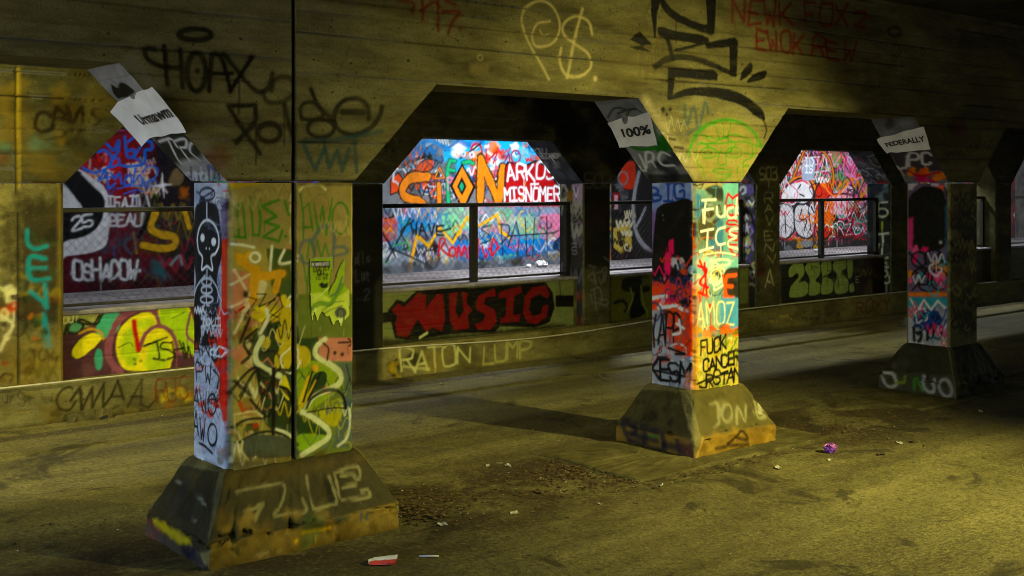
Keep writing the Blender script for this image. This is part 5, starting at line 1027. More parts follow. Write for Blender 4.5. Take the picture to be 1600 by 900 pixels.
s.fill([(424, 312), (492, 188), (566, 318), (498, 462)], '#0f0d0a', 1, 4); s.fill([(440, 312), (492, 208), (550, 318), (497, 436)], O_, 1, 4); s.fill([(464, 316), (490, 262), (516, 316), (492, 366)], '#0f0d0a', 1, 4); s.fill([(476, 316), (490, 290), (502, 316), (490, 342)], '#3aa07a', 1, 3)
s.line([(343, 274), (396, 268), (370, 214)], 15, '#0f0d0a', closed=True, sm=False); s.line([(343, 274), (396, 268), (370, 214)], 7, O_, closed=True, sm=False); s.piece()
s.fill([(724, 205), (770, 182), (835, 195), (900, 172), (965, 225), (1015, 320), (1030, 430), (985, 470), (935, 455), (900, 476), (850, 462), (800, 485), (745, 462), (722, 400)], '#120d0d', 1, 5, True); s.fill([(730, 215), (772, 196), (835, 208), (898, 188), (955, 235), (1002, 325), (1018, 425), (980, 455), (935, 440), (895, 460), (850, 446), (800, 468), (750, 448), (732, 400)], '#b41d2c', 1, 5, True)
s.clouds((740, 220, 1000, 440), 10, ['#a0182a', '#c82a38', '#8a1424'], (25, 50), 5, (.3, .6)); s.line(ell(782, 155, 24, 34), 11, '#a83a5a', .4, .9, True); s.line([(720, 190), (745, 140), (750, 200)], 8, '#8a3a6a')
s.line([(835, 290), (815, 380), (780, 470)], 9, '#d8963a', al=.8)
s.piece(GL, 'white two-line lettering on red'); s.text('ARKOS', (735, 285), (1000, 275), 82, 13, '#f2eef0', gap=.22); s.text('+', (865, 322), (905, 322), 34, 9, '#f2eef0', gap=0); s.text('MISNOMER', (722, 396), (1030, 396), 72, 11, '#f2eef0', gap=.25, jit=.04); s.piece()
s.fill([(30, 425), (1100, 425), (1100, 740), (30, 800)], '#8f98a4', .97, 14); s.clouds((80, 440, 1040, 700), 36, ['#d4d6da', '#5f8ab0', '#6fb488', '#b8d0c0', '#3f86c0', '#7fa8c8', '#c87a90'], (20, 55), 7, (.5, .9), .4)
s.fill([(120, 470), (200, 440), (340, 450), (330, 530), (260, 560), (140, 560)], '#3a84c4', .95, 14, True); s.fill([(430, 650), (490, 565), (560, 655), (655, 550), (705, 645), (790, 610), (1040, 585), (1040, 665), (680, 722), (560, 712)], '#2a7cc2', .97, 10); s.fill([(900, 480), (1040, 470), (1040, 590), (960, 610), (900, 560)], '#d889a4', .95, 14, True); s.fill([(390, 450), (550, 440), (560, 520), (470, 560), (400, 590)], '#8fce9e', .9, 16, True); s.fill([(750, 490), (890, 480), (880, 570), (770, 560)], '#a8c8a4', .7, 18, True)
s.fill([(30, 470), (130, 490), (140, 580), (110, 610), (30, 600)], '#d8642a', .95, 10, True); s.fill([(60, 450), (120, 440), (130, 480), (70, 490)], '#14130f', .95, 8, True)
s.clouds((240, 590, 350, 720), 8, ['#4a1420', '#6a1c24', '#2a1018'], (24, 48), 5, (.7, .95), .3); s.clouds((380, 620, 440, 700), 4, ['#d8a0a0', '#e8e4e4'], (16, 30), 4, (.5, .8))
s.wild((60, 430, 1020, 720), 110, ['#e4e6ea', '#2f74b4', '#14161c', '#6fb488', '#c8404a', '#d8a0b4', '#3a9ac8', '#8a8e94', '#e0c050', '#204a74'], (4, 11), 64, (.5, .95)); s.drips((70, 440, 1020, 640), 50, '#4a5058', (15, 60), 3, 6, .6)
s.piece(GD, 'yellow zigzag line'); s.line([(205, 768), (225, 680), (248, 582), (310, 640), (372, 538), (442, 622), (520, 482), (560, 540), (600, 520), (682, 468), (700, 560), (745, 590)], 17, '#e8b635', .2, sm=False); s.piece()
s.piece(GL, 'red script lettering')
for p in ([(362, 690), (375, 600), (400, 610), (380, 650), (420, 690)], ell(440, 670, 18, 24), [(465, 700), (472, 640), (490, 690), (505, 640), (520, 700)], [(530, 640), (535, 700), (560, 690), (562, 640)], [(580, 600), (575, 700)], [(600, 640), (620, 700), (640, 650), (660, 690)], [(690, 650), (660, 600), (650, 690), (690, 640)]): s.line(p, 12, '#cc2a2c', .3)
s.piece(GL, 'thin black script across the wall')
for p in ([(648, 525), (596, 545), (640, 580), (645, 605), (590, 628)], [(702, 520), (712, 690)], [(690, 520), (745, 530), (740, 580), (700, 630)], [(785, 510), (740, 640)], [(785, 510), (800, 590), (790, 690)], [(740, 585), (980, 568)], [(832, 485), (842, 692)], [(885, 485), (872, 702)], [(950, 480), (952, 706)], [(980, 570), (1015, 555)], [(840, 690), (860, 690)]): s.line(p, 8, '#16151a', .3, .9)
s.line([(210, 488), (150, 600), (80, 725)], 10, '#121216'); s.line([(62, 570), (100, 630), (128, 692)], 11, '#121216'); s.text('WAVE', (215, 575), (400, 580), 60, 12, '#0f1a14', jit=.08); s.line([(170, 660), (200, 640), (160, 560), (230, 500)], 10, '#20301c'); s.line([(370, 560), (430, 545)], 12, '#14301c'); s.line([(100, 650), (200, 690), (290, 735)], 12, '#14141a', al=.8); s.piece()
s.line([(780, 530), (800, 600), (815, 640)], 9, '#3a78b8'); s.fill([(990, 620), (1030, 580), (1035, 650), (985, 660)], '#173a5a', .9, 8, True); s.line([(120, 640), (190, 620), (210, 660)], 8, '#4aa86a')
s.fill([(30, 745), (400, 715), (700, 700), (1040, 655), (1200, 640), (1200, 860), (30, 860)], '#58585c', .55, 34); s.clouds((40, 720, 1020, 770), 22, ['#3a3a3c', '#55555a', '#7a7a80', '#2a2a2c'], (18, 40), 6, (.4, .8)); s.fill([(760, 710), (810, 705), (800, 740), (760, 740)], '#3c3a2c', .8, 20, True)
# short stretch between the two dark far pillars
s.zoom(860, 240, 3.0)
s.fill([(285, 10), (500, 10), (500, 520), (285, 520)], '#1a1719', 1, 8); s.fill([(335, 60), (392, 40), (395, 150), (350, 165), (325, 130)], '#c84a1e', .97, 8, True); s.clouds((295, 130, 350, 260), 6, ['#6a6a6e', '#8a2a24', '#3a3a40'], (14, 26), 4, (.6, .9), .3); s.line(ell(340, 115, 22, 30), 9, '#8a8a90', .3, .8, True); s.fill([(295, 350), (372, 330), (385, 450), (330, 470), (297, 440)], '#c8b060', .97, 6); s.wild((296, 280, 385, 460), 14, ['#100e10', '#d8d0b0'], (7, 12), 5, (.8, 1)); s.line([(330, 400), (350, 470)], 7, '#100e10')
s.piece(GD, 'broad pale grey curved stroke'); s.line([(415, 90), (395, 180), (388, 280), (400, 360), (430, 420), (470, 460)], 22, '#a4a4a8', .3); s.line([(445, 255), (420, 310), (400, 345)], 13, '#a4a4a8', .3); s.piece(); s.clouds((300, 460, 460, 500), 6, ['#2a1414', '#3a1c18', '#1a1414'], (18, 34), 4, (.5, .8)); s.rect(300, 195, 316, 260, '#d8b0b8', .8, 6)
# wall behind the bubble letters
s.zoom(1180, 200, 2.8125)
s.fill([(90, 60), (640, 60), (640, 600), (90, 600)], '#3c3b40', 1, 8); s.clouds((110, 90, 480, 300), 22, ['#6a6e74', '#8a9298', '#4a4e54', '#a8b0b4', '#2a2c30', '#7a9a8a'], (16, 40), 3, (.6, .95), .35); s.clouds((300, 100, 450, 250), 10, ['#d868a4', '#4a8a4a', '#e08ab8', '#1a1a1e', '#8aa84a'], (14, 30), 5, (.8, 1), .3); s.fill([(385, 140), (420, 120), (445, 180), (440, 245), (400, 240)], '#de74b0', 1, 6, True, '#17131a', 6); s.fill([(330, 110), (360, 95), (390, 130), (350, 180)], '#5f9c4a', .95, 6, True, '#14180f', 6)
s.wild((440, 100, 600, 470), 26, ['#15151a', '#8a8a90', '#b8b8bc', '#5a2a34', '#4a6a6a', '#c8c8cc'], (6, 12), 6, (.6, .95)); s.clouds((430, 300, 540, 480), 9, ['#242428', '#3a2a2c', '#4a5a4a'], (18, 34), 5, (.6, .9), .3)
s.wild((110, 90, 600, 480), 90, ['#e0dce0', '#d83a7a', '#121014', '#e08a20', '#8a8e98', '#c83a30', '#5a9a5a', '#e89ac0'], (4, 11), 65, (.7, 1))
s.piece(GL, 'white pink and red bubble letters edged in orange')
OR = '#e08a20'
s.line([(120, 275), (160, 235), (220, 95), (275, 92), (322, 130), (345, 215), (320, 300)], 18, '#16120e'); s.line([(120, 275), (160, 235), (220, 95), (275, 92), (322, 130), (345, 215), (320, 300)], 9, OR, .2); s.line([(100, 480), (180, 490), (280, 488), (340, 470), (360, 420)], 16, OR, .3); s.line([(150, 250), (180, 222), (240, 225), (270, 290), (268, 400)], 15, OR, .3)
for q, c in (([(110, 345), (150, 340), (172, 380), (170, 450), (140, 485), (105, 478)], '#d9d4d6'), ([(178, 345), (225, 335), (258, 370), (262, 440), (235, 485), (190, 470), (172, 420)], '#d4cfd2'), ([(115, 290), (150, 250), (195, 222), (240, 235), (255, 300), (215, 335), (165, 325), (120, 330)], '#e4e0e2'), ([(262, 300), (290, 235), (330, 250), (352, 340), (345, 440), (310, 488), (275, 470)], '#c8452c'), ([(318, 310), (360, 290), (430, 300), (432, 360), (400, 400), (345, 390)], '#d8b8c0'), ([(350, 400), (400, 410), (455, 370), (465, 440), (420, 485), (365, 480)], '#4a1a20')): s.fill(q, c, 1, 4, True, '#120e10', 9)
for p in ([(130, 370), (135, 460)], [(205, 360), (195, 400), (225, 405), (215, 450)], [(200, 250), (185, 280), (215, 300)], [(235, 370), (245, 450)]): s.line(p, 8, '#120e10')
s.line([(170, 240), (215, 232), (245, 262)], 9, '#d83a5a', .3); s.line([(112, 480), (150, 492), (180, 462)], 7, '#d83a5a', .3); s.line([(255, 470), (262, 380)], 7, '#d83a5a', .3)
for x in (335, 355, 378, 402): s.line([(x, 295), (x + 3, 370)], 8, '#d8446a', .3)
s.clouds((270, 250, 345, 470), 8, ['#d8602c', '#a82a20', '#e08030'], (12, 28), 5, (.5, .9), .3); s.line([(290, 240), (350, 300), (410, 240)], 9, OR); s.line([(350, 385), (380, 415), (405, 395)], 14, '#100c0e'); s.piece()
s.fill([(205, 220), (225, 140), (262, 140), (258, 215), (235, 230)], '#a9b2c4', 1, 5, True); s.piece(GL, 'small white letters'); s.text('ID', (220, 165), (262, 165), 30, 6, '#f0f0f4'); s.text('IS', (220, 196), (255, 196), 28, 6, '#f0f0f4'); s.piece()
s.wild((120, 230, 460, 480), 40, ['#120e10', '#d8386a', '#f0ecf0', '#e08a20'], (3, 6), 66, (.7, 1)); s.wild((365, 330, 465, 480), 14, ['#a8383c', '#8a2a2c', '#3a8a7a', '#c8c8cc'], (4, 8), 7, (.7, 1))
s.fill([(100, 495), (540, 480), (540, 600), (100, 600)], '#2c2a28', .85, 24); s.clouds((115, 490, 300, 530), 9, ['#c8a03a', '#b88a2c', '#8a8a8c', '#3a3a38'], (12, 26), 6, (.5, .9), .3); s.drips((115, 490, 420, 505), 16, '#9a9a9c', (10, 28), 4, 5)
# far end seen past the darkest pillar
s.zoom(1340, 160, 1.875)
s.fill([(440, 200), (520, 200), (520, 500), (440, 500)], '#5a2438', .95, 8); s.clouds((448, 210, 490, 330), 8, ['#7a2a4c', '#4a1a30', '#8a3a3a'], (12, 26), 4, (.6, .9), .3); s.fill([(455, 330), (475, 300), (488, 340), (470, 350)], '#c8c8d0', .9, 5); s.wild((452, 410, 490, 490), 8, ['#c8c8c8', '#d8a83a', '#8a8a8c'], (4, 7), 5, (.7, 1))
for s_ in ALLS: s_.done()

# ------------------------------------------------------------------ setting
mesh('ground', [(-600, -600, -0.12), (600, -600, -0.12), (600, 600, -0.12), (-600, 600, -0.12)], [(0, 1, 2, 3)], M['ground'])['kind'] = 'structure'

rx = np.arange(-4, 30.01, 0.06); ry = np.arange(-1.0, 12.62, 0.06)
RX, RY = np.meshgrid(rx, ry)
rn = vnoise(len(rx), len(ry), 14, 5, 4) - 0.5
rn2 = vnoise(len(rx), len(ry), 45, 6, 2) - 0.5
pl = np.exp(-((RY - 7.6) / 0.75) ** 2)                    # dirt banked up along the pillar line
gut = np.where(RY > 12.07, 0.018, 0.0)                    # gutter strip stands a little proud
RZ = 0.010 * rn + 0.022 * rn2 + pl * (0.012 + 0.03 * np.abs(rn)) + gut
road = mesh('road', np.stack([RX, RY, RZ], 2).reshape(-1, 3), grid_faces(len(rx), len(ry)), M['road'], smooth=True)
road['kind'] = 'structure'
def gz(x, y):
    i = int(np.clip(round((x + 4) / 0.06), 0, len(rx) - 1)); j = int(np.clip(round((y + 1) / 0.06), 0, len(ry) - 1))
    return float(RZ[j, i])
mesh('road_shoulder', [(MOUTH, -1, -0.03), (60, -1, -0.03), (60, 12.5, -0.03), (MOUTH, 12.5, -0.03)], [(0, 1, 2, 3)], M['road'])['kind'] = 'structure'

MB().box(MOUTH, 60, -4.6, 17.4, ZC, ZC + 0.6).build('ceiling', M['ceiling'])['kind'] = 'structure'
MB().box(MOUTH, 60, -4.6, -4.2, -0.1, ZC).build('wall_near', M['wall'])['kind'] = 'structure'
MB().box(MOUTH, 60, -4.2, -1.0, -0.1, ZW).build('sidewalk_near', M['walk'])['kind'] = 'structure'

# far sidewalk: paving slabs with joints
sw = empty('sidewalk'); sw['kind'] = 'structure'
MB().box(MOUTH, 60, Y2B - 0.2, YW + 0.1, -0.1, ZW - 0.03).build('sidewalk_bed', M['walk'], sw)
slab_me = None
k = 0
for ix in range(18):
    for iy in range(3):
        x0, y0 = 4.5 + ix * 1.5, Y2B - 0.19 + iy * 1.285
        dz = 0.004 * math.sin(ix * 5.1 + iy * 2.3)
        if slab_me is None:
            o = MB().box(0, 1.485, 0, 1.27, 0, 0.03).build('paving_slab', M['walk'], sw); slab_me = o.data
        else:
            o = bpy.data.objects.new('paving_slab', slab_me); COL.objects.link(o); o.parent = sw
        o.location = (x0, y0, ZW - 0.031 + dz)

# back wall, painted from end to end
wx = np.concatenate([np.arange(4.4, 28.5, 0.0145), np.arange(28.5, 33.4, 0.03)]); wz = np.arange(0.92, 3.62, 0.0145)
A_, B_ = np.meshgrid(wx, wz)
wy = YW + 0.012 * (vnoise(len(wx), len(wz), 40, 8) - 0.5)
bw = painted('wall_back', np.stack([A_, wy, B_], 2), SW.at(A_ - 4.0, B_ - 0.9), SW.ids(A_[:-1, :-1] - 3.99, B_[:-1, :-1] - 0.89), SW.names, M['wall'])
bw['kind'] = 'structure'
MB().box(MOUTH, 60, YW + 0.05, YW + 0.5, -0.1, ZC).build('wall_back_core', M['wall'], bw)

# ------------------------------------------------------------------ pillars
def shaft(name, x0, x1, y0, y1, z0, z1, ch, sf, sl, res, mat, parent, fx=None, left=True, right=True):
    """chamfered pillar shaft: end face, chamfer, roadside face, chamfer, then the plain far sides"""
    fx = fx or (x0, x1)
    cols = []                                    # (x, y, kind, coordinate)
    cl = ch if left else 0.0005; cr = ch if right else 0.0005
    ny = max(2, int((y1 - y0 - 2 * ch) / res)); nx = max(2, int((x1 - x0 - cl - cr) / res))
    for t in np.linspace(0, 1, ny): y = y1 - ch - t * (y1 - y0 - 2 * ch) if left else y1 - t * (y1 - y0); cols.append((x0, y, 'l', y - y0))
    if left:
        for t in (0.25, 0.5, 0.75): cols.append((x0 + ch * t, y0 + ch * (1 - t), 'l' if t < .5 else 'f', ch * (1 - t) if t < .5 else ch * t))
    for t in np.linspace(0, 1, nx): x = x0 + cl + t * (x1 - x0 - cl - cr); cols.append((x, y0, 'f', x - fx[0]))
    if right:
        for t in (0.5, 1.0): cols.append((x1 - ch + ch * t, y0 + ch * t, 'f', x1 - fx[0] - 0.01))
    cols.append((x1, y1 - (ch if right else 0), 'n', 0)); cols.append((x1 - cr, y1, 'n', 0)); cols.append((x0 + cl, y1, 'n', 0)); cols.append((x0, y1 - (ch if left else 0), 'n', 0))
    zs = np.linspace(z0, z1, int((z1 - z0) / res) + 1)
    nu, nv = len(cols), len(zs)
    P = np.zeros((nv, nu, 3)); C = np.zeros((nv, nu, 4)); I = np.zeros((nv - 1, nu - 1), int)
    names = dict(sf.names) if sf else {0: None}; off = len(names)
    if sl:
        for q, nm in sl.names.items():
            if q: names[q + off] = nm
    nz = vnoise(nu, nv, 0.12 / res, int(x0 * 100) % 997) - 0.5
    chips = np.clip(vnoise(1, nv, 0.10 / res, int(x0 * 77) % 991, 4)[:, 0] - 0.56, 0, 1) * 0.16
    for j, (x, y, kd, a) in enumerate(cols):
        P[:, j] = np.stack([np.full(nv, x), np.full(nv, y), zs], 1)
        if left and abs((x - x0) + (y - y0) - ch) < ch * 0.9 and kd in 'lf' and x - x0 < ch * 1.3 and y - y0 < ch * 1.3:
            k = 1 - abs((x - x0) - (y - y0)) / (ch * 1.6); P[:, j, 0] += chips * max(k, 0) * 0.7; P[:, j, 1] += chips * max(k, 0) * 0.7
        if kd == 'f' and sf is not None:
            C[:, j] = sf.at(np.full(nv, a), zs - sf.o[2]); P[:, j, 1] += nz[:, j] * 0.005
            if j < nu - 1: I[:, j] = sf.ids(np.full(nv - 1, a), zs[:-1] - sf.o[2])
        elif kd == 'l' and sl is not None:
            C[:, j] = sl.at(np.full(nv, a), zs - sl.o[2]); P[:, j, 0] += nz[:, j] * 0.005
            if j < nu - 1:
                q = sl.ids(np.full(nv - 1, a), zs[:-1] - sl.o[2]); I[:, j] = np.where(q > 0, q + off, 0)
    return painted(name, P, C, I, names, mat, parent)

def plinth(x0, x1, sf, sl, parent, res=0.014, seed=0):
    ax0, ax1 = x0 - 0.243, x1 + 0.258
    prof = [(-0.004, -0.02), (0.0, 0.06), (0.002, 0.13), (0.003, 0.18), (0.012, 0.194), (0.04, 0.25), (0.085, 0.34), (0.125, 0.43), (0.165, 0.51), (0.195, 0.56), (0.222, 0.588), (0.26, 0.602), (0.33, 0.604)]
    pz = smooth_pts(np.array(prof), 5)
    per = []
    def seg(p, q, kd):
        L = math.dist(p, q); n = max(2, int(L / res))
        for t in np.linspace(0, 1, n, endpoint=False): per.append((p[0] + (q[0] - p[0]) * t, p[1] + (q[1] - p[1]) * t, kd))
    seg((ax0, BY1), (ax0, BY0), 'l'); seg((ax0, BY0), (ax1, BY0), 'f'); seg((ax1, BY0), (ax1, BY1), 'r'); seg((ax1, BY1), (ax0, BY1), 'b'); per.append(per[0])
    cx, cy = (ax0 + ax1) / 2, (BY0 + BY1) / 2; hx, hy = (ax1 - ax0) / 2, (BY1 - BY0) / 2
    nu, nv = len(per), len(pz)
    P = np.zeros((nv, nu, 3)); C = np.zeros((nv, nu, 4)); I = np.zeros((nv - 1, nu - 1), int)
    nz = vnoise(nu, nv, 5, seed + 100, 4) - 0.5; nz[:, -1] = nz[:, 0]; nb = vnoise(nu, nv, 22, seed + 101) - 0.5; nb[:, -1] = nb[:, 0]
    names = dict(sf.names); off = len(names)
    for q, nm in sl.names.items():
        if q: names[q + off] = nm
    chip = np.clip(vnoise(nu, nv, 7, seed + 103, 3) - 0.62, 0, 1) * 0.5; chip[:, -1] = chip[:, 0]
    for i, (ins, z) in enumerate(pz):
        rad = 0.022 + 0.14 * ins
        for j, (x, y, kd) in enumerate(per):
            sx, sy = (hx - ins) / hx, (hy - ins) / hy
            dx, dy = (x - cx) * sx, (y - cy) * sy
            # round the plan corners
            ex, ey = abs(dx) - (hx - ins - rad), abs(dy) - (hy - ins - rad)
            if ex > 0 and ey > 0:
                d = math.hypot(ex, ey); f = rad / max(d, 1e-6)
                if f < 1: dx = math.copysign(hx - ins - rad + ex * f, dx); dy = math.copysign(hy - ins - rad + ey * f, dy)
            edge = math.exp(-((z - 0.19) / 0.05) ** 2) + 0.35
            e = 1 + (nz[i, j] * 0.042 + nb[i, j] * 0.035) - chip[i, j] * edge
            P[i, j] = (cx + dx * e, cy + dy * e, z + nb[i, j] * 0.012)
            if kd == 'f': C[i, j] = sf.at(P[i, j, 0] - sf.o[0], z)
            elif kd == 'l': C[i, j] = sl.at(P[i, j, 1] - BY0, z)
            if i < nv - 1 and j < nu - 1:
                if kd == 'f': I[i, j] = sf.ids(P[i, j, 0] - sf.o[0], z)
                elif kd == 'l':
                    q = int(sl.ids(P[i, j, 1] - BY0, z)); I[i, j] = q + off if q else 0
    return painted('plinth', P, C, I, names, M['plinth'], parent)

def pad(x0, x1, y0, y1, h, parent, seed):
    g = np.random.default_rng(seed); n = 26
    v = []; t = np.linspace(0, 1, n, endpoint=False)
    ring = [(x0 + (x1 - x0) * q, y0) for q in t] + [(x1, y0 + (y1 - y0) * q) for q in t] + [(x1 - (x1 - x0) * q, y1) for q in t] + [(x0, y1 - (y1 - y0) * q) for q in t]
    m = len(ring); cx, cy = (x0 + x1) / 2, (y0 + y1) / 2
    jit = np.convolve(g.normal(0, 0.02, m + 8), np.ones(5) / 5, 'same')[4:-4]
    for ins, z in ((-0.01, -0.05), (0.0, h * 0.6), (0.015, h), (0.5, h * 1.15)):
        for (x, y), q in zip(ring, jit):
            v.append((x + (cx - x) * min(ins, 0.5) / 1 + q * (x - cx) * 0.6, y + (cy - y) * min(ins, 0.5) + q * (y - cy) * 1.2, z + g.normal(0, 0.004)))
    f = [(r * m + i, r * m + (i + 1) % m, (r + 1) * m + (i + 1) % m, (r + 1) * m + i) for r in range(3) for i in range(m)] + [tuple(range(3 * m, 4 * m))]
    return mesh('footing_pad', v, f, M['pad'], parent)

LBL = ['thick twin concrete pillar split by a dark vertical joint, skeleton painted on its end',
       'single concrete pillar below the green painted face, light blue paint on its end',
       'dark concrete pillar with pink and orange paint on its end, farthest of the middle row']
for i, (a, b) in enumerate(PIL[:3]):
    e = tag(empty('pillar', ((a + b) / 2, (YF + YB) / 2, 0)), LBL[i], 'pillar', 'pillars of the middle row', 'thing')
    res = (0.0065, 0.0085, 0.0105)[i]
    if i == 0:
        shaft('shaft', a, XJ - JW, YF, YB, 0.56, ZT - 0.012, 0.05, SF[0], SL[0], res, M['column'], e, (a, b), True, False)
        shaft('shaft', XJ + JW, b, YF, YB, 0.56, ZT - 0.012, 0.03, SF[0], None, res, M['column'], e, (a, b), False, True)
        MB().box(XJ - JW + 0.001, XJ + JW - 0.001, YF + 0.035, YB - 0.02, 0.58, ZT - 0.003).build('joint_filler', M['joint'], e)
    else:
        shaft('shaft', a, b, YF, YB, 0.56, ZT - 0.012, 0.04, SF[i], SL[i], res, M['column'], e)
    plinth(a, b, SPF[i], SPL[i], e, (0.013, 0.017, 0.02)[i], i)
    if i == 1: pad(7.12, 9.85, 6.88, 8.15, 0.03, e, 3)
    if i == 2: pad(11.85, 14.1, 7.03, 8.25, 0.03, e, 4)

# ------------------------------------------------------------------ beams
def zlow(x, pil, ha, zt, zb):
    z = np.full_like(x, zb)
    for a, b in pil:
        z = np.where((x >= a) & (x <= b), zt, z)
        z = np.where((x > a - ha) & (x < a), np.minimum(z, zt + (a - x) / ha * (zb - zt)), z)
        z = np.where((x > b) & (x < b + ha), np.minimum(z, zt + (x - b) / ha * (zb - zt)), z)
    return z

def beam(name, x0, x1, yf, yb, pil, ha, zt, zb, zc, sf, res, rows, mat, boards, seed):
    xs = np.arange(x0, x1, res); xs = np.append(xs, x1)
    brk = [q for a, b in pil for q in (a - ha, a, b, b + ha) if x0 < q < x1]
    for q in brk:
        k = np.argmin(abs(xs - q)); xs[k] = q
    zl = zlow(xs, pil, ha, zt, zb)
    t = np.linspace(0, 1, rows)[:, None]
    Z = zl[None, :] + t * (zc - zl[None, :]); X = np.repeat(xs[None, :], rows, 0)
    D = np.zeros_like(X)
    g = np.random.default_rng(seed)
    C = sf.at(X - sf.o[0], Z - sf.o[2])
    if boards:
        zz = zt
        prev = 0
        while zz < zc:
            hgt = g.uniform(0.10, 0.17); off = g.uniform(-0.004, 0.004)
            wob = 0.006 * np.sin(X * g.uniform(0.5, 1.5) + g.uniform(0, 6))
            D += np.where((Z >= zz + wob) & (Z < zz + hgt + wob), off, 0)
            st = g.uniform(0.55, 1.0) * np.clip(vnoise(X.shape[1], 1, 140, int(g.integers(1e6)), 3) * 2.6 - 0.75, 0.0, 1)
            gr = np.exp(-((Z - zz - wob) / 0.008) ** 2) * st
            D += gr * 0.022
            k = np.clip(gr * 1.1, 0, 1)[..., None]
            C[..., :3] = C[..., :3] * (1 - k) + np.array((0.012, 0.010, 0.004)) * k
            C[..., 3] = C[..., 3] * (1 - k[..., 0]) + k[..., 0]
            zz += hgt
    D += 0.006 * (vnoise(X.shape[1], rows, 10, seed + 3) - 0.5)
    P = np.stack([X, yf + D, Z], 2)
    I = sf.ids(X[:-1, :-1] - sf.o[0] + res / 2, Z[:-1, :-1] - sf.o[2])
    # underside, back and ends
    pts = sorted(set([x0, x1] + brk)); zs = zlow(np.array(pts), pil, ha, zt, zb)
    ev, ef = [], []
    for k in range(len(pts) - 1):
        xa, xb, za, zb_ = pts[k], pts[k + 1], zs[k], zs[k + 1]
        b0 = len(ev)
        left_h = any(abs(xb - a) < 1e-6 and abs(xa - (a - ha)) < 1e-6 for a, b in pil)
        if not (left_h and (name, round(xb, 3)) in SKIP):
            ev += [(xa, yf + 0.001, za), (xb, yf + 0.001, zb_), (xb, yb, zb_), (xa, yb, za)]; ef.append((b0, b0 + 3, b0 + 2, b0 + 1)); b0 += 4
        ev += [(xa, yb, za), (xb, yb, zb_), (xb, yb, zc), (xa, yb, zc)]; ef.append((b0, b0 + 3, b0 + 2, b0 + 1))
    for x, k in ((x0, 0), (x1, -1)):
        b0 = len(ev); ev += [(x, yf, zs[k]), (x, yb, zs[k]), (x, yb, zc), (x, yf, zc)]; ef.append((b0, b0 + 1, b0 + 2, b0 + 3))
    return painted(name, P, C, I, sf.names, mat, None, extra=(ev, ef))

def haunch(a, yf, yb, ha, zt, zb, sf, mat, parent, res):
    L = math.hypot(ha, zb - zt); u = unit((-ha, 0, zb - zt))
    A, B = np.meshgrid(np.linspace(0, yb - yf, int((yb - yf) / res) + 2), np.linspace(0, L, int(L / res) + 2))
    nz = (vnoise(A.shape[1], A.shape[0], 8, int(a * 10)) - 0.5) * 0.006
    P = np.stack([a + B * u[0] + nz, yf + A, zt + B * u[2] + nz], 2)
    return painted('haunch_soffit', P, sf.at(A, B), sf.ids(A[:-1, :-1], B[:-1, :-1]), sf.names, mat, parent, flip=False)

SKIP = set()
for a, b in PIL[:3]: SKIP.add(('beam', round(a, 3)))
for k in (2, 3, 4): SKIP.add(('beam_far', round(P2[k][0], 3)))
FP = [(-0.95, -0.2)] + PIL
b1 = beam('beam', 1.6, XJ - JW, YF, YB, FP, HA, ZT + 0.002, ZB, ZC, SB, 0.0098, 185, M['beam'], True, 5)
tag(b1, 'concrete beam segment beside the joint, carrying the black halo tag', 'beam', 'concrete beams of the middle row', 'thing')
b2 = beam('beam', XJ + JW, 17.4, YF, YB, FP, HA, ZT + 0.002, ZB, ZC, SB, 0.0098, 185, M['beam'], True, 6)
tag(b2, 'long board-marked concrete beam with chalky and thick black tags over the openings', 'beam', 'concrete beams of the middle row', 'thing')
for i in range(3): haunch(PIL[i][0], YF, YB, HA, ZT, ZB, SH[i], M['column'], (b1, b2, b2)[i], (0.009, 0.012, 0.014)[i])
MB().box(XJ - JW + 0.0005, XJ + JW - 0.0005, YF + 0.03, YB - 0.02, ZT + 0.01, ZC - 0.01).build('joint_filler', M['joint'], b1)
MB().box(MOUTH, 1.598, YF + 0.01, YB - 0.01, ZB, ZC).build('beam_run', M['beam'], b1)
MB().box(17.402, 60, YF + 0.01, YB - 0.01, ZB, ZC).build('beam_run', M['beam'], b2)

# second arcade on the parapet
L2 = ['yellow lit far pillar with a blue-green vertical tag, split by a joint', 'black far pillar half hidden by the twin pillar, beside the red block letters',
      'dark far pillar with white scrawls low down and the 502 tag above', 'far pillar with pale vertical letters below the 503 tag', 'far pillar whose end carries pale vertical letters beside the puffy green lettering',
      'far pillar with a blue patch, half hidden behind the darkest pillar', 'farthest pillar of the parapet row']
for k, (a, b) in enumerate(P2):
    e = tag(empty('parapet_pillar', ((a + b) / 2, (Y2F + Y2B) / 2, ZCB)), L2[k], 'pillar', 'pillars along the far parapet', 'thing')
    shaft('shaft', a, b, Y2F, Y2B, ZCB - 0.02, Z2T, 0.03, S2, S2L.get(k), 0.018, M['dark_beam'] if k else M['curb'], e, (3.0, 0))  # lit first pillar takes lighter concrete, the shaded ones the darker tone
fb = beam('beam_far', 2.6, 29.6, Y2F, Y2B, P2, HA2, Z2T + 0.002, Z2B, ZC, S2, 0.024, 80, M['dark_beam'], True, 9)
fb.name = 'parapet_beam'
tag(fb, 'dark concrete beam over the far parapet pillars with chamfered openings', 'beam', None, 'thing')
for k in (2, 3, 4): haunch(P2[k][0], Y2F, Y2B, HA2, Z2T, Z2B, S2H[k], M['dark_beam'], fb, 0.018)
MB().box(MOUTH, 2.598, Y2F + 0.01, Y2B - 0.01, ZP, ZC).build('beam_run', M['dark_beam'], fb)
MB().box(29.602, 60, Y2F + 0.01, Y2B - 0.01, Z2B, ZC).build('beam_run', M['dark_beam'], fb)

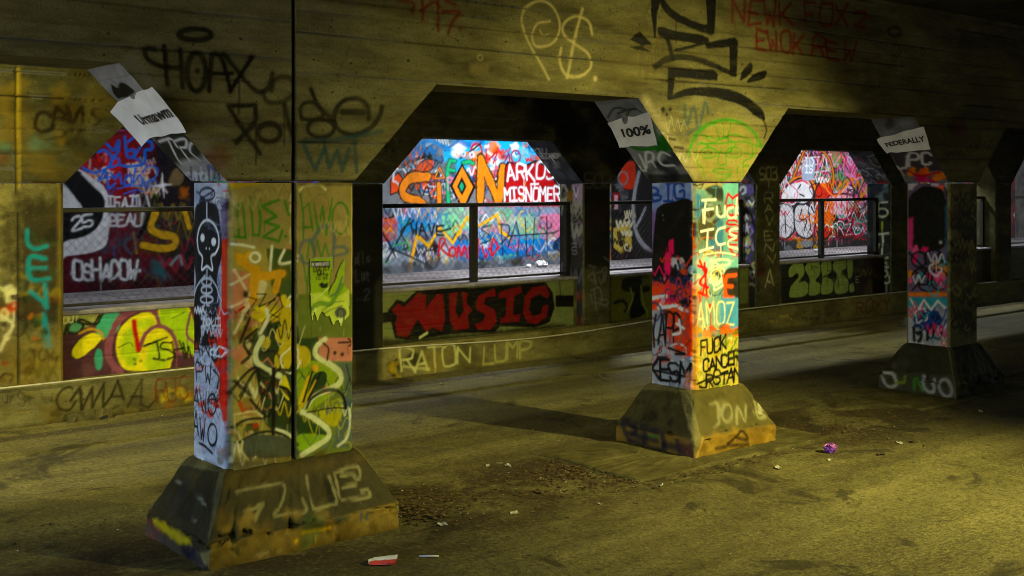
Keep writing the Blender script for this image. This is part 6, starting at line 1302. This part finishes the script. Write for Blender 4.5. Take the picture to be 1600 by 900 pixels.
# curb below it
cx_ = np.append(np.arange(3.0, 25.6, 0.016), np.arange(25.6, 29.0, 0.05)); cz_ = np.linspace(-0.03, ZCB - 0.012, 36)
A_, B_ = np.meshgrid(cx_, cz_)
cn = vnoise(len(cx_), len(cz_), 9, 21) - 0.5; cn2 = vnoise(len(cx_), len(cz_), 40, 22) - 0.5
ev = [(3.0, YCB, ZCB - 0.012), (29.0, YCB, ZCB - 0.012), (29.0, YCB + 0.012, ZCB), (3.0, YCB + 0.012, ZCB), (29.0, 13.1, ZCB), (3.0, 13.1, ZCB)]
cb = painted('curb', np.stack([A_, YCB + 0.014 * cn + 0.02 * cn2 - 0.006, B_], 2), SC_.at(A_ - 3.0, B_ + 0.02), SC_.ids(A_[:-1, :-1] - 3.0, B_[:-1, :-1] + 0.02), SC_.names, M['curb'], None, extra=(ev, [(0, 1, 2, 3), (3, 2, 4, 5)]))
cb['kind'] = 'structure'
MB().box(MOUTH, 2.998, YCB, 13.1, -0.1, ZCB).build('curb_run', M['curb'], cb)
MB().box(29.002, 60, YCB, 13.1, -0.1, ZCB).build('curb_run', M['curb'], cb)

# parapet panels, sills and railings, one per opening
par = tag(empty('parapet_wall', (14, YP, ZCB)), 'low painted parapet wall standing on the curb between the far pillars', 'wall', None, 'thing')
MB().box(MOUTH, 3.198, YP + 0.01, 13.05, ZCB - 0.02, ZP).build('wall_run', M['curb'], par)
RL = ['dark steel railing with wire mesh behind the striped black and white mural', 'dark steel railing with one centre post in front of the orange lettered wall',
      'short visible railing between the two dark far pillars', 'dark steel railing with centre post in front of the pink and white bubble letters', 'railing behind the darkest pillar', 'last railing at the far end of the parapet']
for k in range(6):
    xa, xb = P2[k][1] - 0.005, P2[k + 1][0] + 0.005
    px = np.append(np.arange(xa, xb, 0.0125), xb); pz = np.linspace(ZCB - 0.01, ZP - 0.05, 56)
    A_, B_ = np.meshgrid(px, pz)
    py = YP + 0.008 * (vnoise(len(px), len(pz), 12, 31 + k) - 0.5)
    # blockwork courses
    for zc_ in (0.64, 0.85, 1.06): py = py + 0.008 * np.exp(-((B_ - zc_) / 0.008) ** 2)
    painted('wall_panel', np.stack([A_, py, B_], 2), SP.at(A_ - 3.0, B_ - 0.4), SP.ids(A_[:-1, :-1] - 3.0, B_[:-1, :-1] - 0.4), SP.names, M['curb'], par)
    MB().box(xa, xb, YP + 0.03, 13.05, ZCB - 0.02, ZP - 0.05).build('wall_core', M['curb'], par)
    MB().bevbox(xa, xb, YP - 0.025, 13.08, ZP - 0.049, ZP, 0.012).build('sill', M['walk'], par)
    xa += 0.01; xb -= 0.01
    rl = tag(empty('guard_railing', ((xa + xb) / 2, 12.92, ZP)), RL[k], 'railing', 'railings along the far parapet', 'thing')
    MB().bevbox(xa, xb, 12.90, 12.96, 2.235, 2.29, 0.008).build('top_rail', M['steel'], rl)
    MB().bevbox(xa, xb, 12.905, 12.945, ZP + 0.03, ZP + 0.062, 0.006).build('bottom_rail', M['steel'], rl)
    xm = {1: 10.03, 3: 18.25}.get(k, (xa + xb) / 2)
    for x in (xa + 0.045, xm, xb - 0.045):
        w_ = 0.05 if x == xm else 0.035
        MB().box(x - w_, x + w_, 12.895, 12.965, ZP, 2.234).build('post', M['steel'], rl)
    ml = MB(); st = 0.105; z0, z1 = ZP + 0.06, 2.24; hh = z1 - z0
    x = xa - hh
    while x < xb:
        for sgn in (1, -1):
            p, q = (x, z0), (x + hh, z1)
            if sgn < 0: p, q = (x + hh, z0), (x, z1)
            # clip to the bay
            def clip(p, q):
                if p[0] > q[0]: p, q = q, p
                (ax, az), (bx, bz) = p, q
                if bx <= xa or ax >= xb: return None
                if ax < xa: az += (bz - az) * (xa - ax) / (bx - ax); ax = xa
                if bx > xb: bz = az + (bz - az) * (xb - ax) / (bx - ax); bx = xb
                return (ax, az), (bx, bz)
            r_ = clip(p, q)
            if r_ and abs(r_[0][0] - r_[1][0]) > 0.02:
                ml.tube([(r_[0][0], 12.925 + 0.003 * sgn, r_[0][1]), (r_[1][0], 12.925 + 0.003 * sgn, r_[1][1])], 0.0017, 3, False)
        x += st
    ml.build('chain_link_mesh', M['wire'], rl)

# cable along the curb: taut at one end, sagging further on
cp = []
for px_, z_ in ((2.2, 0.452), (3.6, 0.448), (5.6, 0.446), (7.8, 0.44), (8.6, 0.425), (9.4, 0.395), (10.2, 0.365), (10.9, 0.352), (11.7, 0.362), (12.6, 0.395), (13.6, 0.43), (15.2, 0.438), (17, 0.448), (20, 0.45), (24, 0.452)):
    cp.append((px_, z_))
cs = smooth_pts(np.array(cp), 6)
tag(MB().tube([(x, YCB - 0.022, z) for x, z in cs], 0.011, 6).build('cable', M['cable'], smooth=True), 'thin pale cable strung along the top edge of the far curb', 'cable')
# ------------------------------------------------------------------ sheets of paper taped to the haunches
def text_mesh(body, bold=0.035):
    cu = bpy.data.curves.new('lettering', 'FONT'); cu.body = body; cu.offset = bold; cu.resolution_u = 4
    o = bpy.data.objects.new('lettering', cu); COL.objects.link(o)
    dg = bpy.context.evaluated_depsgraph_get()
    me = bpy.data.meshes.new_from_object(o.evaluated_get(dg))
    bpy.data.objects.remove(o); bpy.data.curves.remove(cu)
    v = np.array([q.co[:2] for q in me.vertices]); f = [tuple(p.vertices) for p in me.polygons]
    bpy.data.meshes.remove(me)
    v -= v.min(0); v /= v.max(0)
    return v, f

def paper(surf, zm, quad, text, tq, label, ulo, uhi, curl, seed):
    """quad: four corners (top left, top right, bottom right, bottom left) traced on the haunch; tq: text box in the same quad coordinates"""
    surf.zoom(*zm); q, _ = surf.tr(quad)
    nrm = np.cross(surf.e1, surf.e2); nrm = nrm / np.linalg.norm(nrm)
    if nrm[2] > 0: nrm = -nrm
    g = np.random.default_rng(seed); ph = g.uniform(0, 6, 6)
    def pos(u, v, lift=0.0):
        p = (q[0] * (1 - u) + q[1] * u) * (1 - v) + (q[3] * (1 - u) + q[2] * u) * v
        n = 0.009 + 0.006 * math.sin(u * 7 + ph[0]) * math.sin(v * 5 + ph[1]) + 0.003 * math.sin(u * 17 + v * 9 + ph[2])
        n += curl * max(0, v - 0.65) ** 2 + (0.5 * max(0, -u) ** 1.5) + 0.25 * max(0, u - 1) ** 1.3 + 0.02 * max(0, 0.25 - v) * math.sin(u * 9 + ph[3])
        P = surf.o + surf.e1 * p[0] + surf.e2 * p[1] + nrm * (n + lift)
        P[2] -= 0.18 * max(0, -u)
        return P
    us = np.linspace(ulo, uhi, 26); vs = np.linspace(-0.03, 1.03, 20)
    P = np.array([[pos(u, v + (0.012 * math.sin(u * 11 + ph[4]) if (v < 0 or v > 1) else 0)) for u in us] for v in vs])
    o = mesh('paper_sheet', P.reshape(-1, 3), grid_faces(len(us), len(vs)), M['paper'], smooth=True)
    tag(o, label, 'paper sheet', 'printed sheets pasted on the haunches')
    tv, tf = text_mesh(text)
    V = [pos(tq[0] + (tq[2] - tq[0]) * a, tq[3] + (tq[1] - tq[3]) * b, 0.004) for a, b in tv]
    mesh('printed_word', V, tf, M['ink'], o)
paper(SH[0], (0, 0, 3), [(562, 478), (722, 404), (876, 604), (704, 636)], 'Urmawm', (0.06, 0.40, 0.96, 0.68), 'crumpled white sheet printed Urmawm, pasted above the twin pillar', -0.16, 1.0, 0.05, 2)
paper(SH[1], (900, 140, 3.2143), [(172, 160), (362, 118), (402, 272), (226, 280)], '100%', (0.20, 0.33, 0.96, 0.66), 'white sheet printed 100%, pasted above the single pillar', -0.03, 1.06, 0.03, 5)
paper(SH[2], (1000, 0, 2.667), [(1000, 575), (1182, 528), (1208, 618), (1040, 632)], 'FEDERALLY', (0.04, 0.34, 0.97, 0.62), 'small white sheet printed FEDERALLY, pasted above the darkest pillar', -0.06, 1.02, 0.03, 8)

# ------------------------------------------------------------------ torn green sticker on the twin pillar
STK = Surf((4.05, YF - 0.004, 1.4), X_, Z_, 0.55, 0.75, 0.0055, 200)
s = STK; s.zoom(280, 260, 3.4615)
s.fill([(704, 500), (826, 492), (824, 590), (806, 690), (842, 610), (862, 560), (880, 515), (896, 505), (890, 590), (886, 640), (918, 668), (916, 805), (895, 832), (888, 815), (872, 868), (860, 832), (842, 838), (830, 862), (812, 808), (790, 812), (772, 790), (758, 800), (744, 838), (730, 785), (716, 832), (708, 760), (706, 640)], '#97b032', 1, 3, rough=3)
keep = s.a.copy()
s.fill([(706, 690), (760, 680), (820, 720), (880, 690), (918, 668), (916, 805), (872, 868), (708, 840)], '#c9d66a', .9, 8); s.rect(711, 512, 814, 546, '#3c3d40', 1, 2); s.text('BE UNAPOLOGETIC', (718, 538), (808, 534), 14, 2.4, '#d8d8d8', jit=.01)
s.text('EXACTLY', (724, 572), (814, 560), 24, 5, '#3a2a14', jit=.05); s.text('who', (746, 592), (808, 590), 20, 6, '#26301c', jit=.02); s.text('YOU ARE', (738, 612), (806, 610), 13, 3, '#4a5a20', jit=.02); s.fill([(752, 640), (770, 625), (785, 635), (804, 628), (800, 655), (770, 660)], '#26301c', 1, 3)
s.line([(720, 720), (770, 690), (812, 650)], 10, '#c8dc7a'); s.line([(712, 770), (760, 740), (820, 740), (880, 640)], 26, '#5d8a34', .3, .8); s.line([(735, 770), (725, 820)], 10, '#e6ecb4'); s.line([(770, 780), (800, 760), (840, 735), (890, 728)], 4, '#4a5a30'); s.line([(786, 795), (830, 770), (880, 752)], 4, '#4a5a30')
s.fill(ell(872, 790, 32, 30, 12), '#6a6f5a', 1, 4, True); s.line([(855, 815), (855, 785), (872, 768), (890, 785), (888, 815)], 6, '#3a3f34'); s.drips((840, 815, 905, 830), 9, '#e2ebb0', (10, 30), 6, 4)
s.line([(822, 560), (806, 690)], 6, '#3a4a1c', al=.8); s.line([(880, 600), (850, 680), (820, 700)], 14, '#566a64', .5, .7)
s.a = np.minimum(s.a, 1.0); s.done()
A_, B_ = np.meshgrid(np.arange(0, 0.55, 0.006), np.arange(0, 0.75, 0.006))
kp = keep[np.clip(np.round(B_ / s.res).astype(int), 0, s.ny - 1), np.clip(np.round(A_ / s.res).astype(int), 0, s.nx - 1)] > 0.5
F_ = grid_faces(A_.shape[1], A_.shape[0]); F_ = F_[kp[:-1, :-1].ravel()]
P_ = np.stack([4.05 + A_, YF - 0.006 - 0.004 * vnoise(A_.shape[1], A_.shape[0], 9, 77), 1.4 + B_], 2).reshape(-1, 3); C_ = s.at(A_, B_).reshape(-1, 4)
u_, inv_ = np.unique(F_.ravel(), return_inverse=True)
M['sticker'] = concrete('sticker_paper', (0.3, 0.3, 0.1), (0.35, 0.35, 0.12), (0.4, 0.4, 0.14), wear=0.05, bstr=0.1)
tag(mesh('sticker', P_[u_], inv_.reshape(-1, 4), M['sticker'], None, True, C_[u_]), 'torn lime green sticker on the twin pillar, right of the joint', 'sticker')

# ------------------------------------------------------------------ litter
def carton(x, y, rz, label):
    """crushed fry carton lying flat: two tapered paper panels pressed together, side gussets, a curved open lip"""
    z0 = gz(x, y) + 0.003; e = tag(empty('fry_carton', (x, y, z0)), label, 'litter')
    m = Matrix.Rotation(rz, 3, 'Z'); g = np.random.default_rng(4)
    def W(p): return m @ Vector(p) + Vector((x, y, z0))
    n, k = 9, 6
    def panel(top):
        v = []
        for i in range(n):
            u = i / (n - 1)
            for j in range(k):
                t = j / (k - 1) * 2 - 1; w = 0.042 + 0.030 * u
                lip = 0.022 * (1 - t * t) * (u ** 3) * (1 if top else -0.8)
                h = (0.028 + 0.022 * u) * (1 - 0.55 * t * t) if top else 0.002 + 0.004 * abs(t)
                v.append(W((-0.09 + 0.17 * u + lip, w * t + (0.010 * math.sin(u * 5) if top else 0), h + (g.normal(0, .002) if top else 0))))
        return v
    up, lo = panel(True), panel(False)
    gf = [(i * k + j, i * k + j + 1, (i + 1) * k + j + 1, (i + 1) * k + j) for i in range(n - 1) for j in range(k - 1)]
    mesh('upper_panel', up, [q for q in gf if q[0] % k >= 1], M['white'], e)
    mesh('red_panel', up, [q for q in gf if q[0] % k < 1], M['red'], e)
    mesh('lower_panel', lo, gf, M['white'], e)
    mesh('gusset', [up[i * k] for i in range(n)] + [lo[i * k] for i in range(n)], [(i, i + 1, n + i + 1, n + i) for i in range(n - 1)], M['red'], e)
    mesh('gusset', [up[i * k + k - 1] for i in range(n)] + [lo[i * k + k - 1] for i in range(n)], [(i, i + 1, n + i + 1, n + i) for i in range(n - 1)], M['white'], e)
    mesh('base_flap', [up[j] for j in range(k)] + [lo[j] for j in range(k)], [(j, j + 1, k + j + 1, k + j) for j in range(k - 1)], M['white'], e)
carton(4.283, 6.52, R(-28), 'crushed white and red fry carton on the road below the twin pillar')

tag(MB().tube([(4.55, 6.47, gz(4.55, 6.47) + 0.008), (4.62, 6.41, gz(4.6, 6.43) + 0.008), (4.655, 6.385, gz(4.65, 6.4) + 0.008)], 0.0055, 8).build('cigarette_butt', M['white'], smooth=True), 'white cigarette butt on the road beside the fry carton', 'litter')

def crumple(name, x, y, z, r, mat, seed, flat=0.6, label=None, cat='litter', parent=None, n=9):
    """crumpled wad: a lumpy, creased closed skin"""
    g = np.random.default_rng(seed); v = []; nu = n * 2
    for i in range(n + 1):
        for j in range(nu):
            a, b = math.pi * i / n, 2 * math.pi * j / nu
            q = r * g.uniform(0.6, 1.15) if 0 < i < n else r * .8
            v.append((x + q * math.sin(a) * math.cos(b), y + q * math.sin(a) * math.sin(b), max(z + 0.001, z + r * flat * .9 + q * flat * math.cos(a))))
    f = [(i * nu + j, i * nu + (j + 1) % nu, (i + 1) * nu + (j + 1) % nu, (i + 1) * nu + j) for i in range(n) for j in range(nu)]
    o = mesh(name, v, f, mat, parent)
    if label: tag(o, label, cat)
    return o
ex, ey = 9.363, 6.534
fw = tag(empty('foil_wrapper', (ex, ey, gz(ex, ey))), 'purple and pink foil wrapper on the road by the single pillar', 'litter')
crumple('foil_wad', ex, ey, gz(ex, ey), 0.062, M['purple'], 4, 0.8, parent=fw)
pv, pf = [], []
for k in range(5):
    a = k * 1.257 + 0.4; d = Vector((math.cos(a), math.sin(a), 0)); sd = Vector((-d.y, d.x, 0)); c0 = Vector((ex, ey, gz(ex, ey) + 0.085)); b0 = len(pv)
    pv += [c0, c0 + d * .035 + sd * .02, c0 + d * .075 - Vector((0, 0, .02)), c0 + d * .035 - sd * .02]; pf.append((b0, b0 + 1, b0 + 2, b0 + 3))
mesh('foil_flap', pv, pf, M['pink'], fw)
crumple('plastic_bag', 14.3, 16.35, ZW, 0.13, M['bag'], 9, 0.5, 'crumpled white plastic bag on the far sidewalk against the wall')
crumple('crumpled_cup', 14.02, 16.4, ZW, 0.06, M['bag'], 10, 0.6, 'small white crumpled cup on the far sidewalk beside the plastic bag')
crumple('crumpled_napkin', 22.3, 15.9, ZW, 0.10, M['bag'], 12, 0.4, 'white crumpled napkin on the far sidewalk below the bubble letters')

def scrap(name, x, y, r, mat, seed, label, curl=0.25, n=10):
    """flat torn scrap or leaf with curled edges and thickness"""
    g = np.random.default_rng(seed); z = gz(x, y) + 0.004; a0 = g.uniform(0, 6.28); el = g.uniform(0.35, 0.7)
    top = []
    for i in range(n):
        a = 2 * math.pi * i / n; q = r * g.uniform(0.7, 1.2); px, py = q * math.cos(a), q * el * math.sin(a)
        top.append((x + px * math.cos(a0) - py * math.sin(a0), y + px * math.sin(a0) + py * math.cos(a0), z + abs(g.normal(0, 1)) * r * curl))
    v = [(x, y, z + r * 0.06)] + top + [(x, y, z + r * 0.06 - 0.002)] + [(p[0], p[1], p[2] - 0.002) for p in top]
    f = [(0, 1 + i, 1 + (i + 1) % n) for i in range(n)] + [(n + 1, n + 2 + (i + 1) % n, n + 2 + i) for i in range(n)] + [(1 + i, n + 2 + i, n + 2 + (i + 1) % n, 1 + (i + 1) % n) for i in range(n)]
    return tag(mesh(name, v, f, mat), label, 'litter', 'scraps scattered on the road')
SCR = [('paper_scrap', 6.496, 8.166, .05, 'white', 'white paper scrap on the road behind the leaf dirt, first of a row of three'), ('paper_scrap', 6.62, 8.155, .04, 'white', 'white paper scrap on the road, middle of a row of three'), ('paper_scrap', 6.62, 8.03, .05, 'white', 'white paper scrap on the road, last of a row of three'),
       ('dead_leaf', 6.254, 7.185, .06, 'leaf', 'pale curled leaf in the middle of the dirt between two pillars'), ('paper_scrap', 5.728, 6.874, .065, 'white', 'flat tan scrap on the road in front of the leaf dirt'), ('paper_scrap', 6.426, 6.644, .04, 'white', 'thin white scrap on the open road between the pillars'),
       ('dead_leaf', 7.2, 6.7, .05, 'white', 'bent pale scrap at the corner of the footing of the single pillar'), ('paper_scrap', 8.476, 6.46, .06, 'white', 'white scrap lying in front of the single pillar plinth'), ('paper_scrap', 10.24, 6.34, .06, 'white', 'bright white scrap on the road right of the purple wrapper'), ('dead_leaf', 10.36, 6.28, .06, 'leaf', 'tan leaf touching the bright white scrap right of the wrapper'),
       ('dead_leaf', 9.67, 6.18, .07, 'dirt', 'black curled leaf on the road near the purple wrapper'), ('bottle_cap', 2.855, 8.189, .022, 'white', 'tiny bright cap on the dark road left of the twin pillar'), ('paper_scrap', 9.1, 6.35, .045, 'white', 'small pale scrap just below the purple wrapper'), ('paper_scrap', 12.3, 6.6, .05, 'white', 'thin white scrap in the dark near the footing of the darkest pillar'),
       ('paper_scrap', 8.75, 11.9, .06, 'white', 'small white scrap in the gutter below the pale curb lettering'), ('paper_scrap', 5.1, 6.95, .05, 'white', 'white speck by the dirt heap at the foot of the twin pillar')]
M['scrap'] = plain('dirty_paper', (0.42, 0.39, 0.30), 0.8, 0, 0.4)
for i, (nm, x, y, r, m_, lb) in enumerate(SCR): scrap(nm, x, y, r * 0.8, M['scrap' if m_ == 'white' else m_], 300 + i, lb)

# leaf dirt and grit swept along the pillar line and the gutter
def litter_field(name, n, spots, mat, seed, sz):
    g = np.random.default_rng(seed); V, F = [], []
    for i in range(n):
        cx, cy, sx, sy = spots[g.integers(len(spots))]
        x, y = g.normal(cx, sx), g.normal(cy, sy)
        if not (-3 < x < 29 and 0.5 < y < 12.5): continue
        if any(a - 0.25 < x < b + 0.25 and BY0 < y < BY1 for a, b in PIL): continue
        r = sz * g.uniform(.35, 1.3); a0 = g.uniform(0, 6.28); z = gz(x, y) + 0.003 + g.uniform(0, .012); b0 = len(V)
        for k in range(5):
            a = a0 + k * 1.257; q = r * g.uniform(.5, 1.1); V.append((x + q * math.cos(a), y + q * .6 * math.sin(a), z + g.uniform(0, r * .5)))
        F.append(tuple(range(b0, b0 + 5)))
    o = mesh(name, V, F, mat); return o
LS = [(5.15, 7.3, .16, .13), (5.1, 7.45, .2, .15), (5.2, 7.2, .15, .1), (6.95, 7.35, .18, .18), (6.85, 7.55, .2, .12), (5.15, 7.5, .3, .25), (5.6, 7.4, .5, .25), (6.3, 7.3, .6, .25), (6.85, 7.45, .35, .2), (6.9, 7.0, .3, .12), (8.0, 6.8, .6, .08), (10.2, 7.2, .5, .3), (10.9, 6.9, .6, .35), (3.0, 8.6, .5, .3), (7.0, 7.7, .8, .25), (14.5, 7.4, .8, .4)]
tag(litter_field('leaf_litter', 1500, LS, M['leaf'], 5, 0.022), 'brown leaf litter and dirt swept along the pillar line', 'leaf litter', None, 'stuff')
tag(litter_field('dirt_crumbs', 1500, LS, M['dirt'], 6, 0.016), 'dark dirt crumbs swept along the pillar line', 'dirt', None, 'stuff')
tag(litter_field('grit', 320, LS + [(6, 5, 3, 1.5), (8, 10, 4, 1.2), (10, 4, 3, 1), (4, 10, 2, 1), (9, 12.2, 4, .12)], M['white'], 7, 0.008), 'pale grit and specks scattered over the road', 'grit', None, 'stuff')

# broken mortar lump at the foot of the curb
g = np.random.default_rng(3); bv = []
n_ = 14
for z, e_ in ((-0.02, 0.10), (0.05, 0.085), (0.10, 0.03)):
    for i in range(n_): bv.append((4.22 + i * 0.036, YCB - e_ - g.uniform(0, .03), z + g.uniform(-.012, .012)))
for i in range(n_): bv.append((4.22 + i * 0.036, YCB + 0.02, 0.11))
bf = [(r * n_ + i, r * n_ + i + 1, (r + 1) * n_ + i + 1, (r + 1) * n_ + i) for r in range(3) for i in range(n_ - 1)]
mesh('mortar_lump', bv, bf, M['pad'], cb)
mesh('mortar_hole_shade', [(4.53, YCB - 0.16, 0.012), (4.63, YCB - 0.15, 0.03), (4.62, YCB - 0.14, 0.06), (4.56, YCB - 0.145, 0.05)], [(0, 1, 2, 3)], M['joint'], cb)  # flat black patch painted for the shade inside the hole
# ------------------------------------------------------------------ lamps of the tunnel
def flood(name, loc, aim, power, col, size, blend, radius, label, group=None):
    """shielded flood light hung from the ceiling: bracket, housing, lens; its light inside"""
    loc = Vector(loc); d = (Vector(aim) - loc).normalized()
    e = tag(empty(name, loc), label, 'lamp', group, 'thing')
    MB().tube([(loc.x, loc.y, ZC - 0.001), (loc.x, loc.y, loc.z + 0.1)], 0.02, 8).build('bracket', M['lamp_body'], e)
    q = d.to_track_quat('-Z', 'Y').to_matrix()
    def place(v): return [loc + q @ Vector(p) for p in v]
    mb = MB().box(-0.2, 0.2, -0.13, 0.13, 0.0, 0.22)
    mb.f.pop(0)
    mb.v = place(mb.v); mb.build('housing', M['lamp_body'], e)
    ln = MB().box(-0.17, 0.17, -0.10, 0.10, 0.06, 0.07); ln.v = place(ln.v); ln.build('lens', glow(name + '_lens', col, 3.0), e)
    ld = bpy.data.lights.new(name + '_light', 'SPOT'); ld.energy = power; ld.color = col; ld.spot_size = R(size); ld.spot_blend = blend; ld.shadow_soft_size = radius
    lo = bpy.data.objects.new(name + '_light', ld); COL.objects.link(lo); lo.parent = e
    lo.location = q @ Vector((0, 0, -0.02)); lo.rotation_euler = d.to_track_quat('-Z', 'Y').to_euler()

def strip(name, loc, length, power, col, label, group):
    x, y, z = loc
    e = tag(empty(name, loc), label, 'lamp', group, 'thing')
    MB().tube([(x, y, z + 0.06), (x, y, ZC - 0.001)], 0.015, 6).build('hanger', M['lamp_body'], e)
    MB().box(x - length / 2, x + length / 2, y - 0.07, y + 0.07, z, z + 0.06).build('housing', M['lamp_body'], e)
    MB().box(x - length / 2 + 0.03, x + length / 2 - 0.03, y - 0.05, y + 0.05, z - 0.02, z - 0.001).build('tube_lens', glow(name + '_lens', col, 3.0), e)
    ld = bpy.data.lights.new(name + '_light', 'AREA'); ld.shape = 'RECTANGLE'; ld.size = length; ld.size_y = 0.1; ld.energy = power; ld.color = col
    lo = bpy.data.objects.new(name + '_light', ld); COL.objects.link(lo); lo.parent = e; lo.location = (0, 0, -0.03)

YEL = (1.0, 0.90, 0.32); COOL = (0.86, 0.93, 1.0)
def aim(loc, az, el): return (loc[0] + math.cos(R(az)) * math.cos(R(el)), loc[1] + math.sin(R(az)) * math.cos(R(el)), loc[2] + math.sin(R(el)))
L1, L2, L3 = (10.2, 1.3, 4.3), (1.0, 11.0, 4.15), (16.0, 9.3, 4.1)
flood('flood_lamp', L1, aim(L1, 112, -33), 700, YEL, 77, 1.0, 0.06, 'yellow flood lamp hung over the near lane')
flood('flood_lamp', L2, (4.0, 12.3, 1.0), 190, YEL, 125, 0.9, 0.12, 'yellow flood lamp hung over the far lane before the twin pillar')
flood('flood_lamp', L3, (16.6, 11.8, 0.0), 38, YEL, 80, 1.0, 0.12, 'yellow flood lamp hung over the far lane beyond the single pillar')
for i, (x, p) in enumerate(((6.5, 11), (13.5, 62), (23.5, 42), (32, 12))):
    strip('tube_lamp', (x, 14.3, 4.25), 1.5, p, COOL, 'cool white tube lamp over the far sidewalk, above ' + ('the striped mural', 'the orange lettering', 'the bubble letters', 'the far end of the wall')[i], 'tube lamps over the far sidewalk')
